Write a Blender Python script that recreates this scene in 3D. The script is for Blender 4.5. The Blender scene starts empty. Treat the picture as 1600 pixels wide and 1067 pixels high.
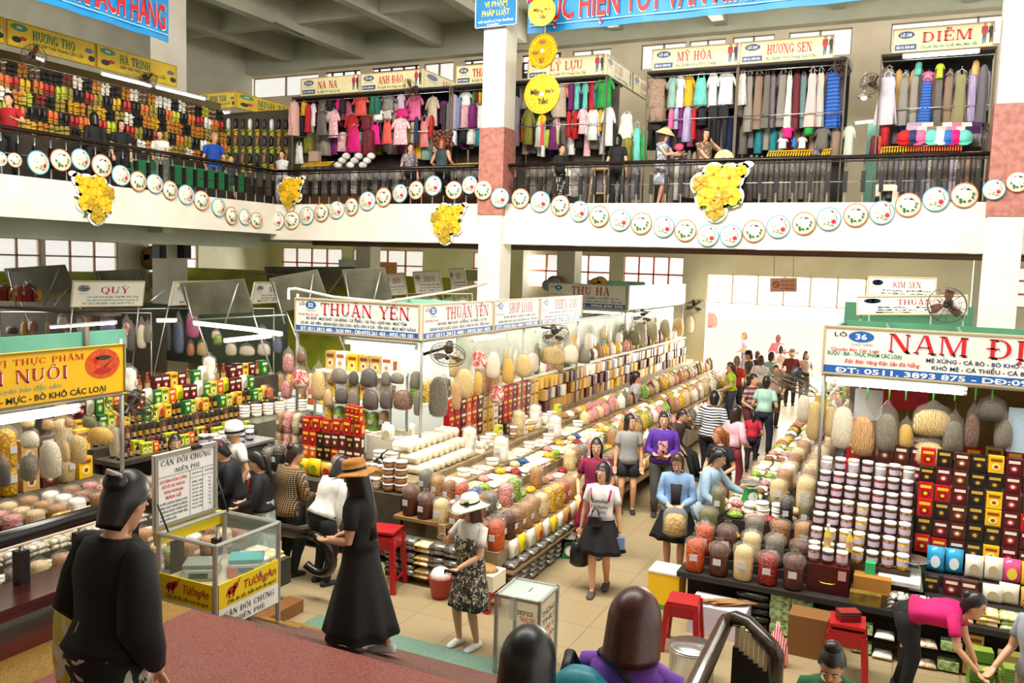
import bpy, bmesh, math, random
from math import sin, cos, pi, sqrt, atan2, radians
from mathutils import Vector as V, Matrix, Quaternion
rnd = random.Random(7)
SC = bpy.context.scene
COL = SC.collection
# ------------------------------------------------------------------ camera
FPX = 1324.0
EYE = V((0, 0, 3.9))
_vy = V((640, -103, FPX)).normalized()
_vx = -V((-2773, -206, FPX)); _vx = (_vx - _vy * _vx.dot(_vy)).normalized()
_vz = _vx.cross(_vy)
ROWS = Matrix((_vx, _vy, _vz))                       # camera (right, down, forward) -> world
cam = bpy.data.objects.new('camera', bpy.data.cameras.new('camera'))
COL.objects.link(cam)
_r, _d, _f = ROWS.col[0], ROWS.col[1], ROWS.col[2]
cam.matrix_world = Matrix(((_r.x, -_d.x, -_f.x, EYE.x), (_r.y, -_d.y, -_f.y, EYE.y), (_r.z, -_d.z, -_f.z, EYE.z), (0, 0, 0, 1)))
cam.data.sensor_width = 36; cam.data.lens = 36 * FPX / 1600; cam.data.clip_end = 300
SC.camera = cam
def ray(px, py): return ROWS @ V(((px - 800) / FPX, (py - 533.5) / FPX, 1))
def atz(px, py, z): d = ray(px, py); return EYE + d * ((z - EYE.z) / d.z)
def aty(px, py, y): d = ray(px, py); return EYE + d * (y / d.y)
def atx(px, py, x): d = ray(px, py); return EYE + d * (x / d.x)
# ------------------------------------------------------------------ world, light, exposure
W = bpy.data.worlds.new('daylight'); SC.world = W; W.use_nodes = True
_bg = W.node_tree.nodes['Background']
_bg.inputs[0].default_value = (1.0, 0.965, 0.91, 1); _bg.inputs[1].default_value = 1.5
SC.view_settings.view_transform = 'Standard'; SC.view_settings.look = 'None'
SC.view_settings.gamma = 1.0; SC.view_settings.exposure = 0.14
SC.cycles.use_denoising = True
SC.cycles.max_bounces = 6; SC.cycles.transparent_max_bounces = 12
SC.cycles.diffuse_bounces = 3; SC.cycles.glossy_bounces = 2; SC.cycles.transmission_bounces = 4
SC.cycles.caustics_reflective = False; SC.cycles.caustics_refractive = False
def area(name, loc, target, sx, sy, power, col):
    l = bpy.data.lights.new(name, 'AREA'); l.shape = 'RECTANGLE'; l.size = sx; l.size_y = sy
    l.energy = power; l.color = col
    o = bpy.data.objects.new(name, l); COL.objects.link(o); o.location = loc
    o.rotation_euler = (V(target) - V(loc)).to_track_quat('-Z', 'Y').to_euler()
    return o
area('roof_skylight', (-5, 8.5, 11.4), (-5.5, 15.5, 3), 13, 6, 5000, (1, .965, .9))
area('gate_daylight', (-3, 27.6, 2.6), (-3.6, 12, .6), 6, 2.6, 1500, (1, .94, .84))
area('left_window_daylight', (-23.7, 14, 3.7), (-14, 14, 2.5), 1, 14, 450, (1, .96, .88)); area('far_window_daylight', (-15, 26.7, 3.7), (-14, 18, 2), 16, 1, 450, (1, .94, .86))
area('upper_window_daylight', (-4, 25.2, 10.4), (-5, 14, 5), 16, 1.2, 500, (1, .95, .85))
# ------------------------------------------------------------------ materials
def lin(h):
    if not isinstance(h, str): return tuple(h)[:3] + (1,)
    h = h.lstrip('#'); c = [int(h[i:i + 2], 16) / 255 for i in (0, 2, 4)]
    return tuple(x / 12.92 if x < .04045 else ((x + .055) / 1.055) ** 2.4 for x in c) + (1,)
_M = {}
def M(col, rough=.55, kind='', c2=None, sc=20, metal=0, bump=0, rv=0, name=None, emit=0, alpha=1, spec=.5):
    """One procedural material; rv varies it a little from object to object."""
    key = (col, rough, kind, c2, sc, metal, bump, rv, emit, alpha, spec)
    if key in _M: return _M[key]
    m = bpy.data.materials.new(name or (kind or 'paint') + '_' + str(col).lstrip('#')); m.use_nodes = True
    nt = m.node_tree; N = nt.nodes; L = nt.links; b = N['Principled BSDF']
    b.inputs['Roughness'].default_value = rough; b.inputs['Metallic'].default_value = metal
    b.inputs['Specular IOR Level'].default_value = spec
    c = lin(col); b.inputs['Base Color'].default_value = c
    def nd(t, **k):
        n = N.new(t)
        for a, v in k.items():
            if a in n.inputs: n.inputs[a].default_value = v
            else: setattr(n, a, v)
        return n
    tc = nd('ShaderNodeTexCoord'); out = None; fac = None
    co = tc.outputs['Object']
    if kind:
        k2 = lin(c2) if c2 else tuple(x * .6 for x in c[:3]) + (1,)
        mix = nd('ShaderNodeMix', data_type='RGBA'); mix.inputs[6].default_value = c; mix.inputs[7].default_value = k2
        def ramp(src, a, bb, hard=False):
            r = nd('ShaderNodeValToRGB'); r.color_ramp.elements[0].position = a; r.color_ramp.elements[1].position = bb
            if hard: r.color_ramp.interpolation = 'CONSTANT'
            L.new(src, r.inputs[0]); return r.outputs[0]
        if kind == 'mottle':
            n = nd('ShaderNodeTexNoise', Scale=sc, Detail=4); L.new(co, n.inputs['Vector']); fac = ramp(n.outputs[0], .38, .66)
        elif kind == 'speckle':
            n = nd('ShaderNodeTexVoronoi', Scale=sc); L.new(co, n.inputs['Vector']); fac = ramp(n.outputs['Color'], .55, .75)
        elif kind == 'blotch':
            n = nd('ShaderNodeTexNoise', Scale=sc, Detail=2, Distortion=1.2); L.new(co, n.inputs['Vector']); fac = ramp(n.outputs[0], .5, .54)
        elif kind == 'noodle':
            n = nd('ShaderNodeTexWave', Scale=sc, Distortion=9, Detail=3); n.inputs['Detail Scale'].default_value = 1.6; L.new(co, n.inputs['Vector']); fac = ramp(n.outputs[1], .25, .8)
        elif kind == 'bits':
            n = nd('ShaderNodeTexVoronoi', Scale=sc); L.new(co, n.inputs['Vector']); fac = ramp(n.outputs['Distance'], .15, .75)
        elif kind == 'stripe' or kind == 'stripev':
            n = nd('ShaderNodeTexWave', Scale=sc, Distortion=.0); n.bands_direction = 'Z' if kind == 'stripe' else 'X'; L.new(co, n.inputs['Vector']); fac = ramp(n.outputs[1], .45, .55)
        elif kind == 'zigzag':
            n = nd('ShaderNodeTexWave', Scale=sc, Distortion=2.5, Detail=1); n.bands_direction = 'Z'; L.new(co, n.inputs['Vector']); fac = ramp(n.outputs[1], .4, .6)
        elif kind == 'check':
            n = nd('ShaderNodeTexChecker', Scale=sc); L.new(co, n.inputs['Vector']); fac = n.outputs[1]
        elif kind == 'plaid':
            w1 = nd('ShaderNodeTexWave', Scale=sc); w1.bands_direction = 'Z'; w2 = nd('ShaderNodeTexWave', Scale=sc); w2.bands_direction = 'X'
            L.new(co, w1.inputs['Vector']); L.new(co, w2.inputs['Vector'])
            mx = nd('ShaderNodeMath', operation='MAXIMUM'); L.new(ramp(w1.outputs[1], .86, .95), mx.inputs[0]); L.new(ramp(w2.outputs[1], .86, .95), mx.inputs[1]); fac = mx.outputs[0]
        elif kind == 'dots':
            n = nd('ShaderNodeTexVoronoi', Scale=sc, Randomness=.3); L.new(co, n.inputs['Vector']); fac = ramp(n.outputs['Distance'], .3, .34)
        elif kind == 'floral':
            n = nd('ShaderNodeTexVoronoi', Scale=sc); ns = nd('ShaderNodeTexNoise', Scale=sc * 1.5, Detail=2)
            L.new(co, ns.inputs['Vector']); av = nd('ShaderNodeMix', data_type='VECTOR'); av.inputs[0].default_value = .12
            L.new(co, av.inputs[4]); L.new(ns.outputs[1], av.inputs[5]); L.new(av.outputs[1], n.inputs['Vector']); fac = ramp(n.outputs['Distance'], .36, .42)
        elif kind == 'tile':
            n = nd('ShaderNodeTexBrick', Scale=sc); n.offset = 0; n.inputs['Mortar Size'].default_value = .008; n.inputs['Brick Width'].default_value = 1; n.inputs['Row Height'].default_value = 1
            n.inputs['Color1'].default_value = (0, 0, 0, 1); n.inputs['Color2'].default_value = (.12, .12, .12, 1); n.inputs['Mortar'].default_value = (1, 1, 1, 1)
            L.new(co, n.inputs['Vector']); fac = n.outputs[0]
        elif kind == 'lattice':
            n = nd('ShaderNodeTexBrick', Scale=sc); n.inputs['Mortar Size'].default_value = .06
            n.inputs['Color1'].default_value = (0, 0, 0, 1); n.inputs['Color2'].default_value = (.3, .3, .3, 1); n.inputs['Mortar'].default_value = (1, 1, 1, 1)
            L.new(co, n.inputs['Vector']); fac = n.outputs[0]
        elif kind == 'wood':
            mp = nd('ShaderNodeMapping'); mp.inputs['Scale'].default_value = (6, .6, 6); L.new(co, mp.inputs[0])
            n = nd('ShaderNodeTexNoise', Scale=sc, Detail=3); L.new(mp.outputs[0], n.inputs['Vector']); fac = ramp(n.outputs[0], .35, .65)
        L.new(fac, mix.inputs[0]); out = mix.outputs[2]
    if rv:
        oi = nd('ShaderNodeObjectInfo'); h = nd('ShaderNodeHueSaturation')
        mr = nd('ShaderNodeMapRange'); mr.inputs[3].default_value = .5 - rv * .10; mr.inputs[4].default_value = .5 + rv * .10
        L.new(oi.outputs['Random'], mr.inputs[0]); L.new(mr.outputs[0], h.inputs['Hue'])
        m2 = nd('ShaderNodeMath', operation='MULTIPLY'); m2.inputs[1].default_value = 7.31; L.new(oi.outputs['Random'], m2.inputs[0])
        fr = nd('ShaderNodeMath', operation='FRACT'); L.new(m2.outputs[0], fr.inputs[0])
        mv = nd('ShaderNodeMapRange'); mv.inputs[3].default_value = 1 - rv * .45; mv.inputs[4].default_value = 1 + rv * .45
        L.new(fr.outputs[0], mv.inputs[0]); L.new(mv.outputs[0], h.inputs['Value'])
        if out: L.new(out, h.inputs['Color'])
        else: h.inputs['Color'].default_value = c
        out = h.outputs[0]
    if out: L.new(out, b.inputs['Base Color'])
    if bump and fac is not None:
        bp = nd('ShaderNodeBump', Strength=bump); bp.inputs['Distance'].default_value = .01
        L.new(fac, bp.inputs['Height']); L.new(bp.outputs[0], b.inputs['Normal'])
    if emit: b.inputs['Emission Color'].default_value = c; b.inputs['Emission Strength'].default_value = emit
    if alpha < 1:
        tr = nd('ShaderNodeBsdfTransparent'); ms = nd('ShaderNodeMixShader'); ms.inputs[0].default_value = alpha
        L.new(tr.outputs[0], ms.inputs[1]); L.new(b.outputs[0], ms.inputs[2]); L.new(ms.outputs[0], N['Material Output'].inputs[0])
    _M[key] = m; return m
FILM = M('#f4f4ee', .12, name='clear_plastic_film', alpha=.2)
GLASS = M('#cfe3dc', .05, name='clear_glass', alpha=.16)
STEEL = M('#c9c9c4', .25, metal=.9, name='steel'); ALU = M('#b9b9b3', .35, metal=.6, name='aluminium')
BLACK = M('#0d0c0c', .45, name='black'); WHITE = M('#f3f1ea', .6, name='white')
SKIN = M('#d19d78', .5, name='skin'); HAIR = M('#0d0908', .38, 'noodle', '#1d1310', 40, name='hair')
# ------------------------------------------------------------------ mesh builder
class MB:
    def __init__(s): s.v = []; s.f = []; s.m = []; s.sm = []; s.mi = 0; s.T = None
    def add(s, vs, fs, smooth=False):
        n = len(s.v)
        if s.T is not None: vs = [s.T @ V(p) for p in vs]
        s.v += [tuple(p) for p in vs]
        for f in fs: s.f.append([i + n for i in f]); s.m.append(s.mi); s.sm.append(smooth)
        return s
    def box(s, c, d, rz=0, rot=None):
        x, y, z = d[0] / 2, d[1] / 2, d[2] / 2
        vs = [V((a * x, b * y, e * z)) for a in (-1, 1) for b in (-1, 1) for e in (-1, 1)]
        R = rot if rot is not None else Matrix.Rotation(rz, 3, 'Z')
        return s.add([R @ p + V(c) for p in vs], [(0, 1, 3, 2), (4, 6, 7, 5), (0, 4, 5, 1), (2, 3, 7, 6), (0, 2, 6, 4), (1, 5, 7, 3)])
    def box2(s, a, b): return s.box(((a[0] + b[0]) / 2, (a[1] + b[1]) / 2, (a[2] + b[2]) / 2), (abs(b[0] - a[0]), abs(b[1] - a[1]), abs(b[2] - a[2])))
    def loft(s, rings, smooth=True, cap=True, close=False):
        n = len(rings[0]); vs = [p for r in rings for p in r]; fs = []
        for i in range(len(rings) - (0 if close else 1)):
            a, b = i * n, ((i + 1) % len(rings)) * n
            for j in range(n): k = (j + 1) % n; fs.append((a + j, a + k, b + k, b + j))
        s.add(vs, fs, smooth)
        if cap and not close:
            m = len(s.v) - len(vs)
            for a, rev in ((m, True), (m + (len(rings) - 1) * n, False)):
                f = [a + j for j in range(n)]; s.f.append(f[::-1] if rev else f); s.m.append(s.mi); s.sm.append(smooth)
        return s
    def lathe(s, prof, n=16, c=(0, 0, 0), smooth=True, sx=1, sy=1):
        return s.loft([[(c[0] + r * sx * cos(2 * pi * j / n), c[1] + r * sy * sin(2 * pi * j / n), c[2] + z) for j in range(n)] for r, z in prof], smooth)
    def tube(s, pts, r, n=8, smooth=True, flat=1.0, cap=True):
        """r: a radius or one per point; flat squashes the second axis."""
        pts = [V(p) for p in pts]; rs = r if isinstance(r, (list, tuple)) else [r] * len(pts); rings = []
        t0 = (pts[1] - pts[0]).normalized(); u = t0.orthogonal().normalized()
        if abs(t0.z) < .95: u = V((-t0.y, t0.x, 0)).normalized()
        for i, p in enumerate(pts):
            t = ((pts[min(i + 1, len(pts) - 1)] - p).normalized() + (p - pts[max(i - 1, 0)]).normalized())
            t = t.normalized() if t.length > 1e-6 else t0
            u = (u - t * u.dot(t)).normalized(); w = t.cross(u)
            rings.append([p + (u * cos(2 * pi * j / n) + w * sin(2 * pi * j / n) * flat) * rs[i] for j in range(n)])
        return s.loft(rings, smooth, cap)
    def ball(s, c, r, n=10, k=7, sc=(1, 1, 1)):
        c = V(c); rings = [[c + V((r * sc[0] * sin(pi * (i + .02) / (k + .04)) * cos(2 * pi * j / n), r * sc[1] * sin(pi * (i + .02) / (k + .04)) * sin(2 * pi * j / n), -r * sc[2] * cos(pi * (i + .02) / (k + .04)))) for j in range(n)] for i in range(k + 1)]
        return s.loft(rings)
    def prism(s, pts, d, origin=(0, 0, 0), ux=(1, 0, 0), uy=(0, 0, 1), both=True):
        """A flat outline in the plane (ux, uy) given a thickness d along ux x uy."""
        o, ux, uy = V(origin), V(ux), V(uy); nz = ux.cross(uy)
        a = [o + ux * p[0] + uy * p[1] for p in pts]; b = [p + nz * d for p in a]; n = len(pts)
        return s.add(a + b, [tuple(range(n))[::-1], tuple(range(n, 2 * n))] + [(i, (i + 1) % n, n + (i + 1) % n, n + i) for i in range(n)])
    def build(s, name, mats, parent=None, loc=None):
        me = bpy.data.meshes.new(name); me.from_pydata(s.v, [], s.f)
        me.polygons.foreach_set('use_smooth', s.sm); me.polygons.foreach_set('material_index', s.m)
        for m in (mats if isinstance(mats, (list, tuple)) else [mats]): me.materials.append(m)
        bm = bmesh.new(); bm.from_mesh(me); bmesh.ops.recalc_face_normals(bm, faces=bm.faces); bm.to_mesh(me); bm.free()
        me.update(); return ob(name, me, parent, loc)
def ob(name, me, parent=None, loc=None, rz=0):
    o = bpy.data.objects.new(name, me); COL.objects.link(o)
    if parent is not None: o.parent = parent
    if loc is not None: o.location = loc
    if rz: o.rotation_euler.z = rz
    return o
def tag(o, label, cat, group=None, kind=None):
    if label: o['label'] = label
    if cat: o['category'] = cat
    if group: o['group'] = group
    if kind: o['kind'] = kind
    return o
def thing(name, label, cat, loc=(0, 0, 0), rz=0, group=None):
    o = bpy.data.objects.new(name, None); COL.objects.link(o); o.location = loc; o.rotation_euler.z = rz; o.empty_display_size = .1
    return tag(o, label, cat, group)
def struct(o): o['kind'] = 'structure'; return o
def wbox(name, a, b, mat, kind='structure', parent=None):
    o = MB().box2(a, b).build(name, mat, parent); o['kind'] = kind if parent is None else 'structure'; return o
_kids = {}
def dup(src, loc, rz=None, label=None, group=None, scale=None, mats=None):
    """A copy of a thing together with copies of its parts and sub-parts."""
    r = src.copy(); COL.objects.link(r); r.location = loc
    if rz is not None: r.rotation_euler.z = rz
    if label: r['label'] = label
    if group: r['group'] = group
    if scale is not None: r.scale = scale if isinstance(scale, (tuple, list, V)) else (scale,) * 3
    if src.name not in _kids: _kids[src.name] = [(c, list(c.children)) for c in src.children]
    for ch, gs in _kids[src.name]:
        c = ch.copy(); COL.objects.link(c); c.parent = r
        for g in gs: d = g.copy(); COL.objects.link(d); d.parent = c
    return r
ORD = 'first second third fourth fifth sixth seventh eighth ninth tenth eleventh twelfth thirteenth fourteenth fifteenth sixteenth seventeenth eighteenth nineteenth twentieth'.split()
TENS = {2: 'twenty', 3: 'thirty', 4: 'forty', 5: 'fifty', 6: 'sixty'}
def nth(i):
    if i < 20: return ORD[i]
    a, b = divmod(i + 1, 10)
    return TENS[a] + '-' + ORD[b - 1] if b else {'twenty': 'twentieth', 'thirty': 'thirtieth', 'forty': 'fortieth', 'fifty': 'fiftieth', 'sixty': 'sixtieth'}[TENS[a]]
# ------------------------------------------------------------------ lettering
ACC = {}
for _s, _b in {'ẬẤẦẨÂÁÀẢẠĂ': 'A', 'ẾÊỄỆÉÈỀ': 'E', 'ỊÍÌ': 'I', 'ỘÔÓÒỌỐỜƠỞ': 'O', 'ỮỰƯÚÙỤỪỨ': 'U', 'ỲÝỸ': 'Y'}.items():
    for _c in _s: ACC[_c] = _b
CIRC, HORN, DOT = 'ẬẤẦẨÂẾÊỄỆỀỘÔỐ', 'ỜƠỞỮỰƯỪỨ', 'ẬẠỆỊỘỌỰỤ'
ACUTE, GRAVE, TILDE, BREVE = 'ẤÁẾÉÍÓỐÚÝỨ', 'ẦÀÈỀÌÒỜÙỲỪ', 'ỄỮỸ', 'Ă'
def serif_glyph(ch):
    """Polygons of a slab-serif capital: thick stems, thin bars, bracketless serifs. Returns (polys, width)."""
    P = []; T, t, S = .17, .07, .07
    def q(x0, y0, x1, y1): P.append([(x0, y0), (x1, y0), (x1, y1), (x0, y1)])
    def stem(x, y0=0, y1=1, w=T, lo=True, hi=True):
        q(x, y0, x + w, y1)
        if lo: q(x - S, y0, x + w + S, y0 + .06)
        if hi: q(x - S, y1 - .06, x + w + S, y1)
    def diag(x0, y0, x1, y1, w): P.append([(x0, y0), (x0 + w, y0), (x1 + w, y1), (x1, y1)])
    def arc(cx, cy, rx, ry, a0, a1, w=T, n=14):
        for i in range(n):
            a, b = radians(a0 + (a1 - a0) * i / n), radians(a0 + (a1 - a0) * (i + 1) / n)
            f = lambda u: (w - t) * abs(cos(u)) + t
            P.append([(cx + rx * cos(a), cy + ry * sin(a)), (cx + rx * cos(b), cy + ry * sin(b)), (cx + (rx - f(b)) * cos(b), cy + (ry - t) * sin(b)), (cx + (rx - f(a)) * cos(a), cy + (ry - t) * sin(a))])
    b = ACC.get(ch, ch); w = .8
    if b == 'A': diag(.06, 0, .36, 1, t); diag(.66, 0, .38, 1, T); q(.2, .3, .64, .37); q(-.02, 0, .22, .06); q(.58, 0, .92, .06); w = .92
    elif b == 'C' or b == 'G':
        arc(.44, .5, .42, .5, 42, 318); q(.74, .66, .8, 1); w = .86
        if b == 'G': q(.62, .06, .62 + T, .42); q(.52, .38, .88, .44)
        else: q(.72, .12, .78, .3)
    elif b in 'DĐ':
        stem(.08); q(.1, .94, .4, 1); q(.1, 0, .4, .06); arc(.4, .5, .46, .5, -90, 90); w = .92
        if b == 'Đ': q(-.08, .46, .42, .54)
    elif b == 'E': stem(.08); q(.1, .94, .72, 1); q(.1, 0, .74, .06); q(.1, .47, .52, .54); q(.66, .72, .72, 1); q(.68, 0, .74, .28); q(.47, .36, .53, .66); w = .8
    elif b == 'H': stem(.08); stem(.66); q(.1, .47, .7, .54); w = .98
    elif b == 'I': stem(.1); w = .4
    elif b == 'K': stem(.08); diag(.22, .42, .66, 1, .1); diag(.7, 0, .34, .58, T); q(.54, .94, .88, 1); q(.6, 0, .98, .06); w = .96
    elif b == 'L': stem(.08); q(.1, 0, .72, .06); q(.66, 0, .72, .32); w = .76
    elif b == 'M': stem(.06, w=t, hi=False); q(-.02, .94, .2, 1); diag(.46, 0, .1, 1, T); diag(.5, 0, .84, 1, t); stem(.86); w = 1.18
    elif b == 'N': stem(.08, w=t); diag(.66, 0, .08, 1, T + .03); stem(.74, w=t); w = .94
    elif b in 'OQ':
        arc(.45, .5, .44, .5, 0, 360, n=26); w = .94
        if b == 'Q': diag(.62, -.18, .42, .16, T)
    elif b == 'P' or b == 'R':
        stem(.08); q(.1, .94, .44, 1); q(.1, .44, .44, .5); arc(.44, .72, .3, .28, -90, 90); w = .82
        if b == 'R': diag(.66, 0, .36, .46, T); q(.6, 0, .92, .06); w = .94
    elif b == 'S': arc(.36, .74, .33, .26, 40, 270); arc(.36, .26, .34, .28, -140, 90); q(.6, .68, .66, .98); q(.04, .02, .1, .34); w = .76
    elif b == 'T': stem(.32, hi=False); q(0, .93, .8, 1); q(0, .7, .06, 1); q(.74, .7, .8, 1); w = .84
    elif b == 'U': stem(.08, .3, lo=False); stem(.7, .3, w=t, lo=False); arc(.425, .34, .345, .34, 180, 360); w = .92
    elif b == 'V' or b == 'X':
        if b == 'V': diag(.34, 0, .06, 1, T); diag(.44, 0, .74, 1, t)
        else: diag(.62, 0, .06, 1, T); diag(.06, 0, .68, 1, t); q(0, 0, .26, .06); q(.54, 0, .86, .06)
        q(-.02, .94, .3, 1); q(.6, .94, .88, 1); w = .86
    elif b == 'Y': stem(.36, 0, .48, hi=False); diag(.36, .46, .06, 1, T); diag(.46, .46, .76, 1, t); q(-.02, .94, .3, 1); q(.64, .94, .9, 1); w = .88
    elif b == ' ': w = .5
    elif b == '.': q(.06, 0, .2, .14); w = .3
    elif b == '-': q(.04, .42, .36, .5); w = .44
    elif b == '(' or b == ')': arc(.3 if b == '(' else -.06, .45, .24, .62, 120 if b == '(' else -60, 240 if b == '(' else 60, .1); w = .34
    elif b == ',': diag(.04, -.14, .1, .1, .1); w = .3
    else: q(.1, 0, .2, 1); w = .4
    c = (w - .06) / 2; h = 1.06
    if ch in CIRC: diag(c - .2, h, c - .06, h + .17, .09); diag(c + .12, h, c - .03, h + .17, .09); h += .13
    if ch in BREVE: arc(c, h + .16, .18, .14, 180, 360, .08, 8)
    if ch in ACUTE: diag(c + (.08 if ch in CIRC else -.04), h, c + (.2 if ch in CIRC else .1), h + .2, .1)
    if ch in GRAVE: diag(c, h, c - .14, h + .2, .1)
    if ch in TILDE: P.append([(c - .22, h), (c - .2, h + .1), (c - .06, h + .14), (c + .08, h + .09), (c + .2, h + .15), (c + .18, h + .05), (c + .06, h), (c - .08, h + .05)])
    if ch in DOT: arc(c, -.17, .09, .09, 0, 360, .09, 10)
    if ch in HORN: P.append([(w - .14, .88), (w - .02, .92), (w, 1.12), (w - .08, 1.12)])
    return P, w
def serif(text):
    x = 0; out = []; g = .1
    for ch in text:
        P, w = serif_glyph(ch); out += [[(x + a, b) for a, b in p] for p in P]; x += w + g
    return out, x - g
_txt = {}
def sans(text, bold=.012):
    """Outline of a line of plain lettering: vertices, faces, (x0, x1, y0, y1)."""
    if (text, bold) not in _txt:
        t = text.replace('Đ', 'Ð').replace('ơ', 'o\u2019').replace('ệ', 'ê')
        cu = bpy.data.curves.new('line', 'FONT'); cu.body = t; cu.offset = bold; cu.resolution_u = 2
        o = bpy.data.objects.new('line', cu); me = bpy.data.meshes.new_from_object(o)
        vs = [(v.co.x, v.co.y) for v in me.vertices]; fs = [tuple(p.vertices) for p in me.polygons]
        bpy.data.objects.remove(o); bpy.data.curves.remove(cu); bpy.data.meshes.remove(me)
        xs = [v[0] for v in vs]
        _txt[(text, bold)] = (vs, fs, min(xs), max(xs))
    return _txt[(text, bold)]
def put_text(name, parent, text, x, y, w, h, mat, style='S', eps=.004, slant=0, shadow=None, ux=(1, 0, 0), uy=(0, 0, 1), o=(0, 0, 0)):
    """Lettering at (x, y) in a board's own plane, w wide and capitals h tall. Outward is ux x uy."""
    mb = MB(); ux, uy, o = V(ux), V(uy), V(o); nz = ux.cross(uy)
    def add(dx, dy, e):
        if style == 'S':
            P, tw = serif(text)
            for p in P: mb.add([o + ux * (x + dx + a * w / tw + slant * b * h) + uy * (y + dy + b * h) + nz * e for a, b in p], [tuple(range(len(p)))])
        else:
            vs, fs, x0, x1 = sans(text, .022 if style == 'B' else .012)
            mb.add([o + ux * (x + dx + (a - x0) * w / (x1 - x0) + slant * b * h) + uy * (y + dy + b * h / .7) + nz * e for a, b in vs], fs)
    mats = [mat]
    if shadow: mb.mi = 1; add(h * .07, -h * .07, eps * .5); mats.append(shadow); mb.mi = 0
    add(0, 0, eps)
    return mb.build(name, mats, parent)
def mat_frame(bl, br, lean=0):
    """A board's own axes: x along bl->br, z up (leaning outward by lean), -y outward."""
    bl, br = V(bl), V(br); x = (br - bl).normalized(); n = V((x.y, -x.x, 0)).normalized()
    z = (V((0, 0, 1)) - x * x.z + n * lean).normalized(); y = z.cross(x)
    return Matrix(((x.x, y.x, z.x, bl.x), (x.y, y.y, z.y, bl.y), (x.z, y.z, z.z, bl.z), (0, 0, 0, 1))), (br - bl).length
RED = M('#c8191d', .5, name='red_lettering'); NAVY = M('#1b3565', .5, name='navy_lettering'); GREENL = M('#25713a', .5, name='green_lettering')
DARKL = M('#1d1d22', .5, name='dark_lettering'); WHITEL = M('#f7f7f2', .5, name='white_lettering'); GREYL = M('#8f979c', .5, name='grey_lettering'); ROSE = M('#d98c80', .5, name='faded_lettering')
BLUEB = M('#1d5aa0', .5, name='blue_band')
def ellipse(cx, cy, rx, ry, n=20): return [(cx + rx * cos(2 * pi * i / n), cy + ry * sin(2 * pi * i / n)) for i in range(n)]
def signboard(label, bl, br, h, bg, items, lean=0, frame='#b9a27a', th=.05, name='shop_sign', cat='sign', group=None):
    """items: (text, style, u, v, w, h, material) in fractions of the board, or ('#oval'/'#rect', u, v, w, h, material)."""
    Mx, w = mat_frame(bl, br, lean)
    r = thing(name, label, cat, group=group); r.matrix_world = Mx
    MB().box2((0, 0, 0), (w, th, h)).build('board', bg, r)
    f = MB(); b = .022
    for a, c in (((0, 0), (w, b)), ((0, h - b), (w, h)), ((0, b), (b, h - b)), ((w - b, b), (w, h - b))): f.box2((a[0], -.012, a[1]), (c[0], 0, c[1]))
    f.build('frame', M(frame, .5), r)
    for it in items:
        k = it[0]
        if k == '#oval': MB().prism(ellipse(it[1] * w, it[2] * h, it[3] * w, it[4] * h), .002, (0, -.001, 0)).build('oval', it[5], r)
        elif k == '#rect': MB().box2((it[1] * w, -.002, it[2] * h), ((it[1] + it[3]) * w, .0, (it[2] + it[4]) * h)).build('band', it[5], r)
        elif k == '#lady':
            cx, cz, s = it[1] * w, it[2] * h, it[3] * h
            p = MB(); p.prism([(cx - .14 * s, cz + .45 * s), (cx + .14 * s, cz + .45 * s), (cx + .17 * s, cz + .12 * s), (cx + .1 * s, cz), (cx - .1 * s, cz), (cx - .17 * s, cz + .15 * s)], .002, (0, -.001, 0))
            p.mi = 1; p.prism([(cx - .1 * s, cz), (cx + .1 * s, cz), (cx + .06 * s, cz - .45 * s), (cx + .01 * s, cz - .45 * s), (cx, cz - .1 * s), (cx - .03 * s, cz - .48 * s), (cx - .09 * s, cz - .48 * s)], .002, (0, -.001, 0))
            p.mi = 2; p.prism(ellipse(cx, cz + .55 * s, .08 * s, .11 * s, 10), .002, (0, -.001, 0)); p.build('printed_figure', it[4], r)
        else: put_text('title' if k and it[1] == 'S' and it[5] > .3 else 'lettering', r, k, it[2] * w, it[3] * h, it[4] * w, it[5] * h, it[6], it[1], shadow=it[7] if len(it) > 7 else None, slant=it[8] if len(it) > 8 else 0)
    return r
# ------------------------------------------------------------------ the hall
TILE = M('#9c8a68', .35, 'tile', '#75664a', 1.667, rv=0, name='beige_floor_tile')
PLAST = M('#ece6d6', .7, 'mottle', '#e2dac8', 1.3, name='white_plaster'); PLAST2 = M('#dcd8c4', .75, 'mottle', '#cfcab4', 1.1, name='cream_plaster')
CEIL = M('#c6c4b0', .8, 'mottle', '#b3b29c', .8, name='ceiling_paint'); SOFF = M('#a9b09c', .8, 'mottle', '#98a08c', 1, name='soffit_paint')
PINK = M('#b9796a', .45, 'mottle', '#9c5f52', 9, name='pink_granite')
TERR = M('#84483f', .42, 'speckle', '#512b25', 160, name='red_terrazzo'); TERY = M('#94702e', .42, 'speckle', '#5c451a', 160, name='yellow_terrazzo')
TERG = M('#6c8a78', .45, 'speckle', '#54705f', 150, name='green_terrazzo'); DWOOD = M('#4a1a12', .22, 'wood', '#2e0d09', 3, name='red_brown_wood')
RAILM = M('#231812', .22, 'wood', '#15100d', 3, name='dark_handrail'); ROOFW = M('#6b5f4d', .7, name='pipe_brown'); PIPE = M('#5b3a2c', .5, name='brown_pipe')
FRAMEW = M('#b98e74', .6, name='window_frame_paint'); LATT = M('#5a4a33', .8, 'lattice', '#2c2418', 3.2, name='brick_lattice')
PANE = M('#ffffff', .3, name='frosted_pane', alpha=.35)
wbox('floor', (-24, 6.95, -.1), (8, 27, 0), TILE)
wbox('floor_under_stairs', (-24, -3, -.1), (8, 6.95, -.002), TILE)
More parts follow.
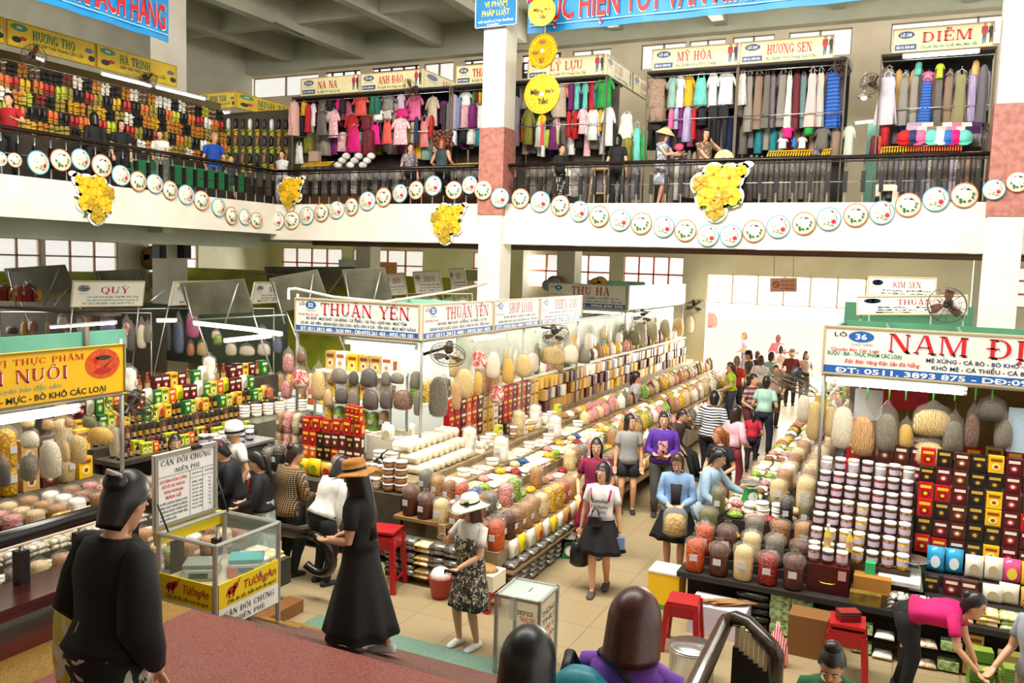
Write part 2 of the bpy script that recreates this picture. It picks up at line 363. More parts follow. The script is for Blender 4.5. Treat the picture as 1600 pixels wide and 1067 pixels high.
wbox('ground_outside', (-40, 27.02, -.12), (30, 70, -.02), M('#e9dfc8', .8, name='sunlit_pavement'))
wbox('light_block_wall', (-24, -1.8, -.1), (8, -1.6, 9), PLAST2); wbox('light_block_slab', (-9, -1.6, 5.4), (6, 2.6, 5.6), SOFF)  # unseen wall and slab, added to keep daylight off the near stairs
# stairs: flat landing, six risers down to the hall, and the first treads of the upper flight
st = MB(); RIS = 1 / 6; st.box2((-5.2, 2.75, 0), (-1.2, 4.95, 1)); struct(st.build('stairs_landing', TERR)); st = MB()
for k in range(1, 6):
    st.box2((-5.2, 4.95 + .34 * k - (.36 if k else 2.2), 0), (-1.2, 4.95 + .34 * k, 1 - RIS * k))
struct(st.build('stairs', M('#6e4a40', .45, 'speckle', '#4a2f28', 160, name='brown_step_terrazzo')))  # steps in a browner, duller speckle than the landing
sb = MB()
for k in range(6): sb.box2((-5.66, 4.95 + .34 * k - (.36 if k else 2.2), 0), (-5.2, 4.95 + .34 * k, 1 - RIS * k))
struct(sb.build('stairs_border', TERY))
wbox('floor_strip', (-5.7, 6.66, -.05), (-.6, 7.22, .004), TERG)
up = MB()
for k in range(8): up.box2((-4.6, 2.75 - .36 * (k + 1), 0), (1.2, 2.75 - .36 * k, 1 + RIS * (k + 1)))
struct(up.build('stairs_upper_flight', TERR))
wbox('stair_curb', (-6.1, 2.4, .0), (-5.66, 5.0, 1.1), M('#5b2018', .35, name='dark_red_curb'))
wbox('stair_curb_lower', (-6.1, 5.0, 0), (-5.9, 7.2, .14), M('#8a5a2c', .5, 'speckle', '#5d3a1a', 160, name='brown_curb'))
# columns
def column(n, x, y, w=.56):
    wbox(f'column_{n}', (x - w / 2, y - w / 2, 0), (x + w / 2, y + w / 2, 4.98), PLAST)
    wbox(f'column_{n}_granite', (x - w / 2 - .03, y - w / 2 - .03, 4.98), (x + w / 2 + .03, y + w / 2 + .03, 6.92), PINK)
    wbox(f'column_{n}_upper', (x - w / 2, y - w / 2, 6.92), (x + w / 2, y + w / 2, 11.8), PLAST)
column(1, -8.9, 17.52); column(2, 1.26, 17.52)
wbox('column_3', (-18.86, 16.6, 0), (-18.3, 17.3, 4.98), PLAST2); wbox('column_3_upper', (-18.86, 16.6, 4.98), (-18.3, 17.3, 11.8), PLAST)
for i, (x, y) in enumerate(((-15.6, 22), (-9, 22.4), (1.4, 23.6), (-12.5, 26.5))): wbox(f'column_{i + 4}', (x - .27, y - .27, 0), (x + .27, y + .27, 4.5), PLAST2)
# upper floor slab and fascia
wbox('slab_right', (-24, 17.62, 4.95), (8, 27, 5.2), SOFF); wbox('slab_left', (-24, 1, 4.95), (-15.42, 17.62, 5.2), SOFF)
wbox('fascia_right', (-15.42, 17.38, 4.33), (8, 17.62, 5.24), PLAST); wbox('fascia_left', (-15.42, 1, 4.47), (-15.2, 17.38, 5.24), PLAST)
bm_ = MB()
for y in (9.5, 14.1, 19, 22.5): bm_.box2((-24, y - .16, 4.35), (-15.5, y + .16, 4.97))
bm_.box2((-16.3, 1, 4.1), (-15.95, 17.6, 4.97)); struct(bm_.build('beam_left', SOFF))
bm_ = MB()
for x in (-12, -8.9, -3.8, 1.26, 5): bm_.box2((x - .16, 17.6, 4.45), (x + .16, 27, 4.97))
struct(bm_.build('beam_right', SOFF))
# outer walls with openings
def wall_y(name, y, x0, x1, z0, z1, holes, mat, th=.2):
    mb = MB(); xs = sorted({x0, x1, *[h[0] for h in holes], *[h[1] for h in holes]})
    for a, b in zip(xs, xs[1:]):
        hs = sorted([(h[2], h[3]) for h in holes if h[0] <= a and h[1] >= b]); z = z0
        for p, q in hs + [(z1, z1)]:
            if p > z + 1e-4: mb.box2((a, y, z), (b, y + th, p))
            z = q
    struct(mb.build(name, mat)); return mb
def window(n, a, b, z0, z1, axis, at, nx, nz, mat=FRAMEW, pane=PANE):
    """A barred window: frame with mullions and one pane per light."""
    f = MB(); t = .05
    P = (lambda u, d, z: (u, at + d, z)) if axis == 'x' else (lambda u, d, z: (at + d, u, z))
    def bar(u0, u1, q0, q1): f.box2(P(u0, 0, q0), P(u1, .07, q1))
    for i in range(nx + 1): u = a + (b - a) * i / nx; bar(max(a, u - t / 2), min(b, u + t / 2), z0, z1)
    for i in range(nz + 1): z = z0 + (z1 - z0) * i / nz; bar(a, b, max(z0, z - t / 2), min(z1, z + t / 2))
    o = struct(f.build(f'window_{n}', mat)); g = MB(); g.box2(P(a, .03, z0), P(b, .036, z1)); struct(g.build('pane', pane, o))
gw = [(-23.4, -20.4), (-19.9, -16.7), (-14.6, -12.9), (-12.5, -9.4), (-8.9, -6.9)]
wall_y('wall_far', 27, -24, 8, 0, 5, [(a, b, 3.1, 4.25) for a, b in gw] + [(-6.1, .1, 0, 3.75), (1.7, 5, 3.1, 4.2)], PLAST2)
for i, (a, b) in enumerate(gw): window(i + 1, a, b, 3.1, 4.25, 'x', 27.05, 4, 2, M('#c9705c', .6, name='red_window_frame'))
window(24, 1.7, 5, 3.1, 4.2, 'x', 27.05, 5, 3, M('#c9705c', .6, name='red_window_frame'))
window(25, -6.1, .1, 2.85, 3.75, 'x', 27.05, 8, 1, M('#dcc9a8', .6, name='gate_frame_paint'))
# left outer wall
lw = MB(); lh = [(2, 9.3), (9.6, 14.6), (14.8, 17.0), (17.15, 19.75), (21.0, 23.2)]; yy = 1
for a, b in lh + [(27, 27)]:
    if a > yy: lw.box2((-24.2, yy, 0), (-24, a, 5))
    if b > a: lw.box2((-24.2, a, 0), (-24, b, 3.2)); lw.box2((-24.2, a, 4.2), (-24, b, 5))
    yy = b
struct(lw.build('wall_left', PLAST2))
for i, (a, b) in enumerate(lh): window(i + 6, a, b, 3.2, 4.2, 'y', -24.1, 3, 2)
# upper storey: back wall with a strip of openings, ceiling, beams and ribs
open_ = [(-24, -20.8, 1), (-20.5, -18.9, 0), (-18.4, -16.4, 0), (-16.2, -15.0, 1), (-14.6, -12.6, 0), (-12.4, -11.0, 0), (-10.6, -9.3, 1), (-8.3, -6.9, 1), (-6.8, -5.7, 1), (-5.5, -4.3, 1), (-3.9, -2.2, 1), (-1.2, 3, 1)]
wall_y('wall_upper', 26, -24, 8, 5.2, 11.9, [(a, b, 10.0, 10.75) for a, b, k in open_], M('#efdcc2', .75, 'mottle', '#e0cdb2', 1, name='warm_plaster'))
for i, (a, b, k) in enumerate(open_):
    if k: window(i + 11, a, b, 10.0, 10.75, 'x', 26.05, 2, 1, M('#8d8468', .6, name='dull_window_frame'))
    else:
        g = MB(); u = .26
        for zz in (10.0, 10.25, 10.5, 10.72): g.box2((a, 26.05, zz), (b, 26.13, zz + .04))
        for j in range(int((b - a) / u) + 1): g.box2((a + j * u, 26.05, 10.0 + .25 * (j % 2)), (a + j * u + .05, 26.13, 10.5 + .25 * (j % 2)))
        o = struct(g.build(f'window_{i + 11}', LATT)); struct(MB().box2((a, 26.09, 10.0), (b, 26.12, 10.75 - .45 * (i % 2) - .1)).build('pane', M('#4c3d28', .8, 'lattice', '#2a2115', 2.4, name='brick_screen'), o))
wbox('wall_upper_left', (-24.2, 1, 5.2), (-24, 26, 11.9), PLAST2)
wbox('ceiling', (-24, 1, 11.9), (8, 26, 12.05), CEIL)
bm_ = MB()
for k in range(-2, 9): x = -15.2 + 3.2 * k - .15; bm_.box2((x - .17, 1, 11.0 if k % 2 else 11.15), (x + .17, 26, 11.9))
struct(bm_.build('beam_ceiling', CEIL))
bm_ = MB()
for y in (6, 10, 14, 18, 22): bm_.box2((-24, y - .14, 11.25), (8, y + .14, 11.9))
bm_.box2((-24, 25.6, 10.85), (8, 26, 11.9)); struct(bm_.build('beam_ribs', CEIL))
# pipes under the balcony
def pipe(name, label, pts, r, mat, cat='pipe', group=None): return tag(MB().tube(pts, r, 8).build(name, mat), label, cat, group)
pipe('water_pipe', 'thick brown pipe running under the far balcony', [(-15, 18.6, 4.28), (8, 18.6, 4.28)], .06, PIPE)
pipe('conduit', 'thin dark conduit above the thick brown pipe', [(-15, 18.9, 4.41), (8, 18.9, 4.41)], .025, BLACK)
pipe('water_pipe', 'brown pipe under the left balcony soffit', [(-16.9, 2, 4.12), (-16.9, 17.5, 4.2)], .05, PIPE)
pipe('conduit', 'thin grey conduit under the left balcony soffit', [(-16.6, 2, 4.28), (-16.6, 17.5, 4.3)], .025, ROOFW)
pipe('ceiling_tube', 'unlit tube on the ceiling beam at upper left', [atz(429, 35, 10.95), atz(475, 56, 10.95)], .03, ROOFW, 'pipe')
# ------------------------------------------------------------------ balcony railings
def railing(name, label, p0, p1, zb, n, rod=1, sleeve=(.2, .6)):
    p0, p1 = V(p0), V(p1); d = (p1 - p0); L_ = d.length; r = thing(name, label, 'railing', (p0.x, p0.y, zb), atan2(d.y, d.x))
    h = MB()
    h.tube([(0, 0, .86), (L_, 0, .86)], .055, 10, flat=.8); h.box2((0, -.02, .77), (L_, .02, .8)); h.build('handrail', RAILM, r)
    if rod: MB().tube([(0, 0, .4), (L_, 0, .4)], .012, 6).build('cross_rod', STEEL, r)
    bm = MB().tube([(0, 0, 0), (0, 0, .84)], .016, 6); sl = MB().box2((-.038, -.03, sleeve[0]), (.038, .03, sleeve[1]))
    b0 = bm.build('baluster', STEEL, r); s0 = sl.build('sleeve', M('#181312', .3, name='black_sleeve'), b0)
    for i in range(n):
        x = L_ * (i + .5) / n
        if i == 0: b0.location.x = x; continue
        b = b0.copy(); COL.objects.link(b); b.parent = r; b.location.x = x
        s = s0.copy(); COL.objects.link(s); s.parent = b
    return r
railing('balcony_railing', 'dark railing with steel balusters right of the pink granite column', (-8.58, 17.5, 0), (.95, 17.5, 0), 5.24, 30)
railing('balcony_railing', 'dark railing with steel balusters between balcony corner and pink column', (-15.3, 17.5, 0), (-9.22, 17.5, 0), 5.24, 20)
railing('balcony_railing', 'long dark railing along the left balcony in front of the shoe stalls', (-15.3, 5, 0), (-15.3, 17.5, 0), 5.24, 38)
railing('balcony_railing', 'dark railing at the right edge beyond the second granite column', (1.57, 17.5, 0), (6, 17.5, 0), 5.24, 12)
# landing rail on the left: handrail, wide wooden ledge, short balusters
r = thing('stair_railing', 'black handrail with wide red-brown wooden ledge along the stair landing', 'railing', (-6.02, 2.2, 1.0))
MB().tube([(0, 0, .74), (0, 2.5, .74), (.0, 2.9, .72), (.0, 5.0, -.12), (.03, 5.15, -.14)], .055, 12, flat=1.3).build('handrail', RAILM, r)
MB().box2((-.1, 0, .27), (.36, 2.62, .36)).build('ledge', DWOOD, r)
MB().tube([(.075, 0, .69), (.075, 2.8, .69)], .01, 6).build('cord', M('#d8b8a0', .5, name='pale_cord'), r)
for i in range(8):
    y = .35 + .5 * i; zb = .36 if y < 2.6 else .1 - (y - 2.75) * .42; zt = .72 if y < 2.75 else .72 - (y - 2.9) * .4
    b = MB().tube([(0, y, zb - .1), (0, y, zt)], .018, 6).build('baluster', STEEL, r)
    MB().box2((-.045, y - .04, zb), (.045, y + .04, zb + (zt - zb) * .72)).build('sleeve', BLACK, b)
sc_ = MB(); sc_.tube([(.06 + .24 * sin(a), 5.2 + .24 * (1 - cos(a)) * .3, -.2 - .24 * (1 - cos(a))) for a in [i * .33 for i in range(13)]], .05, 10)
sc_.build('scroll_end', RAILM, r)
# right rail of the stairs, bending at its foot
r = thing('stair_railing', 'dark wooden handrail bending at the foot of the stairs', 'railing', (0, 0, 0))
a_ = [atx(1078, 1090, -1.12), atx(1135, 970, -1.3), atx(1150, 966, -1.2)]
q1 = aty(1205, 1010, 6.75); q2 = q1 + V((.04, .02, -.35))
MB().tube([a_[0] + (a_[0] - a_[1]) * 1.5, a_[0], a_[1] - V((0, .08, -.0)), a_[1], a_[2], a_[2] + V((.1, .03, -.03)), q1, q1 + V((.04, 0, -.06)), q2], .065, 12).build('handrail', M('#3a2a1c', .25, 'wood', '#20160e', 4, name='worn_brown_handrail'), r)
for i in range(8):
    p = a_[2] + V((.02, 0, 0)) + (q1 - a_[2]) * (i / 7.3)
    b = MB().box((p.x, p.y, p.z - .14), (.035, .035, .22)).build('baluster', M('#cfc39c', .5, name='cream_baluster'), r)
    MB().box((p.x, p.y, p.z - .55), (.06, .06, .62)).build('sleeve', BLACK, b)
# ------------------------------------------------------------------ banners, hats, coins, flower cut-outs
CY_ = M('#1b8fd0', .45, 'mottle', '#1685c4', 2, name='blue_banner_cloth'); LB = M('#9fd3ee', .5, name='pale_blue_line')
def banner(label, bl, br, h, text, tx, tw):
    Mx, w = mat_frame(bl, br); r = thing('banner', label, 'banner'); r.matrix_world = Mx
    n = 24; mb = MB(); rows = [[(w * i / n, .03 * sin(i * 1.9), z) for i in range(n + 1)] for z in (0, h)]
    mb.add(rows[0] + rows[1] + [(x, y + .01, z) for x, y, z in rows[0] + rows[1]], [(i, i + 1, n + 2 + i, n + 1 + i) for i in range(n)] + [(2 * n + 2 + i, 3 * n + 3 + i, 3 * n + 4 + i, 2 * n + 3 + i) for i in range(n)] + [(i, 2 * n + 2 + i, 2 * n + 3 + i, i + 1) for i in range(n)])
    mb.build('cloth', CY_, r)
    l = MB(); l.box2((.06, -.045, .13), (w - .06, -.04, .15)); l.box2((.06, -.045, h - .15), (w - .06, -.04, h - .13)); l.build('border_line', LB, r)
    put_text('outline', r, text, tx - .015, .22, tw + .03, h * .46, WHITEL, 'B', eps=.042); sh = MB()
    put_text('lettering', r, text, tx, .235, tw, h * .44, RED, 'B', eps=.05)
    return r
_bl = aty(824, 53, 17.15); banner('long blue banner with red capitals hung across the upper right', _bl, (2.4, 17.15, _bl.z + .02), 1.15, 'THỰC HIỆN TỐT VĂN MINH THƯƠNG MẠI LÀ THỂ HIỆN', .0, 10)
banner('blue banner with red capitals hung above the left shoe stalls', (-15.15, 6.3, 8.55), (-15.15, 13.85, 8.47), 1.15, 'ĐỘ CỦA THƯƠNG NHÂN VÀ KHÁCH HÀNG', .9, 6.5)
Mx, w = mat_frame(aty(742, 45, 17.1), aty(807, 38, 17.1)); h = .95
r = thing('poster', 'small blue poster with yellow words on top of the white column', 'poster'); r.matrix_world = Mx
MB().box2((0, 0, 0), (w, .03, h)).build('board', M('#1c83c4', .5, name='poster_blue'), r)
b = MB(); [b.box2(*q) for q in (((0, -.004, 0), (w, 0, .02)), ((0, -.004, 0), (.02, 0, h)), ((w - .02, -.004, 0), (w, 0, h)))]; b.build('border', M('#e8f2f7', .5), r)
YEL = M('#f2d94a', .5, name='yellow_lettering')
for t, z, ww in (('HÀNH VI', .62, .52), ('VI PHẠM', .43, .56), ('PHÁP LUẬT', .24, .68)): put_text('lettering', r, t, (w - ww) / 2, z, ww, .12, YEL, 'B')
put_text('lettering', r, 'ĐỘI QUẢN LÝ THỊ TRƯỜNG', .08, .1, w - .16, .045, WHITEL, 'B'); put_text('lettering', r, 'TP. ĐÀ NẴNG', .3, .03, .3, .04, WHITEL, 'B')
HC = M('#efe7d2', .6, 'mottle', '#e2d6bb', 12, name='palm_leaf_hat'); HO = M('#d07a3c', .5, name='orange_rim'); HB = M('#5fa9bf', .5, name='blue_rim')
HG = M('#2f6f42', .5, name='leaf_green_paint'); HR = M('#c8283f', .5, name='red_flower_paint'); HK = M('#22201c', .5, name='black_brush_paint'); HP = M('#e39a4a', .5, name='orange_star_paint')
def hat_mesh(kind):
    """A conical leaf hat hung point-outwards (towards -y), with brush-painted decoration lying on the cone."""
    R, Hh = .225, .1; mb = MB(); n = 28
    def pt(x, z, e=.004): rr = sqrt(x * x + z * z); return (x, -Hh * (1 - rr / R) - e, z)
    mb.loft([[(r * cos(2 * pi * j / n), -Hh * (1 - r / R) if r > .004 else -Hh, r * sin(2 * pi * j / n)) for j in range(n)] for r in (.003, .08, .15, R)], True, False)
    def leaf(x, z, a, l, w_, m):
        mb.mi = m; d = (cos(a), sin(a)); p = (-d[1], d[0])
        f = [(x, z), (x + d[0] * l * .45 + p[0] * w_, z + d[1] * l * .45 + p[1] * w_), (x + d[0] * l, z + d[1] * l), (x + d[0] * l * .45 - p[0] * w_, z + d[1] * l * .45 - p[1] * w_)]
        mb.add([pt(*q) for q in f], [(0, 1, 2, 3)])
    if kind == 'O':
        for x, z, a0 in ((-.1, -.03, 3.4), (-.05, -.07, 4.1), (.0, -.1, 4.6), (.07, -.09, 5.4), (.11, -.05, .3), (.13, .0, .8), (-.04, -.12, 3.6)):
            for d in (-.7, 0, .6): leaf(x, z, a0 + d, .07, .012, 1)
        leaf(-.1, .09, .35, .1, .012, 3); leaf(.0, .1, 0, .09, .02, 3); leaf(.06, .1, -.25, .06, .012, 3); leaf(-.03, .12, .2, .06, .01, 3); leaf(.03, .125, -.2, .05, .01, 3)
    else:
        for k in range(6): leaf(.1, -.06, k * pi / 3 + .3, .062, .02, 2)
        for k in range(5): leaf(.05, .13, k * .5 - .2, .05, .013, 2)
        for x, z, a in ((.1, .09, -.4), (.13, .06, -.9), (.15, .02, -1.3), (-.03, -.12, .3), (.02, -.13, -.2), (.03, -.09, 2.6), (-.05, -.1, 3.5), (.07, -.12, -.8), (.11, .12, .3)): leaf(x, z, a, .055, .012, 1)
        for x, z in ((-.1, .06), (-.12, .0), (-.07, -.01)):
            for k in range(5): leaf(x, z, k * 1.257, .024, .006, 4)
    hm = mb.build('conical_hat', [HC, HG, HR, HK, HP]).data
    rb = MB(); rb.loft([[((R + .012 * cos(b)) * cos(2 * pi * j / n), .012 * sin(b) * 1.4, (R + .012 * cos(b)) * sin(2 * pi * j / n)) for j in range(n)] for b in [k * pi / 3 for k in range(6)]], True, False, True)
    rm = rb.build('rim', HO if kind == 'O' else HB).data
    for o in [o for o in COL.objects if o.data in (hm, rm)]: bpy.data.objects.remove(o)
    return hm, rm
HM = {k: hat_mesh(k) for k in 'OB'}
hats = []
HATL = 'B0,248 O23,250 B60,254 O95,250 B126,249 O159,259 B189,274 O216,283 B242,287 O266,297 B291,304 O315,313 B342,324 O362,337 B383,339 O401,344'.split()
HATR = 'B433,345 O456,344 B479,337 O502,332 B526,328 O549,323 B574,314 O599,308 B625,302 O650,297 B677,290 O709,297 B734,289 O755,297 B781,309 O813,310 B844,315 O875,321 B905,330 O936,338 B969,344 O1002,349 B1037,354 O1071,360 B1106,368 B1142,368 O1178,361 B1216,354 O1256,349 B1295,342 O1337,336 B1378,332 O1419,320 B1462,311 O1507,305 B1553,296 O1590,284'.split()
for side, lst in (('left', HATL), ('far', HATR)):
    cnt = {'O': 0, 'B': 0}
    for s in lst:
        k = s[0]; px, py = map(int, s[1:].split(','))
        o = ob('conical_hat', HM[k][0])
        if side == 'left': o.location = atx(px, py, -15.165); o.rotation_euler = (radians(-3), 0, radians(90 + rnd.uniform(-6, 6)))
        else: o.location = aty(px, py, 17.345 if not 745 < px < 790 and px < 1540 else 17.17); o.rotation_euler = (radians(-3), 0, radians(rnd.uniform(-7, 7)))
        ob('rim', HM[k][1], o); hats.append(o)
        d = 'orange-rimmed conical hat with painted bamboo' if k == 'O' else 'blue-rimmed conical hat with painted red flowers'
        tag(o, f'{d}, {nth(cnt[k])} of its kind along {side} balcony', 'hat', 'painted hats strung along the balcony'); cnt[k] += 1
for a, o in enumerate(hats):                          # neighbours in the string touch but do not cut into each other
    ds = [(hats[b].location - o.location).length for b in (a - 1, a + 1) if 0 <= b < len(hats)]
    o.scale = (min(1.0, min(ds) / .484),) * 3
# gold coin pendants
GOLD = M('#e8bb12', .3, 'mottle', '#c48f06', 30, metal=.35, name='gold_foil'); GOLD2 = M('#f6d83a', .3, metal=.3, name='bright_gold'); BRN = M('#6b2410', .5, name='brown_lettering')
r = thing('coin_garland', 'string of big gold paper coins hanging beside the column', 'decoration', aty(850, 100, 16.6))
C0 = r.location.copy()
def coin(px, py, rad, words, hole=RED):
    c = aty(px, py, 16.6) - C0; m = MB()
    m.T = Matrix.Translation(c) @ Matrix.Rotation(radians(rnd.uniform(-14, 10)), 4, 'Z') @ Matrix.Rotation(pi / 2, 4, 'X')
    m.lathe([(.002, -.012), (rad * .9, -.012), (rad, -.02), (rad, .02), (rad * .92, .02), (rad * .9, .012), (.002, .012)], 30, smooth=False)
    m.mi = 1; k = m
    for j in range(26): a = 2 * pi * j / 26; k.ball((rad * .8 * cos(a), rad * .8 * sin(a), .013), rad * .07, 6, 4, (1, 1, .3))
    p = m.build('coin', [GOLD, GOLD2], r)
    for t, x, z, w_, h_ in words: put_text('lettering', p, t, c.x + x * rad, c.z + z * rad, w_ * rad, h_ * rad, BRN if t.isupper() else DARKL, 'B', eps=.03, o=(0, c.y, 0))
    d = MB(); d.prism([(c.x - .14 * rad, c.z), (c.x, c.z - .14 * rad), (c.x + .14 * rad, c.z), (c.x, c.z + .14 * rad)], .006, (0, c.y - .024, 0)); d.build('centre_mark', WHITEL if hole is None else M('#c9701c', .5), p)
hand = [('Mậy', -.62, .0, .5, .24), ('Hơn', .2, .02, .48, .22), ('Tiền!', -.2, -.5, .55, .26)]
coin(847, 18, .3, hand, 1); coin(848, 80, .35, [('VẠN', -.22, .42, .44, .22), ('NHƯ', -.72, -.14, .46, .2), ('Ý', .3, -.1, .2, .34), ('SỰ', -.2, -.66, .34, .26)], None); coin(847, 147, .41, hand, None); coin(847, 187, .1, [])
st = MB().tube([V((0, 0, 1.6)), V((0, 0, -1.1))], .006, 5).build('string', GOLD2, r)
MB().prism([(-.03, 0), (.03, 0), (.045, -.5), (-.045, -.5)], .02, tuple(aty(848, 190, 16.6) - C0)).build('tassel', RED, r)
# yellow flower cut-outs
FY = M('#f0c419', .5, 'mottle', '#d99f0c', 30, name='yellow_petal'); FD = M('#c9a11a', .5, 'mottle', '#8f7a1a', 25, name='olive_petal'); FL = M('#2f5c2a', .6, name='leaf_green'); FW = M('#f3f0df', .6, name='white_card')
def flowers(label, pos, rz, s=1.0, flip=1):
    r = thing('flower_cutout', label, 'decoration', pos, rz, 'yellow flower cut-outs on the balcony'); r.scale = (s * flip, s, s)
    spots = [(-.33, .1, .17, 1), (-.12, .26, .18, 0), (.16, .2, .22, 0), (-.02, .02, .18, 0), (-.24, -.14, .17, 0), (.22, -.12, .17, 0), (-.06, -.36, .18, 1), (.36, .32, .1, 0), (.05, -.16, .14, 1)]
    b = MB()
    for x, z, q, m in spots: b.prism(ellipse(x, z, q + .035, q + .035, 14), .01, (0, -.0, 0))
    b.prism(ellipse(.46, .42, .1, .06, 10), .01); b.prism(ellipse(-.1, -.1, .25, .3, 14), .01); b.build('backing', FW, r)
    l = MB()
    for i in range(16):
        a = i * 2.4; x, z = .33 * cos(a) - .02, .36 * sin(a); e = rnd.uniform(0, 6)
        l.prism([(x, z), (x + .09 * cos(e + .4), z + .09 * sin(e + .4)), (x + .17 * cos(e), z + .17 * sin(e)), (x + .09 * cos(e - .4), z + .09 * sin(e - .4))], .004, (0, -.012, 0))
    l.build('leaves', FL, r)
    for i, (x, z, q, m) in enumerate(spots):
        f = MB(); y = -.02 - .004 * i
        for k in range(5):
            a = k * 1.257 + i; c = (x + q * .5 * cos(a), z + q * .5 * sin(a))
            f.add([(x, y - .02, z)] + [(c[0] + q * .52 * cos(t), y - .012 * (j % 3), c[1] + q * .52 * sin(t)) for j, t in enumerate([a + u * .8 for u in (-2.4, -1.4, -.5, .5, 1.4, 2.4)])], [(0, 1, 2, 3), (0, 3, 4, 5), (0, 5, 6)])
        f.mi = 1; f.ball((x, y - .02, z), q * .16, 7, 5); f.build('blossom', [FD if m else FY, M('#c77d12', .5)], r)
flowers('yellow flower cut-out on the left balcony fascia under the shoe stalls', atx(146, 308, -15.18), radians(90), 1.0, -1)
flowers('yellow flower cut-out at the corner where the balconies meet', aty(455, 300, 17.3), 0, .85)
flowers('yellow flower cut-out on the fascia just left of white column', aty(700, 347, 17.33), 0, .95)
flowers('yellow flower cut-out on the railing below the woman holding hat', aty(1125, 296, 17.3), 0, 1.15)
# ------------------------------------------------------------------ shop signs
IV = M('#ece0ae', .5, 'mottle', '#e6d8a0', 3, name='ivory_sign'); YS = M('#e9c41d', .5, 'mottle', '#dcb412', 3, name='yellow_sign'); WS = M('#e9e6da', .5, 'mottle', '#dfdccd', 2, name='white_sign')
FIGM = [M('#b5353c', .6), M('#3c5f86', .6), M('#b98a68', .6)]
NB = M('#2b4272', .5, name='navy_oval')
def upsign(label, title, px0, px1, y, zb, z1, tw=.5, sub='Áo Quần Thời Trang Cao Cấp', group='cream clothing signs upstairs', h=.46, num='LÔ 236'):
    bl, br = aty(*px0, y), aty(*px1, y); bl.z = br.z = zb
    return signboard(label, bl, br, h, IV, [(title, 'S', .3, .38, tw, .4, RED, ROSE), (sub, 'B', .29, .12, tw + .06, .12, GREENL), ('#oval', .14, .72, .085, .15, NB), (num, 'B', .085, .66, .11, .12, WHITEL), ('CHỢ HÀN', 'N', .07, .46, .14, .07, GREYL), ('#rect', .03, .1, .22, .24, NB), ('05113. 818 461', 'B', .045, .17, .18, .1, WHITEL), ('#lady', .91, .5, .75, FIGM), ('#lady', .975, .5, .7, [M('#2a2a33', .6), M('#23262e', .6), FIGM[2]])], group=group)
def upside(label, title, p0, p1, h=.46, tw=.45):
    return signboard(label, p0, p1, h, IV, [(title, 'S', .3, .38, tw, .4, RED), ('Áo Quần Thời Trang', 'B', .3, .12, .5, .12, GREENL), ('#oval', .14, .72, .085, .15, NB), ('CHỢ HÀN', 'N', .07, .46, .14, .07, GREYL), ('#lady', .91, .5, .75, FIGM)], group='cream clothing signs upstairs')
UY, UZ = 18.5, 8.2
upsign('cream shop sign with two short red words N-A at upper left', 'NA NA', (470, 150), (561, 144), UY, UZ, 0, .33)
s_ = upsign('cream shop sign reading red two-word title above the pink tops', 'ANH ĐÀO', (563, 144), (659, 137), UY, UZ, 0, .4)
_c = aty(660, 137, UY); upside('side face of the corner sign above the pink tops', 'ANH ĐÀO', (_c.x + .02, UY, UZ), (_c.x + .02, 21.6, UZ), tw=.36)
upsign('cream shop sign cut off by the white column on its right', 'THANH', (712, 135), (800, 128), UY, UZ, 0, .4)
upsign('cream shop sign partly behind the gold coins', 'LÝ LỰU', (824, 122), (944, 113), UY, UZ, 0, .42)
_c = aty(946, 113, UY); upside('bright side face of the sign beside the gold coins', 'LÝ LỰU', (_c.x + .02, UY, UZ), (_c.x + .02, 20.4, UZ), tw=.3)
upside('farther side sign with one red word behind the green blouse', 'QUANG SÂM', (_c.x + .02, 20.45, UZ), (_c.x + .02, 22.6, UZ), tw=.4)
upsign('cream shop sign above the brown sequin top and tees', 'MỸ HÒA', (1018, 110), (1153, 100), UY, UZ, 0, .4, 'Áo Quần Hợp Thời Trang', num='LÔ 245')
upsign('cream shop sign above the long patterned dresses', 'HƯƠNG SEN', (1155, 100), (1302, 90), UY, UZ, 0, .47, num='LÔ 247')
upsign('cream shop sign with the largest red word at upper right', 'DIỄM', (1393, 85), (1552, 71), UY, UZ, 0, .5, 'Chuyên Bán Áo Quần May Mặc Sẵn', num='LÔ 238')
GT = M('#3f8f5a', .5, name='green_title'); 
def shoesign(label, title, p0, p1, tw=.48, h=.52):
    return signboard(label, p0, p1, h, YS, [(title, 'S', .27, .45, tw, .36, GT, DARKL), ('GIÀY DÉP THỜI TRANG CAO CẤP', 'B', .27, .22, .58, .12, DARKL), ('ĐT: 0511. 3812 456', 'N', .33, .07, .4, .08, GREYL), ('#oval', .13, .78, .09, .14, GT), ('256', 'B', .1, .73, .06, .1, WHITEL), ('#oval', .1, .3, .05, .12, DARKL), ('#oval', .17, .38, .04, .08, RED), ('#oval', .92, .6, .05, .1, M('#5b6b8c', .5)), ('#oval', .95, .3, .04, .12, DARKL)], group='yellow shoe-stall signs', frame='#b79a1c')
SX, SZ = -17.0, 8.0
_y = lambda px, py: (atx(px, py, SX).y)
shoesign('yellow shoe sign cut off by the upper left frame edge', 'MAI', (SX, 9.2, SZ), (SX, 11.35, SZ), .4)
shoesign('yellow shoe sign with green title above the hanging sandals, left', 'HƯƠNG THỌ', (SX, 11.4, SZ), (SX, 13.45, SZ))
shoesign('yellow shoe sign with green title ending in front of the white pillar', 'HÀ TRINH', (SX, 13.48, SZ), (SX, 15.75, SZ), .38)
shoesign('yellow shoe sign facing the front behind the man in blue', 'MINH TÂM', (-18.95, 18.4, SZ), (-17.62, 18.4, SZ), .48, .45)
shoesign('yellow shoe sign turned sideways behind the man in blue', 'MINH TÂM', (-17.6, 18.42, SZ), (-17.6, 21.6, SZ), .45, .45)
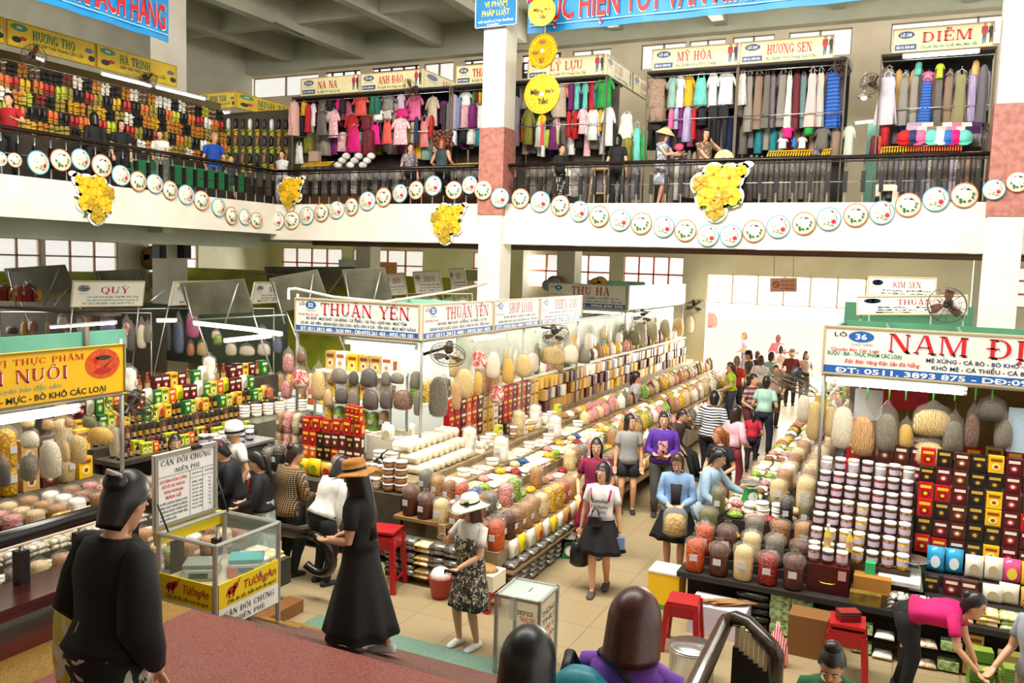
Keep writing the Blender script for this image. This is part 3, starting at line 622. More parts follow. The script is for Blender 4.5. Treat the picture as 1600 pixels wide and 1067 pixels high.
def stallsign(label, title, bl, br, h, num, lines, phone, tw=.55, tx=.26, th=.34, lean=0):
    it = [(title, 'S', tx, .54, tw, th, RED, M('#b9cfe0', .5)), ('#oval', .135, .8, .045, .11, BLUEB), (num, 'B', .115, .745, .04, .11, WHITEL), ('LÔ', 'N', .04, .79, .045, .08, DARKL), ('CHỢ HÀN', 'N', .1, .62, .075, .05, GREYL), ('Chuyên Bán Các Loại', 'N', .03, .5, .17, .06, RED), ('#rect', .0, .02, 1, .17, BLUEB), (phone, 'B', .05, .055, .9, .1, WHITEL)]
    for i, (t, u, w_) in enumerate(lines): it.append((t, 'B', u, .38 - .14 * i, w_, .075, NAVY))
    return signboard(label, bl, br, h, WS, it, lean)
SAZ = 2.8; cA = atz(656, 532, SAZ); lA = atz(447, 518, SAZ)
L1 = [('BÒ KHÔ - MỰC KHÔ - CÁ BÔNG - CÁ THIỀU - CÁ THU - KHÔ NAI - MỰC TẨM', .1, .8), ('CÁ BÒ - BÒ VIÊN - BÁNH KẸO CÁC LOẠI - ĐẶC SẢN VI CÁ - YẾN SÀO - MỰC MỘT NẮNG', .05, .92)]
stallsign('white sign with red two-word title and blue oval 52, front face', 'THUẬN YẾN', (lA.x, cA.y, SAZ), (cA.x, cA.y, SAZ), .5, '52', L1, 'ĐT: 0511.3812 480 - 3620 094 - DĐ:0935.261 403 - 0935.190 181', .7, .22)
L2 = [('BÒ KHÔ - MỰC KHÔ - CÁ BÔNG - CÁ THIỀU - CÁ THU', .2, .7), ('BÁNH KẸO CÁC LOẠI - ĐẶC SẢN VI CÁ - YẾN SÀO', .1, .84)]
xa = cA.x + .03
stallsign('white sign with the same red title on the aisle face', 'THUẬN YÊN', (xa, cA.y, SAZ), (xa, cA.y + 2.15, SAZ), .5, '52', L2, 'ĐT: 0511.3812 480 - 0935.261 403', .62, .3)
stallsign('white aisle sign with English word and blue oval 51', 'SHOP LOAN', (xa, cA.y + 2.18, SAZ), (xa, cA.y + 4.0, SAZ), .5, '51', L2, 'ĐT: 0905.826 484 - 0935.188', .52, .3)
stallsign('bleached white aisle sign third from the stall corner', 'THIÊN ANH', (xa, cA.y + 4.03, SAZ), (xa, cA.y + 6.1, SAZ), .5, '50', L2, 'ĐT: 0511.3812 999 - DĐ: 0914', .55, .32)
cB = atz(980, 484, SAZ); lB = atz(848, 478, SAZ)
stallsign('white sign with red title and blue oval 49 farther down aisle', 'THU HÀ', (lB.x, cB.y, SAZ), (cB.x, cB.y, SAZ), .62, '49', L2, 'ĐT: 0511.3812 - 0905.830 550', .48, .3)
r = signboard('overexposed blank side of the sign numbered 49', (cB.x + .03, cB.y, SAZ), (cB.x + .03, cB.y + 5.8, SAZ), .62, WS, [])
NZ = 2.7; nL = atz(1283, 583, NZ)
L3 = [('MÈ XỬNG - CÁ BÒ - BÒ KHÔ - MỰC KHÔ - MỰC MỘT NẮNG', .36, .62), ('KHÔ MÈ - CÁ THIỀU - CÁ BỐNG - KHÔ NAI - MỰC TẨM', .38, .6)]
stallsign('large white sign with red title and blue oval 36 at right', 'NAM ĐỊNH', nL, nL + V((3.1, .0, 0)), .58, '36', L3, 'ĐT: 0511. 3893 875 - DĐ:0905. 470 994', .62, .23, .36)
put_text('lettering', [o for o in COL.objects if o.get('label', '').startswith('large white sign')][0], 'RƯỢU - BIA - THỰC PHẨM CÁC LOẠI', .06, .235, .8, .045, GREENL, 'B')
put_text('lettering', [o for o in COL.objects if o.get('label', '').startswith('large white sign')][0], 'Đặc Biệt: Hàng Đặc Sản Đà Nẵng', .25, .15, .8, .045, RED, 'N', slant=.3)
# yellow sign of the left stall
YZ = 2.45; a, b = atz(-60, 640, YZ), atz(195, 612, YZ); a.x = b.x; YB = b.copy()
def yellow_sign():
    Mx, w = mat_frame((b.x, b.y - 2.7, YZ), (b.x, b.y, YZ)); h = .5; r = thing('shop_sign', 'yellow sign with red title and round seafood picture, far left', 'sign'); r.matrix_world = Mx
    MB().box2((0, 0, 0), (w, .06, h)).build('board', M('#f2bf12', .4, 'mottle', '#eab40c', 2, name='golden_sign'), r)
    f = MB(); [f.box2(*q) for q in (((0, -.012, 0), (w, .0, .014)), ((0, -.012, h - .014), (w, 0, h)), ((w - .014, -.012, 0), (w, 0, h)))]; f.build('frame', M('#8a6a28', .5), r)
    put_text('lettering', r, 'GIA VỊ THỰC PHẨM', w - 1.62, .385, 1.15, .055, RED, 'S')
    put_text('title', r, 'DÌ NUÔI', w - 1.5, .22, .85, .12, M('#b01a1c', .5), 'S', shadow=WHITEL)
    put_text('lettering', r, 'chuyên bán đặc sản:', w - 1.4, .135, .68, .042, M('#7f9a86', .5), 'N', slant=.3)
    put_text('lettering', r, 'TÔM - CÁ - MỰC - BÒ KHÔ CÁC LOẠI', w - 1.75, .04, 1.52, .055, DARKL, 'B')
    d = MB(); d.prism(ellipse(w - .26, .32, .2, .15, 26), .003, (0, -.001, 0)); d.mi = 1; d.prism(ellipse(w - .25, .38, .09, .025, 12), .003, (0, -.003, 0)); d.mi = 2; d.prism(ellipse(w - .26, .25, .1, .035, 12), .003, (0, -.003, 0)); d.prism(ellipse(w - .34, .36, .03, .04, 10), .003, (0, -.003, 0)); d.mi = 1
    for k in range(7): d.prism([(w - .34, .22), (w - .335, .22), (w - .24 + .02 * k, .3 + .01 * k), (w - .245 + .02 * k, .3 + .01 * k)], .002, (0, -.003, 0))
    d.build('round_picture', [M('#e2571a', .5, 'mottle', '#c23c10', 20), M('#3a2c1a', .5), M('#b81f1a', .5)], r)
yellow_sign()
def papersign(label, title, p0, p1, h, lines, lean=.25, oval='LÔ 64'):
    it = [(title, 'S', .38, .52, .4, .26, M('#a3262a', .5)), ('#oval', .15, .72, .085, .13, M('#7d8c8a', .5)), ('#oval', .15, .72, .075, .115, WS), (oval, 'N', .09, .68, .12, .08, NAVY), ('CHỢ HÀN', 'N', .09, .5, .13, .045, GREYL)]
    for i, t in enumerate(lines): it.append((t, 'N', .14 + .06 * (i < 2), .36 - .13 * i, .72, .065, DARKL if i != 1 else GREENL))
    r = signboard(label, p0, p1, h, WS, it, lean, frame='#c9b98a'); w_ = (V(p1) - V(p0)).length
    for x_ in (.06, w_ - .06): MB().tube([(x_, .07, .1), (x_, .07 , -V(p0).z)], .018, 6).build('leg', ALU, r)
    return r
z = 2.45
papersign('white tilted sign with three-letter red name, far left rear stall', 'QUỲ', atz(111, 480, 2.6), atz(223, 478, 2.6), .62, ['Các Loại Hương Đèn, Vàng Mã, Giấy Cúng', 'Đặc Biệt Các Loại Đồ Cúng Dùng Trong Dịp Lễ', 'ĐT: 0511.3812445 - DĐ: 0905.773013'])
papersign('white tilted sign half hidden behind the grey shutter board', 'HOA', atz(265, 478, 2.6), atz(356, 472, 2.6), .62, ['Các Loại Hương Đèn', 'Đặc Biệt Đồ Cúng', 'ĐT: 0511.3812'], .25, 'LÔ 65')
papersign('white tilted sign with red three-letter name behind corner stall', 'MAI', atz(392, 475, 2.6), atz(452, 472, 2.6), .6, ['Các Loại Hương Đèn', 'Vàng Mã', 'ĐT: 0511'], .25, 'LÔ 66')
for t, lb, x0, y0, x1, y1, h in (('KIM PHƯỢNG', 'small cream sign with two red words beyond grey boards', 606, 462, 636, 460, .6), ('THANH VÂN', 'small cream tilted sign in the middle distance left of column', 650, 459, 692, 457, .6), ('THÚY', 'small cream tilted sign nearest the white column', 706, 455, 730, 454, .6)):
    papersign(lb, t, aty(x0, y0, 19.5), aty(x1, y1, 19.5), h, ['Chuyên bán các loại', 'hương đèn vàng mã', 'ĐT: 0511'], .2)
papersign('white sign with red capitals behind the right stall, topmost', 'KIM SEN', aty(1354, 466, 17.2), aty(1462, 470, 17.2), .42, ['Thực phẩm', 'Đặc sản', 'ĐT'], 0)
papersign('white sign with blue oval 39 behind green partition boards', 'THUẬN Ý', aty(1338, 492, 14.2), aty(1512, 492, 14.2), .3, ['Bò khô', 'Mực khô', 'ĐT'], 0, 'LÔ 39')
Mx, w = mat_frame(aty(1203, 456, 24), aty(1245, 456, 24)); r = thing('no_smoking_sign', 'pink no smoking notice hanging in front of bright gate', 'sign'); r.matrix_world = Mx
MB().box2((0, 0, 0), (w, .02, .38)).build('board', M('#e8b8a2', .5), r)
c = MB(); c.tube([(.16 + .08 * cos(i * pi / 8), -.006, .2 + .08 * sin(i * pi / 8)) for i in range(17)], .012, 5); c.box((.16, -.006, .2), (.15, .01, .02), rot=Matrix.Rotation(.7, 3, 'Y')); c.build('symbol', RED, r); [MB().tube([(x_, .01, .38), (x_, .01, 4.95 - r.matrix_world.translation.z)], .006, 5).build('wire', BLACK, r) for x_ in (.1, w - .1)]
for i, t in enumerate(('KHÔNG HÚT THUỐC', 'TRONG CHỢ', 'NO SMOKING')): put_text('lettering', r, t, .28, .26 - .1 * i, w - .34, .055, RED, 'B')
# ------------------------------------------------------------------ shared stall fittings
TUBEM = M('#fbfff8', .4, name='lit_tube', emit=9)
def tube_light(label, a, b, group=None, cat='lamp'):
    a, b = V(a), V(b); d = b - a; r = thing('fluorescent_lamp', label, cat, a, group=group)
    u = d.normalized(); up = V((0, 0, 1))
    MB().tube([u * .03, d - u * .03], .022, 8).build('tube', TUBEM, r)
    f = MB(); f.tube([up * .04, d + up * .04], .03, 4, smooth=False); f.tube([u * 0, u * .035], .026, 8); f.tube([d - u * .035, d], .026, 8); f.build('fixture', WHITE, r)
    return r
def fan(label, c, look, R=.22, arm=None, group='wall fans over the stalls'):
    """A caged stall fan: cage, blades, motor and mounting arm."""
    c = V(c); q = V(look).normalized().to_track_quat('Z', 'X'); r = thing('electric_fan', label, 'fan', c, group=group)
    T = Matrix.Translation((0, 0, 0)) @ q.to_matrix().to_4x4()
    g = MB(); g.T = T
    def ring(rad, z, t=.006): g.loft([[((rad + t * cos(b)) * cos(2 * pi * j / 24), (rad + t * cos(b)) * sin(2 * pi * j / 24), z + t * sin(b)) for j in range(24)] for b in (0, 2.1, 4.2)], True, False, True)
    for rad, z in ((R, 0), (R, .05), (R * .7, .075), (R * .35, .085), (R * .7, -.04)): ring(rad, z, .007 if rad == R else .003)
    for j in range(14):
        a = 2 * pi * j / 14; e = (cos(a), sin(a)); g.tube([(e[0] * .03, e[1] * .03, .09), (e[0] * R * .6, e[1] * R * .6, .08), (e[0] * R, e[1] * R, .03), (e[0] * R * .7, e[1] * R * .7, -.04), (e[0] * .05, e[1] * .05, -.05)], .0025, 4)
    g.build('cage', M('#6f675a', .35, metal=.5), r)
    b = MB(); b.T = T
    for k in range(3):
        a = k * 2.094; pts = []
        for s, u in ((.06, -.5), (.5, -.75), (.88, -.55), (.92, .1), (.6, .3), (.06, .3)): pts.append((R * s * cos(a + u * .8), R * s * sin(a + u * .8), .02 + .02 * u))
        b.add(pts + [(x, y, z + .006) for x, y, z in pts], [(0, 1, 2, 3, 4, 5), (11, 10, 9, 8, 7, 6)] + [(i, (i + 1) % 6, 6 + (i + 1) % 6, 6 + i) for i in range(6)])
    b.build('blades', M('#5f3020', .3, alpha=.7, name='amber_blade'), r)
    m = MB(); m.T = T; m.lathe([(.001, -.2), (.05, -.19), (.065, -.12), (.065, -.06), (.05, -.03), (.001, -.03)], 14); m.lathe([(.001, .06), (.03, .065), (.025, .1), (.001, .105)], 10); m.build('motor', BLACK, r)
    if arm is not None: MB().tube([T @ V((0, 0, -.13)), V(arm) - c], .022, 8).build('arm', BLACK, r)
    return r
# ------------------------------------------------------------------ clothes stalls upstairs
def garment(kind):
    """Cloth of unit width and height, hanging from its top centre; x across, z down."""
    mb = MB(); n = 20
    def body(rows, ph=0.):
        R = []
        for z, hw, dp, fo in rows: R.append([(hw * cos(t) * (1 + fo * .5 * sin(6 * t + ph)), dp * sin(t) * (1 + fo * 2 * sin(7 * t + z * 4 + ph)), z) for t in [2 * pi * j / n for j in range(n)]])
        mb.loft(R)
    if kind == 'T':
        body([(-.0, .1, .05, 0), (-.05, .26, .07, 0), (-.16, .33, .1, .03), (-.45, .31, .13, .08), (-.75, .33, .13, .14), (-1, .36, .13, .22)])
        for s in (-1, 1): mb.tube([(s * .22, 0, -.07), (s * .36, 0, -.2), (s * .47, .01, -.4)], [.09, .1, .085], 10, flat=.7)
    elif kind == 'L':
        body([(-.0, .1, .05, 0), (-.05, .24, .07, 0), (-.16, .31, .1, .03), (-.5, .3, .13, .1), (-1, .36, .13, .22)])
        for s in (-1, 1): mb.tube([(s * .22, 0, -.07), (s * .36, 0, -.25), (s * .42, .0, -.6), (s * .45, -.03, -.86)], [.08, .09, .08, .06], 10, flat=.7)
    elif kind == 'K':
        body([(-.14, .3, .08, .02), (-.28, .36, .12, .04), (-.6, .38, .14, .12), (-1, .5, .14, .22)])
        for s in (-1, 1): mb.tube([(s * .2, .03, -.18), (s * .2, 0, 0), (s * .2, -.05, -.18)], .05, 6)
    elif kind == 'D':
        body([(-.08, .28, .07, .02), (-.2, .36, .12, .05), (-.34, .33, .12, .1), (-.38, .34, .13, .14), (-.7, .43, .15, .2), (-1, .5, .15, .26)])
        for s in (-1, 1): mb.tube([(s * .18, .03, -.1), (s * .1, 0, 0), (s * .18, -.04, -.1)], .03, 6)
    elif kind == 'P':
        body([(0, .46, .1, .02), (-.1, .48, .12, .03), (-.3, .5, .13, .06), (-.36, .5, .12, .08)])
        for s in (-1, 1): mb.tube([(s * .25, 0, -.3), (s * .26, .01, -.6), (s * .28, 0, -1)], [.24, .2, .2], 12, flat=.55)
    elif kind == 'S':
        body([(0, .12, .12, 0), (-.05, .35, .3, .05), (-.2, .46, .42, .1), (-.6, .44, .45, .16), (-1, .5, .42, .22)])
    o = mb.build('g', WHITE); me = o.data; bpy.data.objects.remove(o); return me
GM = {k: garment(k) for k in 'TLKDPS'}
h_ = MB(); h_.tube([(0, 0, .1), (.03, 0, .13), (0, 0, .16), (-.03, 0, .14)], .012, 5); h_.tube([(-.32, 0, -.08), (-.1, 0, .03), (0, 0, .06), (0, 0, .1)], .014, 5); h_.tube([(.32, 0, -.08), (.1, 0, .03), (0, 0, .06)], .014, 5)
_o = h_.build('h', M('#d8d4c8', .5)); HANG = _o.data; bpy.data.objects.remove(_o)
PAL = dict(w='#f4f1ea', k='#121113', r='#c4161c', m='#e0107c', p='#e86a9a', c='#ee5a4e', s='#e88a86', n='#26305c', o='#8a8428', y='#e2b01c', a='#6fd0bf', t='#17818a', g='#27a344', l='#b9cf2a', v='#7a1f6a', u='#4a1f5c', b='#8f5f38', e='#cbb79a', d='#2a2422', h='#8a857c', i='#b7a6cb', j='#2f6fc0', q='#6a1622', f='#8fb5a4', x='#1f6f5a', z='#e0662a')
PAT = {'1': ('zigzag', '#2a2522', 9), '2': ('stripe', '#efe6d6', 14), '3': ('floral', '#e8a2ae', 16), '4': ('mottle', '#a0968a', 22), '5': ('dots', '#f2ead8', 26), '6': ('zigzag', '#8f8578', 18), '7': ('stripe', '#1d3f8f', 5), '8': ('plaid', '#e6b9a8', 12), '9': ('floral', '#6a625c', 22)}
NAMES = dict(w='white', k='black', r='red', m='magenta', p='pink', c='coral', s='salmon', n='navy', o='olive', y='mustard yellow', a='aqua', t='teal', g='green', l='lime', v='plum', u='purple', b='brown', e='beige', d='dark brown', h='grey', i='lilac', j='blue', q='maroon', f='sage', x='dark green', z='orange')
PNAMES = {'1': 'zigzag', '2': 'striped', '3': 'pink-flowered', '4': 'mottled', '5': 'spotted', '6': 'tribal-patterned', '7': 'blue-striped', '8': 'checked', '9': 'dark-flowered'}
KN = dict(T='T-shirt', L='blouse', K='sleeveless top', D='dress', P='trousers', S='garment')
_gm = {}; _seen = {}
def gmat(c, p): 
    if p: k, c2, s = PAT[p]; return M(PAL[c], .75, k, c2, s)
    return M(PAL[c], .75, 'mottle', '#%02x%02x%02x' % tuple(int(int(PAL[c][i:i + 2], 16) * .8) for i in (1, 3, 5)), 3)
def hang(spec, y, where, group):
    """spec: kind, colour, optional pattern : x0,x1,y0,y1 in picture pixels, hung at depth y."""
    head, box = spec.split(':'); k, c = head[0], head[1]; p = head[2] if len(head) > 2 else ''
    x0, x1, y0, y1 = map(float, box.split(','))
    a, b_, e = aty((x0 + x1) / 2, y0, y), aty(x0, y0, y), aty(x1, y0, y); bot = aty((x0 + x1) / 2, y1, y)
    if (k, c, p) not in _gm: me = GM[k].copy(); me.materials[0] = gmat(c, p); _gm[(k, c, p)] = me
    o = ob({'T': 't_shirt', 'L': 'blouse', 'K': 'tank_top', 'D': 'dress', 'P': 'trousers', 'S': 'hanging_garment'}[k], _gm[(k, c, p)], loc=a)
    w = (e - b_).length; o.scale = (w, min(w * (1.0 if k != 'S' else 1.2), .34), a.z - bot.z); o.rotation_euler.z = rnd.uniform(-.25, .25)
    if k != 'S' and w > .2: hg = ob('hanger', HANG, o); hg.scale = (1, 1, .5)
    d = f"{NAMES[c]} {PNAMES[p] + ' ' if p else ''}{KN[k]}"; key = (d, where); i = _seen.get(key, 0); _seen[key] = i + 1
    tag(o, f'{d} {where}, {nth(i)} from left', 'clothing', group); return o
S1 = """Sr2:453,467,158,212 Sy:472,480,157,181 Sk:468,477,177,211 Sr:478,485,162,207 Tw:484,495,162,197 Td6:497,511,155,175 Kh1:492,513,173,212 Sk:512,521,156,173 Sm:526,532,154,172 Sk:532,540,154,177
Tw3:509,533,172,215 Tc:548,579,149,181 Sx:579,587,150,177 Sx:586,595,150,179 Th:596,618,149,173 Ti8:620,634,148,170 Tp:632,664,149,188 Te:664,688,152,197 Sd:691,698,162,228 Sd6:697,705,160,226
Tr:536,563,178,228 Tq:562,582,180,204 Tw:582,600,172,188 Th2:596,615,170,186 Tm:615,642,170,184 Ku:588,598,190,228 Ks:654,672,183,230 Sr:671,678,180,215 So:633,643,192,225 Se:642,649,190,224 Sn:648,654,182,223"""
S1F = "Km:539,567,196,238 Sq:567,586,202,243 Km:577,595,190,226 Kc:596,614,186,225 Tw3:611,641,185,226 Kw:459,476,223,256"
S1R = """Si4:703,716,147,202 Sj4:713,721,152,200 Tw:719,738,144,167 Sh3:721,734,164,200 Sv:733,746,162,200 Sg:738,743,143,160 Sq:742,748,143,160 Sy:746,754,143,162 Tw:743,757,162,200 Sw:706,714,202,227 Sk:719,731,202,224 Sw:731,744,202,226 St:744,754,203,228"""
S2 = """Si4:800,813,150,228 Sd:801,812,130,152 Sz:814,821,187,222 To:816,836,172,226 Te4:862,890,132,183 Sc:881,891,130,152 Sv:889,898,129,172 Ta:895,908,128,171 Sn:904,912,129,170 Ta:909,921,128,170 Tr:918,934,124,172 St:925,937,127,168 Tg:930,961,121,168
Sr:886,894,172,214 Sr:895,905,173,217 Tw3:903,920,170,209 Lw:917,938,170,219 Sy:935,943,170,205 Tw:939,963,168,228 Sf2:838,853,187,230 Sl:852,861,202,232 Kv:857,872,192,234 Sl2:865,874,200,225 Dy5:967,992,175,217 So:975,990,215,252 Ka:989,1003,192,252 Kg:999,1013,202,250 Sw:846,852,225,245"""
S3 = """Tb4:1009,1046,123,168 Sb4:1014,1042,166,191 Pk:1012,1034,190,228 Tf:1043,1060,120,168 Tw:1055,1072,119,168 Ty:1066,1088,119,166 Ka:1085,1107,115,164 Tw:1105,1125,114,167 Tw:1120,1152,114,163
Sp:1045,1054,170,202 Si:1053,1062,168,202 Sv:1061,1069,167,215 Si:1068,1082,166,222 Sr:1081,1089,168,218 Tk:1087,1109,166,196 Pk:1107,1122,165,226 Pk:1119,1140,165,228"""
S4 = """Dk5:1153,1169,110,164 Dh6:1164,1180,112,206 Db6:1178,1196,112,202 Dk6:1193,1207,110,200 Du6:1202,1215,112,200 Dh6:1216,1233,110,198 Dk5:1229,1241,111,200 Dq:1239,1254,109,202 Dt6:1249,1264,112,200 Ds2:1261,1280,108,198 Dh2:1275,1292,107,198 Dj7:1288,1319,105,200
Tm:1220,1242,199,216 Sg:1256,1272,199,212 Tk6:1272,1300,199,234 Tw:1215,1232,215,232 Tj:1236,1246,215,230 Tw:1246,1262,214,232 Tf2:1317,1339,197,243 Sb6:1300,1316,205,243"""
S5 = """Di2:1370,1406,114,195 Dh6:1404,1424,116,196 Dh4:1422,1440,109,195 Dj7:1438,1461,121,195 Dk6:1460,1477,118,193 Db6:1474,1494,114,192 Do6:1491,1515,110,192 Si:1514,1530,116,190 Sy8:1519,1532,94,147 Sn6:1530,1547,101,192 Dh6:1380,1400,104,150 Sa:1430,1442,97,118 Tl:1462,1477,99,122 Tp:1440,1462,112,130
Sr:1376,1392,196,228 Sq:1360,1374,212,243 Sc:1366,1380,212,243"""
for src, y, wh in ((S1, 18.62, 'in the pink-top stall'), (S1F, 18.3, 'in front of the pink-top stall'), (S1R, 18.7, 'left of the white column'), (S2, 18.68, 'in the gold-coin stall'), (S3, 18.66, 'under the fourth cream sign'), (S4, 18.7, 'in the long-dress stall'), (S5, 18.64, 'in the far right dress stall')):
    for j, s in enumerate(src.split()): hang(s, y + .07 * (j % 3), wh, 'clothes hanging in the upstairs stalls')
# racks of patterned trousers behind the railing
def rack(x0, x1, y0, y1, n, cols, where, y=18.1):
    for i in range(n):
        x = x0 + (x1 - x0) * i / n; w = (x1 - x0) / n; c = cols[(i * 7 + i // 3) % len(cols)]
        hang(f'S{c}:{x},{x + w * 1.1},{y0 + rnd.uniform(-2, 2)},{y1 + rnd.uniform(-6, 6)}', y + .06 * (i % 2), where, 'patterned trousers racked behind the railing')
DK = ['d6', 'k6', 'h1', 'k4', 'd9', 'h6', 'w9', 'k6', 'n6']
rack(470, 640, 262, 316, 15, DK, 'on low rack left of white column'); rack(660, 750, 262, 316, 7, DK, 'on low rack beside white column')
rack(828, 1000, 258, 312, 13, DK + ['k5'], 'on low rack behind gold coins'); rack(1046, 1090, 236, 312, 5, ['d6', 'b6', 'h1', 'k2'], 'between the two balcony women')
rack(1170, 1300, 243, 316, 16, DK + ['b6', 'e6'], 'on long rack right of flowers'); rack(1372, 1535, 240, 316, 19, DK + ['b6', 'n6', 'i6'], 'on rack in far right stall')
for i, (x0, x1, y0, c, wh) in enumerate(((1201, 1270, 238, 'y', 'yellow hangers in a row above the long low rack'), (1286, 1300, 236, 'y', 'short bunch of yellow hangers by the mint shirt'), (1378, 1420, 232, 'y', 'yellow hangers in a row above the far right rack'), (1420, 1506, 230, 'z', 'orange hangers in a row above the far right rack'), (476, 522, 256, 'y', 'yellow hangers in a row left of white bundles'), (700, 750, 258, 'y', 'pale yellow hangers beside the white column'))):
    a, b_ = aty(x0, y0, 18.05), aty(x1, y0 - 2, 18.05); m = MB(); n = max(4, int((x1 - x0) / 4))
    for j in range(n): p = a.lerp(b_, j / n); m.tube([p + V((0, .15, -.1)), p, p + V((.0, -.15, -.1))], .014, 5)
    m.tube([a + V((0, 0, .02)), b_ + V((0, 0, .02))], .012, 5); tag(m.build('clothes_hangers', M(PAL[c], .5)), wh, 'hanger', kind='stuff')
def fill(x0, x1, y0, y1, n, cols, where, y=19.05, kinds='STSL'):
    for i in range(n):
        x = x0 + (x1 - x0) * i / n; w = (x1 - x0) / n * 1.15; c = cols[(i * 5 + i // 4) % len(cols)]
        hang(f'{kinds[i % len(kinds)]}{c}:{x},{x + w},{y0 + rnd.uniform(-2, 2)},{y1 + rnd.uniform(-9, 5)}', y, where, 'clothes packed at the back of the upstairs stalls')
CA = ['k', 'h6', 'q', 'e', 'w3', 'n', 'd6', 'p', 'f', 'w', 'v', 'o']; CB = ['d6', 'h1', 'k4', 'b6', 'h6', 'n6', 'k6', 'i6', 'w9']
fill(460, 700, 156, 196, 19, CA, 'at the back of pink-top stall'); fill(476, 700, 205, 246, 17, CA[::-1] + ['y', 'a'], 'low at the back of pink-top stall'); fill(704, 752, 150, 232, 5, CA, 'at the back by white column')
fill(802, 944, 134, 176, 12, ['w', 'h6', 'v', 'n', 'r', 'e', 't'], 'at the back of gold-coin stall'); fill(804, 960, 186, 240, 13, ['k', 'w', 'r', 'd6', 'x', 'w3', 'u'], 'low at the back of gold-coin stall'); fill(1012, 1148, 124, 172, 9, ['e', 'w', 'h', 'f', 'k'], 'at the back of tee stall'); fill(1014, 1146, 180, 232, 11, ['k', 'q', 'p', 'd', 'n', 'h'], 'low at the back of tee stall')
fill(1154, 1322, 114, 176, 14, CB, 'at the back of long-dress stall'); fill(1156, 1322, 196, 240, 14, CB + ['q', 't'], 'low at the back of long-dress stall'); fill(1376, 1548, 108, 176, 15, CB + ['u', 'y8'], 'at the back of far right stall'); fill(1378, 1548, 192, 232, 12, CB + ['p', 'j'], 'low at the back of far right stall')
# counters, caps, bundles and stall frames
SHK = M('#3a3128', .8, 'mottle', '#2a241d', 4, name='dark_stall_board')
def upstall(name_l, px0, px1, back=2.6, col='#4a4038', zt=8.2):
    a, b_ = aty(px0, 140, UY), aty(px1, 140, UY); r = thing('clothes_stall', name_l, 'stall', (a.x, UY, 5.2)); w = b_.x - a.x
    MB().box2((0, .95, 0), (w, 1.0, zt - 5.25)).build('back_board', M(col, .85, 'mottle', None, 3), r)
    MB().box2((0, -.3, 0), (w, .0, .12)).build('counter', SHK, r)
    [MB().box2((x - .015, .02, 0), (x + .015, .05, zt - 5.2)).build('post', ROOFW, r) for x in (.0, w)]
    MB().tube([(0, .1, zt - 5.32), (w, .1, zt - 5.32)], .012, 6).build('upper_rail', STEEL, r); MB().tube([(0, .12, 1.95), (w, .12, 1.95)], .012, 6).build('lower_rail', STEEL, r)
    MB().box2((0, 0, zt - 5.25), (w, 1.2, zt - 5.2)).build('sign_shelf', SHK, r); return r
upstall('clothes stall with pink and coral tops under cream signs', 456, 702); upstall('clothes stall cut by the white column', 706, 797); upstall('clothes stall of plain bright blouses beside gold coins', 799, 946, col='#6a6258')
upstall('clothes stall of tees beside the woman in conical hat', 1010, 1150, col='#2e2822'); upstall('clothes stall of long patterned dresses', 1152, 1320, col='#2e2822'); upstall('far right clothes stall with row of caps', 1374, 1552, col='#2e2822')
tag(MB().box2((-1.35, 21.5, 5.2), (-.4, 21.6, 7.4)).build('stall_board', M('#8fc8b2', .7)), 'pale green board between the two right clothes stalls', 'board')
CAPM = {}
def cap(px, py, c, i):
    if c not in CAPM:
        m = MB(); m.lathe([(.1, 0), (.1, .05), (.085, .09), (.05, .12), (.001, .13)], 12); m.prism([(-.09, -.03), (-.08, -.1), (-.04, -.17), (.04, -.17), (.08, -.1), (.09, -.03)], .012, (0, 0, .0), (1, 0, 0), (0, 1, 0)); CAPM[c] = m.build('c', M(PAL[c], .7)).data; bpy.data.objects.remove([o for o in COL.objects if o.data == CAPM[c]][0])
    o = ob('cap', CAPM[c], loc=aty(px, py, 18.2)); o.rotation_euler = (.5, 0, rnd.uniform(-.5, .2)); o.scale = (1.5,) * 3
    tag(o, f'{NAMES[c]} cap, {nth(i)} from left on the cap shelf', 'cap', 'caps in a row in the far right stall')
for i, (x, c) in enumerate(zip((1414, 1426, 1438, 1455, 1468, 1481, 1493, 1506), 'rnpawjma')): cap(x, 219, c, i)
def fold(px, py, c, i, lab, y=18.3):
    o = MB().box((0, 0, 0), (.26, .3, .14)); me = o.build('folded_shirt', gmat(c[0], c[1:])); me.location = aty(px, py, y); me.rotation_euler.x = .4; tag(me, lab, 'clothing', 'folded shirts above the caps')
for i, (x, c) in enumerate(zip((1428, 1446, 1460, 1475, 1490, 1506, 1520), ('i8', 'w8', 'd8', 'w6', 'p8', 'w8', 'u'))): fold(x, 200, c, i, f'folded {NAMES[c[0]]} shirt, {nth(i)} from left above the caps')
wb = MB()
for i in range(9): p = aty(528 + 6.5 * i, 258 - (i % 3) * 7, 18.15); wb.ball(p, .11, 9, 6, (1.1, .9, .8))
tag(wb.build('cloth_bundles', M('#eeeae2', .7, 'mottle', '#b9b4ac', 9)), 'heap of white and grey cloth bundles below pink tops', 'bundle', kind='stuff')
r = thing('handbag', 'brown patterned handbag on the counter left of white bundles', 'bag', aty(492, 252, 18.2)); MB().box((0, 0, .12), (.3, .14, .26)).build('body', M('#6e3a30', .6, 'zigzag', '#d8c0a8', 16), r); MB().tube([(.1 * cos(t), 0, .25 + .13 * sin(t)) for t in [i * pi / 8 for i in range(9)]], .012, 6).build('handle', M('#6e3a30', .6), r)
r = thing('stool', 'tall wooden bar stool behind the railing by gold coins', 'stool', (aty(937, 310, 18.0).x, 18.0, 5.2))
MB().lathe([(.001, .8), (.19, .8), (.19, .86), (.001, .86)], 16).build('seat', M('#b79a6a', .5), r)
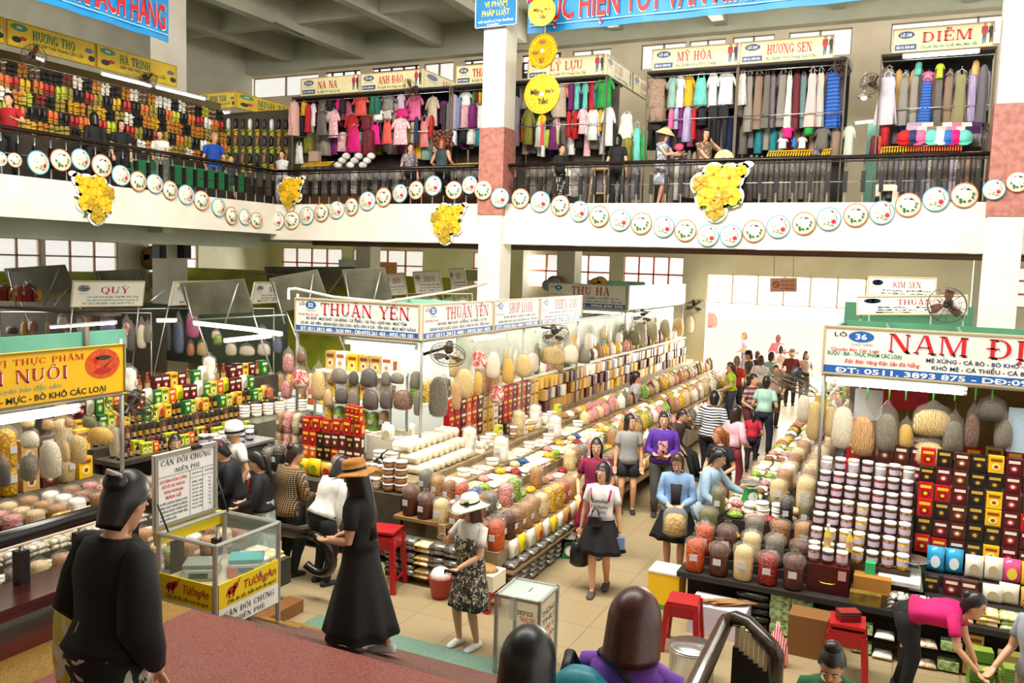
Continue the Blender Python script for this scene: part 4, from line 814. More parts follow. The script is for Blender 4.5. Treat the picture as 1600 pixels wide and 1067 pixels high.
for a, b_ in ((1, 1), (1, -1), (-1, 1), (-1, -1)): MB().tube([(a * .13, b_ * .13, .8), (a * .2, b_ * .2, 0)], .02, 6).build('leg', M('#b79a6a', .5), r)
MB().box2((-.17, -.17, .28), (.17, .17, .31)).build('stretcher', M('#b79a6a', .5), r)
r = thing('sewing_machine', 'cream sewing machine on the floor behind right railing', 'machine', (aty(1385, 310, 18.0).x, 18.0, 5.2)); m = MB(); m.box2((-.2, -.1, 0), (.2, .1, .06)); m.box2((.1, -.08, .06), (.2, .08, .4)); m.box2((-.2, -.07, .3), (.15, .07, .42)); m.box2((-.2, -.06, .2), (-.12, .06, .3)); m.build('body', M('#e8dfc8', .5), r); MB().lathe([(.001, -.03), (.07, -.03), (.07, .03), (.001, .03)], 14, (.22, 0, .3)).build('wheel', M('#9a9080', .4), r)
# lamps and fans upstairs
tube_light('bright tube under the far right clothes sign', aty(1410, 90, 18.3), aty(1531, 81, 18.3)); tube_light('tube glowing on the green board between right stalls', aty(1334, 193, 21.3), aty(1372, 189, 21.3))
tube_light('tube under the second yellow shoe sign', (SX + .1, 13.5, 7.85), (SX + .1, 14.9, 7.85)); tube_light('tube under the farther end of shoe signs', (SX + .1, 15.0, 7.85), (SX + .1, 16.6, 7.85)); tube_light('tube under the shoe sign behind the man in blue', (-18.8, 18.3, 7.85), (-17.7, 18.3, 7.85)); tube_light('tube inside the leftmost shoe stall', atx(52, 90, -17.4), atx(70, 96, -17.4))
fan('fan above the pink tops, upstairs', aty(643, 140, 18.1), (-.5, -1, -.5), .27, (aty(650, 135, 18.45))); fan('fan with brown blades between the right clothes stalls', aty(1361, 131, 18.4), (-.3, -1, -.1), .2, aty(1372, 118, 18.6)); fan('fan at the side of the long-dress stall', aty(1316, 105, 18.6), (.7, -1, .1), .2, aty(1305, 95, 18.6)); fan('fan hanging above leftmost shoe stall', atx(52, 88, -16.9), (1, -.3, -.4), .24, atx(58, 72, -17.0)); fan('fan below the second shoe sign', atx(230, 125, -16.9), (1, -.2, -.9), .22, atx(222, 118, -17))
r = thing('ceiling_lamp', 'small cone lamp glowing between the right stalls', 'lamp', aty(1350, 152, 18.8)); MB().lathe([(.14, 0), (.03, .09), (.02, .5), (.001, .5)], 14).build('shade', M('#bdb6a4', .4), r); MB().ball((0, 0, .0), .06, 8, 6).build('bulb', TUBEM, r)
# ------------------------------------------------------------------ shoe stalls upstairs (left)
def shoe(kind):
    m = MB()
    m.prism([(-.035, 0), (.035, 0), (.045, .1), (.05, .18), (.03, .25), (-.03, .25), (-.05, .18), (-.045, .1)], .02, (0, 0, 0), (1, 0, 0), (0, 0, 1)); 
    m.mi = 1
    if kind == 'slipper': m.loft([[(.048 * cos(t), -.02 - .045 * sin(t) * q, z) for t in [pi * j / 8 for j in range(9)]] for z, q in ((.1, .7), (.15, 1), (.22, .8))], True, False); m.tube([(-.05, -.015, .06), (0, -.03, .05), (.05, -.015, .06)], .012, 5)
    elif kind == 'sandal': m.tube([(-.05, -.02, .16), (-.03, -.06, .17), (.03, -.06, .19), (.05, -.02, .2)], .018, 6); m.tube([(-.04, -.02, .06), (0, -.06, .07), (.04, -.02, .06)], .013, 6)
    else: m.loft([[(w * cos(t), -.02 - max(0, d * sin(t)), z) for t in [pi * j / 8 for j in range(9)]] for z, w, d in ((0, .03, .03), (.05, .04, .05), (.12, .043, .05), (.2, .048, .045), (.25, .025, .02))])
    o = m.build('s', [BLACK, BLACK]); me = o.data; bpy.data.objects.remove(o); return me
SHM = {}
def shoe_at(p, kind, c, lab, rz, s=1.0, rx=0):
    if (kind, c) not in SHM:
        if kind not in SHM: SHM[kind] = shoe(kind)
        me = SHM[kind].copy(); me.materials[0] = M({'w': '#e8e0d0', 'y': '#c99a2a', 'z': '#b8862c', 'l': '#b9b23a', 'o': '#a8923c', 'k': '#1c1715'}.get(c, '#5a4030'), .6); me.materials[1] = M(PAL[c], .4); SHM[(kind, c)] = me
    o = ob(kind, SHM[(kind, c)], loc=p); o.rotation_euler = (rx, 0, rz); o.scale = (s,) * 3
    tag(o, lab, 'shoe', 'shoes on the upstairs shoe walls')
SHC = {0: 'kwkze', 1: 'zykro', 2: 'yzokz', 3: 'zrkyo', 4: 'wokzy', 5: 'obykz', 6: 'klobk', 7: 'wkdkh', 8: 'kdwkh'}
tag(MB().box2((-18.0, 6.5, 5.2), (-17.95, 18.2, 8.1)).build('shoe_rack_board', M('#6a5a3a', .8)), 'dark back board behind the rows of sandals, left', 'board')
for i in range(9):
    m_ = tag(MB().tube([(-17.62 + .06 * i, 7, 7.84 - .3 * i), (-17.62 + .06 * i, 17.9, 7.84 - .3 * i)], .012, 6).build('rack_rod', STEEL), f'{nth(i)} rod from the top of the shoe wall', 'rod', 'rods of the shoe wall')
    kd_ = ('sandal', 'slipper', 'sandal', 'slipper', 'sandal', 'slipper', 'sandal', 'shoe', 'shoe')[i]
    for j in range(34):
        y = 9.25 + j * .254 + rnd.uniform(-.04, .04); c = SHC[i][(j * 3 + j // 4 + i) % 5] if rnd.random() < .8 else rnd.choice('kwozrl')
        for d in (0, 1):
            shoe_at((-17.53 + .06 * i, y + d * .127, 7.53 - .3 * i + rnd.uniform(-.02, .02)), kd_, c, f"{NAMES[c]} {kd_}, {nth(2 * j + d)} in the {nth(i)} row of the shoe wall", radians(90) + rnd.uniform(-.25, .25), 1.1)
sl = MB()
for k in range(4): sl.box2((-17.5 + .42 * k, 9, 5.2), (-17.08 + .42 * k, 18.0, 6.25 - .25 * k))
tag(sl.build('shoe_steps', SHK), 'dark stepped stand of shoes in front of the shoe wall', 'shelf')
tag(MB().box2((-19.8, 19.06, 5.2), (-15.6, 19.1, 8.0)).build('shoe_rack_board', M('#4a4434', .8)), 'back board of shoe stall behind the man in blue', 'board')
for i in range(6):
    for j in range(14):
        p = aty(302 + j * 11.2, 186 + i * 13.5 + j * .2, 19.05); c = ['kdw', 'lyo', 'dkb', 'lol', 'kdb', 'lyk'][i][(j + i) % 3]
        shoe_at(p - V((0, 0, .27)), 'sandal' if i in (1, 3, 5) else 'shoe', c, f"{NAMES[c]} {'sandal' if i in (1, 3, 5) else 'shoe'}, {nth(j)} in the {nth(i)} row behind the man in blue", rnd.uniform(-.1, .1), 1.2)
tag(wbox('green_sheet', (-15.9, 13.4, 5.2), (-15.85, 16.9, 5.95), M('#1f7a4a', .6), 'thing'), 'green panel low behind the left railing', 'board')
tag(wbox('brown_board', (-15.0, 17.9, 5.2), (-9.4, 17.95, 5.55), M('#5b3d22', .7), 'thing'), 'low brown board behind railing left of the white column', 'board')
# ------------------------------------------------------------------ goods: one model of each kind, copied
FOOD = dict(brown=M('#6b3418', .45, 'noodle', '#2e1408', 30, bump=.6), tan=M('#c79a5c', .5, 'noodle', '#8d5a28', 30, bump=.6), cream=M('#e9d6a6', .5, 'noodle', '#c8a765', 28, bump=.5), orange=M('#e8681c', .5, 'bits', '#a8380a', 55, bump=.9),
    grey=M('#8d8674', .5, 'noodle', '#4d463a', 30, bump=.6), green=M('#a9c24a', .45, 'bits', '#5f8a2c', 34, bump=.8), pink=M('#e3a79c', .5, 'bits', '#b86a66', 36, bump=.7), yellow=M('#efc52e', .45, 'bits', '#b98510', 34, bump=.7),
    white=M('#f4efe2', .55, 'mottle', '#ddd2ba', 14, bump=.3), red=M('#b3261c', .45, 'bits', '#6a120d', 36, bump=.7), black=M('#33302c', .35, 'bits', '#15130f', 40, bump=.8), nuts=M('#b98348', .5, 'bits', '#74441e', 60, bump=.8), blue=M('#3d6fae', .45, 'bits', '#27446e', 34, bump=.7), olive=M('#7b7a45', .5, 'noodle', '#4a4826', 26, bump=.7))
CREASE = M('#efe4dc', .15, 'noodle', '#8a7464', 26, alpha=.15, name='creased_clear_film'); CARD = M('#f5f2ea', .6, 'stripe', '#6a6f86', 70, name='price_card'); LIDW = M('#f2f0ea', .4, name='white_lid')
def drop(o):
    me = o.data; bpy.data.objects.remove(o); return me
PR = {}; DESC = {}
def proto(key, desc, cat, name, root, parts=()):
    """root: (MB, materials); parts: (name, MB, materials)."""
    o = root[0].build(name, root[1]); o['category'] = cat
    for n, m, mt in parts: m.build(n, mt, o)
    PR[key] = [o, False]; DESC[key] = desc
def place(key, loc, label, group, rz=0., s=1.0):
    o, used = PR[key]
    if used: return dup(o, loc, rz, label, group, s)
    PR[key][1] = True; o.location = loc; o.rotation_euler.z = rz; o['label'] = label; o['group'] = group
    o.scale = s if isinstance(s, (tuple, list)) else (s,) * 3; return o
def sq(r, z, n=16, k=.35, wob=0., ph=0):
    """A rounded-square ring."""
    out = []
    for j in range(n):
        a = 2 * pi * j / n; c, s_ = cos(a), sin(a); q = (abs(c) ** 3 + abs(s_) ** 3) ** (-1 / 3)
        rr = r * ((1 - k) + k * q) * (1 + wob * sin(5 * a + ph)); out.append((rr * c, rr * s_, z))
    return out
for f, m in FOOD.items():
    c = MB(); c.loft([sq(.085, 0), sq(.1, .02, wob=.02), sq(.102, .12, wob=.03), sq(.1, .25, wob=.03, ph=2), sq(.085, .3, wob=.05), sq(.04, .325), sq(.01, .33)])
    t = MB(); t.loft([[(r * (1 + (.0 if i == 0 else .14) * (-1) ** j) * cos(2 * pi * j / 24), r * (1 + (.0 if i == 0 else .14) * (-1) ** j) * sin(2 * pi * j / 24), z) for j in range(24)] for i, (r, z) in enumerate(((.106, .22), (.112, .27), (.1, .32), (.055, .35), (.018, .36), (.04, .385)))], True, False)
    k = MB().box((0, -.114, .16), (.085, .004, .065))
    proto('bag_' + f, 'clear bag of ' + {'brown': 'dark dried squid', 'tan': 'tan dried fish', 'cream': 'cream noodles', 'orange': 'orange shreds', 'grey': 'grey dried fish', 'green': 'green candied fruit', 'pink': 'pink sweets', 'yellow': 'yellow fruit', 'white': 'white crackers', 'red': 'red chillies', 'black': 'black beans', 'nuts': 'roasted nuts', 'blue': 'blue sweets', 'olive': 'dried mushrooms'}[f], 'bag', 'food_bag', (c, m), [('gathered_top', t, CREASE), ('price_card', k, CARD)])
    c = MB(); c.loft([[(.11 * w * cos(a), .075 * w * sin(a) , z) for a in [2 * pi * j / 14 for j in range(14)]] for z, w in ((0, .8), (.02, 1), (.05, .95), (.075, .6), (.085, .1))])
    proto('heap_' + f, {'green': 'green', 'pink': 'pink', 'yellow': 'yellow', 'white': 'white', 'orange': 'orange', 'brown': 'brown', 'tan': 'tan', 'cream': 'cream', 'grey': 'grey', 'red': 'red', 'black': 'black', 'nuts': 'nut-brown', 'blue': 'blue', 'olive': 'olive'}[f] + ' bagged heap', 'bag', 'sweets_bag', (c, m))
    c = MB(); c.loft([[(x * .13 + (.012 * sin(9 * y) if abs(x) == 1 else 0), y * .09, 0) for x, y in ((-1, -1), (0, -1), (1, -1), (1, 0), (1, 1), (0, 1), (-1, 1), (-1, 0))]] + [[(x * .125 * q, y * .088 * q, z) for x, y in ((-1, -1), (0, -1), (1, -1), (1, 0), (1, 1), (0, 1), (-1, 1), (-1, 0))] for z, q in ((.018, .98), (.036, .8), (.042, .3))])
    k = MB().box((.02, 0, .0435), (.07, .05, .002))
    proto('pack_' + f, 'flat clear pack, ' + {'nuts': 'nut-brown', 'tan': 'tan fish', 'cream': 'cream'}.get(f, f), 'packet', 'food_packet', (c, M(tuple(m.node_tree.nodes['Mix'].inputs[6].default_value)[:3], .22, 'mottle', '#e8dccb', 22)), [('label', k, CARD)])
    c = MB(); c.lathe([(.001, 0), (.04, 0), (.046, .01), (.046, .09), (.04, .1), (.001, .1)], 14); l = MB(); l.lathe([(.001, .1), (.047, .1), (.047, .122), (.001, .124)], 14); b = MB(); b.lathe([(.0468, .03), (.0468, .075)], 14); b.f = b.f[:-2]; b.m = b.m[:-2]; b.sm = b.sm[:-2]
    proto('jar_' + f, 'white-lidded jar of ' + {'nuts': 'nuts', 'brown': 'brown paste', 'yellow': 'yellow pickles', 'red': 'chilli', 'black': 'dark paste'}.get(f, f + ' food'), 'jar', 'food_jar', (c, m), [('lid', l, LIDW), ('label', b, M('#f1e9ea', .5, 'stripe', '#6a3a74', 42))])
    if f in ('white', 'cream', 'tan', 'yellow', 'nuts', 'pink'):
        c = MB(); c.lathe([(.001, 0), (.075, 0), (.082, .02), (.085, .08), (.001, .08)], 18); l = MB(); l.lathe([(.001, .08), (.09, .08), (.09, .098), (.001, .1)], 18)
        proto('tub_' + f, 'round tub of ' + f + ' sweets', 'tub', 'plastic_tub', (c, m), [('lid', l, LIDW)])
BOXC = {'red': ('#b8151a', '#f0c330', '#7d0d10'), 'black': ('#1a1513', '#c9a13c', '#3a2a20'), 'brown': ('#4a2015', '#e9dcc4', '#8b4a2a'), 'orange': ('#d9541a', '#f6dfae', '#f0a02a'), 'yellow': ('#f0b819', '#8c4a12', '#fbe28a'), 'green': ('#1f6d34', '#e5e6a8', '#8fb83a'), 'wine': ('#4d0f16', '#e8d9c8', '#a3222a'), 'white': ('#efe9dc', '#b5532e', '#d9c7a2'), 'tan': ('#c79a55', '#6d451d', '#e9cf98'), 'lime': ('#c9c93a', '#4a7a24', '#f2edb0')}
for k_, (c0, c1, c2) in BOXC.items():
    c = MB(); c.box((0, 0, .1), (.15, .09, .2)); c.mi = 1; c.box((0, -.0455, .155), (.11, .003, .035)); c.mi = 2; c.prism(ellipse(0, .075, .042, .042, 14), .003, (0, -.045, 0)); c.mi = 1; c.prism(ellipse(0, .075, .022, .022, 10), .004, (0, -.045, 0)); c.box((.0755, 0, .1), (.003, .05, .1))
    proto('box_' + k_, k_ + ' printed carton', 'box', 'carton_box', (c, [M(c0, .4), M(c1, .4), M(c2, .4)]))
for k_, c0, lid in (('sauce', '#2a120c', '#5b1a14'), ('soy', '#1a1210', '#e0b52a'), ('honey', '#b9741a', '#f0ece0'), ('fishsauce', '#7a3a12', '#c3202a'), ('oil', '#c9b23a', '#e8e0c0')):
    c = MB(); c.lathe([(.001, 0), (.032, 0), (.034, .01), (.034, .13), (.014, .18), (.012, .21), (.001, .21)], 12); l = MB(); l.lathe([(.001, .205), (.016, .205), (.016, .235), (.001, .237)], 10); b = MB(); b.lathe([(.0346, .035), (.0346, .11)], 12); b.f = b.f[:-2]; b.m = b.m[:-2]; b.sm = b.sm[:-2]
    proto('bottle_' + k_, {'sauce': 'dark sauce bottle', 'soy': 'yellow-capped soy bottle', 'honey': 'amber honey bottle', 'fishsauce': 'red-capped fish sauce bottle', 'oil': 'yellow oil bottle'}[k_], 'bottle', 'sauce_bottle', (c, M(c0, .12, rv=.0)), [('cap', l, M(lid, .4)), ('label', b, M('#d8c48a' if k_ != 'soy' else '#e0b52a', .5, 'stripe', '#7a2a1c', 60))])
c = MB(); c.T = Matrix.Rotation(pi / 2, 4, 'X'); c.lathe([(.001, -.14), (.06, -.14), (.07, -.12), (.066, -.04), (.071, 0), (.066, .05), (.07, .12), (.06, .14), (.001, .14)], 16)
proto('roll', 'white cracker roll', 'packet', 'cracker_roll', (c, M('#f3ead2', .4, 'stripev', '#dccfae', 30)))
c = MB(); c.loft([[(.13 * x, .08 * y, 0) for x, y in ((-1, -1), (1, -1), (1, 1), (-1, 1))], [(.135 * x, .085 * y, .03) for x, y in ((-1, -1), (1, -1), (1, 1), (-1, 1))], [(.11 * x, .07 * y, .06) for x, y in ((-1, -1), (1, -1), (1, 1), (-1, 1))]])
proto('silver', 'silver foil packet', 'packet', 'foil_packet', (c, M('#b9b6ae', .25, 'mottle', '#6d6a64', 14, metal=.7)))
proto('beanpack', 'black bean packet', 'packet', 'bean_packet', (MB().loft([[(.16 * x * q, .1 * y * q, z) for x, y in ((-1, -.8), (0, -1), (1, -.8), (1, .8), (0, 1), (-1, .8))] for z, q in ((0, .8), (.03, 1), (.06, .9), (.075, .4))]), M('#3b3a35', .25, 'bits', '#14130f', 50)))
proto('greenpack', 'green tea packet', 'packet', 'tea_packet', (MB().box((0, 0, .045), (.19, .12, .09)), M('#3d7a2c', .25, 'bits', '#c3d7a0', 22)))
c = MB()
for a in range(5): c.box((0, 0, .012 + .024 * a), (.2 + .006 * (a % 2), .13, .021))
proto('bricks', 'stack of green flat packs', 'packet', 'flat_pack_stack', (c, M('#2f6b2a', .35, 'stripe', '#86a03c', 22)))
c = MB()
for a in range(5): c.box((0, 0, .012 + .024 * a), (.2 + .006 * (a % 2), .13, .021))
proto('bricksy', 'stack of tan flat packs', 'packet', 'flat_pack_stack', (c, M('#c3a866', .4, 'stripe', '#8a7a42', 22)))
c = MB(); c.loft([[(.09 * q * x, .035 * t * y, z) for x, y in ((-1, -1), (0, -1.2), (1, -1), (1, 1), (0, 1.2), (-1, 1))] for z, q, t in ((0, 1, .1), (.04, .96, 1), (.17, .96, 1), (.23, 1, .1))])
for k_, c0, c2 in (('blue', '#2e9fcf', '#e8f4f6'), ('fruit', '#efc51e', '#7f9a1e'), ('snack', '#d8a24a', '#b8321e'), ('pinky', '#d94f86', '#f2d24a'), ('clear', '#e6e0cc', '#b9a884')):
    m = MB(); m.v, m.f, m.m, m.sm = list(c.v), list(c.f), list(c.m), list(c.sm); m.mi = 1; m.prism(ellipse(0, .1, .05, .055, 12), .002, (0, -.043, 0))
    proto('pouch_' + k_, {'blue': 'blue snack pouch', 'fruit': 'yellow fruit pouch', 'snack': 'brown snack pouch', 'pinky': 'pink sweets pouch', 'clear': 'clear cracker pouch'}[k_], 'packet', 'snack_pouch', (m, [M(c0, .2), M(c2, .3)]))
WID = {}
def wid(k):
    if k not in WID:
        o = PR[k][0]; q = [o] + list(o.children); WID[k] = [max(max(abs(c[i]) for c in x.bound_box) for x in q) * 2 for i in (0, 1)]
    return WID[k]
def row(keys, a, b, n, where, group, rz=0., jit=.02, s=1.0, up=1, dz=.1, rzj=.15):
    """n goods from a to b (up copies stacked dz apart), labelled by their place in the row."""
    a, b = V(a), V(b)
    for i in range(n):
        p = a.lerp(b, i / max(1, n - 1)) + V((0, 0, .003))
        for u in range(up):
            k = keys[i % len(keys)] if not isinstance(keys, tuple) else rnd.choice(keys)
            if isinstance(k, list): k = k[u % len(k)]
            sv = list(s) if isinstance(s, (tuple, list)) else [s] * 3; dd = (b - a); pr = 0 if abs(dd.x * cos(rz) + dd.y * sin(rz)) > abs(-dd.x * sin(rz) + dd.y * cos(rz)) else 1
            if n > 1: sv[pr] = min(sv[pr], .98 * dd.length / (n - 1) / wid(k)[pr])
            sv[2] *= rnd.uniform(.9, 1.06) if up == 1 else 1
            lv = '' if up == 1 else (' bottom' if u == 0 else ' top' if u == up - 1 else ' middle') if up <= 3 else f' level {("one", "two", "three", "four", "five", "six")[u]}'
            place(k, p + V((rnd.uniform(-jit, jit), rnd.uniform(-jit, jit), u * dz)), f'{DESC[k]}, {nth(i)}{lv} {where}', group, rz + rnd.uniform(-rzj, rzj) * .5, tuple(sv))
def counter(label, boxes, mat, loc=(0, 0, 0), name='display_counter'):
    r = thing(name, label, 'counter', loc)
    for a, b in boxes: MB().box2(a, b).build('tier', mat, r)
    return r
COUN = M('#4e4434', .7, 'mottle', '#332b20', 3, name='counter_board'); GRN = M('#86b79a', .6, 'mottle', '#74a88a', 2, name='pale_green_board'); GRY = M('#73725f', .6, 'mottle', '#5c5b4a', 2, name='grey_tin_board')
WB = M('#dfe6dc', .6, name='white_stall_board')
# ---------------- stall A: the corner stall in the middle (front face y 8.6, aisle face x -4.2)
counter('stepped display counter of the corner stall along the aisle', [((-4.56, 8.65, .12), (-4.24, 26, .52)), ((-4.95, 8.75, .1), (-4.56, 26, .72)), ((-5.35, 8.85, .1), (-4.95, 26, .84)), ((-5.75, 8.95, .1), (-5.35, 26, .94)), ((-6.2, 9.05, .1), (-5.75, 26, 1.02)), ((-6.75, 9.4, .1), (-6.2, 26, 1.1))], M('#9a8560', .7, 'mottle', '#7a6848', 5, name='tan_counter_board'))
counter('stepped display counter on the front of the corner stall', [((-5.75, 8.62, .1), (-4.57, 8.74, .5)), ((-8.4, 8.9, .1), (-5.76, 9.4, .92)), ((-8.4, 9.41, .1), (-6.76, 10.2, 1.05))], COUN)
ga = 'goods on the corner stall by the aisle'; R9 = pi / 2
row('bag_brown bag_brown bag_nuts bag_tan bag_tan bag_cream bag_yellow bag_yellow bag_orange bag_tan bag_cream bag_nuts bag_white bag_tan'.split(), (-4.4, 8.95, .52), (-4.4, 14.4, .52), 22, 'along the lowest aisle tier, corner stall', ga, R9, .015)
row('bag_nuts bag_grey heap_white bag_pink bag_green heap_green heap_yellow bag_tan heap_nuts heap_pink pack_pink heap_red bag_cream'.split(), (-4.75, 9.1, .72), (-4.75, 14.4, .72), 22, 'on the second aisle tier, corner stall', ga, R9, .02, .95)
row('pack_pink pack_white heap_yellow heap_green pack_cream pack_pink pack_tan heap_red pack_white pack_green'.split(), (-5.04, 9.1, .84), (-5.04, 14.4, .84), 23, 'on the third aisle tier, corner stall', ga, 0, .008, (.74, 1.1, 1.1), 2, .05)
row('heap_blue pack_white pack_cream pack_green heap_pink pack_white heap_yellow pack_red heap_cream'.split(), (-5.24, 9.2, .84), (-5.24, 14.4, .84), 22, 'behind them on the third aisle tier', ga, 0, .008, (.74, 1.1, 1.1), 2, .05)
row('pack_white pack_green pack_cream tub_white pack_grey pack_pink tub_white bag_white'.split(), (-5.5, 9.3, .94), (-5.5, 14.4, .94), 20, 'on the fourth aisle tier, corner stall', ga, 0, .02, 1.1)
row(['bag_white', 'roll', 'tub_white', ['tub_white', 'tub_cream'], 'box_lime', 'box_black', 'tub_tan', 'bag_cream', 'box_white', 'tub_yellow'], (-5.93, 11.0, 1.02), (-5.93, 14.4, 1.02), 15, 'on the fifth aisle tier, corner stall', ga, R9, .02, 1, 2, .1)
row(['box_red', 'box_red', 'box_wine', 'box_orange', 'box_red', 'box_brown', 'box_tan', 'box_yellow', 'box_white', 'box_brown'], (-6.4, 11.2, 1.1), (-6.4, 14.4, 1.1), 18, 'in the carton wall along the aisle', ga, R9, .005, 1.1, 3, .222, .02)
FD_ = list(FOOD.values())
def far_goods(name, label, cat, spots, build):
    m = MB()
    for p in spots: m.mi = rnd.choice((1, 2, 2, 6, 8, 8, 8, 4, 7, 1, 5, 6, 0, 11)) if name != 'far_cartons' else rnd.randrange(6); build(m, p)
    o = m.build(name, FD_ if name != 'far_cartons' else [M(BOXC[k][0], .4) for k in ('tan', 'brown', 'wine', 'white', 'yellow', 'tan')]); tag(o, label, cat, kind='stuff')
def spots(rows, y0, y1, d): return [V((x + rnd.uniform(-.03, .03), y0 + d * i + rnd.uniform(-.04, .04), z)) for x, z in rows for i in range(int((y1 - y0) / d))]
def fb(m, p):
    q, hh = rnd.uniform(.72, 1.0), rnd.uniform(.75, 1.25)
    m.loft([[(p.x + r * q * cos(a), p.y + r * q * sin(a), p.z + z * hh) for a in [2 * pi * j / 10 for j in range(10)]] for z, r in ((0, .09), (.05, .115), (.2, .105), (.27, .05), (.285, .015), (.31, .04))])
far_goods('far_bags', 'far rows of filled bags along both sides of the aisle, towards the gate', 'bag', spots(((-4.4, .52), (-4.75, .72), (-5.5, .94), (-1.45, .98), (-1.15, 1.0)), 14.7, 25.6, .26), lambda m, p: (fb(m, p)))
far_goods('far_packets', 'far trays of flat packets along both sides of the aisle, towards the gate', 'packet', spots(((-5.06, .84), (-5.26, .84), (-2.0, .82), (-1.78, .82), (-5.9, 1.02)), 14.7, 25.6, .24), lambda m, p: m.loft([[(p.x + .11 * q * cos(a), p.y + .1 * q * sin(a), p.z + z) for a in [2 * pi * j / 8 for j in range(8)]] for z, q in ((0, .9), (.04, 1.05), (.09, .7), (.12, .1))]))
far_goods('far_cartons', 'far stacks of cartons behind the goods along the aisle, towards the gate', 'box', spots(((-6.35, 1.1), (-6.35, 1.32), (-6.4, 1.54)), 14.7, 25.6, .2), lambda m, p: m.box((p.x, p.y, p.z + .1), (.14, .15, .2)))
# white cracker rolls and the foam crate
for k in range(3): row(['roll'], (-5.95 - .12 * k, 9.6, 1.09 + .145 * k), (-5.95 - .12 * k, 10.85, 1.09 + .145 * k), 9, f'in the {("bottom", "middle", "top")[k]} layer of cracker rolls', 'white cracker rolls on the corner stall', R9, .005, 1, 1, .1, .05)
r = thing('foam_crate', 'white foam crate of red and white packets on corner stall', 'crate', (-6.55, 9.98, 1.1)); c = MB()
for a, b in (((-.33, -.25, 0), (.33, .25, .03)), ((-.33, -.25, .03), (-.3, .25, .34)), ((.3, -.25, .03), (.33, .25, .34)), ((-.3, -.25, .03), (.3, -.22, .34)), ((-.3, .22, .03), (.3, .25, .34))): c.box2(a, b)
c.build('body', M('#e9e2cf', .7, 'bits', '#d3c9b0', 40), r)
row(['pack_red', 'pouch_clear', 'pack_white', 'pack_red'], (-6.75, 9.9, 1.36), (-6.35, 10.05, 1.38), 6, 'in the white foam crate', 'packets in the foam crate', 0, .03)
row(['tub_white'], (-6.5, 9.5, 1.1), (-6.3, 9.5, 1.1), 2, 'under the foam crate front', ga, 0, 0, 1, 2, .1)
# carton wall at the front
for k, ks in enumerate((['box_orange', 'box_orange', 'box_black', 'box_black', 'box_red', 'box_brown', 'box_wine', 'box_wine'], ['box_red', 'box_red', 'box_black', 'box_brown', 'box_brown', 'box_wine', 'box_black', 'box_brown'], ['box_red'] * 8)): row(ks, (-7.75, 9.52, 1.05 + .2 * k), (-6.86, 9.52, 1.05 + .2 * k), 8 if k < 2 else 6, f'in the {("bottom", "middle", "top")[k]} carton row facing front', 'cartons on the front of the corner stall', 0, .004, (.85, 1, 1), 1, .2, .02)
row(['box_red'], (-7.05, 9.56, 1.65), (-6.86, 9.5, 1.65), 3, 'on top of the front carton wall', 'cartons on the front of the corner stall', 0, .0, (.62, 1, .55), 2, .11, .03)
row('bag_tan bag_pink bag_cream bag_black'.split(), (-8.3, 9.6, 1.05), (-7.85, 9.6, 1.05), 4, 'left of the front carton wall', 'bags left of the front cartons', 0, .01, .9, 2, .3)
row(['bag_grey', 'bag_black', 'bag_grey', 'pouch_fruit', 'pouch_fruit', 'pouch_snack'], (-8.1, 9.12, .92), (-6.9, 9.12, .92), 7, 'below the front carton wall', 'goods below the front cartons', 0, .02, 1)
row(['jar_yellow', 'jar_brown', 'jar_yellow'], (-6.75, 9.0, .92), (-6.2, 9.0, .92), 6, 'in the honey jar row, front', 'jars on the front of the corner stall', 0, .005, 1.15); row(['jar_yellow', 'jar_nuts'], (-6.75, 9.2, 1.05), (-6.15, 9.2, 1.05), 6, 'in the raised honey jar row', 'jars on the front of the corner stall', 0, .005, 1.15)
tag(wbox('wooden_board', (-6.85, 9.1, .92), (-6.05, 9.33, 1.05), M('#8a6a3c', .6), 'thing'), 'small wooden step under the back row of honey jars', 'board')
row(['tub_nuts'], (-6.02, 9.02, .93), (-5.86, 9.06, .93), 2, 'in the stacks of red-brown tubs', 'tubs of paste by the honey jars', 0, .0, 1, 4, .1)
place('pouch_clear', (-6.45, 9.62, 1.42), 'clear pouch lying before the foam crate', ga)
r = thing('plastic_bag', 'knotted black plastic bag on the corner stall front', 'bag', (-6.35, 9.3, 1.05)); MB().loft([[(q * .13 * cos(t) * (1 + .1 * sin(5 * t)), q * .11 * sin(t), z) for t in [2 * pi * j / 16 for j in range(16)]] for z, q in ((0, .8), (.05, 1.05), (.14, .9), (.2, .45), (.22, .2))]).build('body', M('#161a18', .2), r); MB().tube([(0, 0, .2), (.03, 0, .27), (.1, 0, .32), (.12, 0, .34)], [.03, .025, .02, .006], 8, flat=.4).build('handle', M('#161a18', .2), r)
gf = 'bags on the front tier of the corner stall'
row('bag_brown bag_brown bag_cream bag_nuts bag_grey'.split(), (-5.58, 8.86, .72), (-4.66, 8.8, .6), 5, 'on the front tier of corner stall', gf, 0, .0, (1.2, 1.1, 1.05)); tag(wbox('plank', (-5.75, 8.72, .68), (-4.6, 8.98, .72), M('#8a6a3c', .6), 'thing'), 'plank under the big brown squid bags', 'plank')
row('bag_grey bag_tan bag_nuts bag_orange bag_blue'.split(), (-5.55, 9.16, .92), (-4.8, 9.1, .8), 5, 'in the second row of the front', gf, 0, .0, (1.2, 1.1, .95))
row(['bag_orange'], (-4.5, 8.62, .5), (-4.33, 8.78, .5), 2, 'at the front corner of the stall', gf, 0, 0, 1.1)
for k in range(3): row(['silver', 'silver', 'pack_yellow'], (-5.6, 8.55, .1 + .16 * k), (-4.75, 8.55, .1 + .16 * k), 5, f'in the {("bottom", "middle", "top")[k]} foil row under the bags', 'foil packets under the front bags', 0, .01, 1, 2, .06)
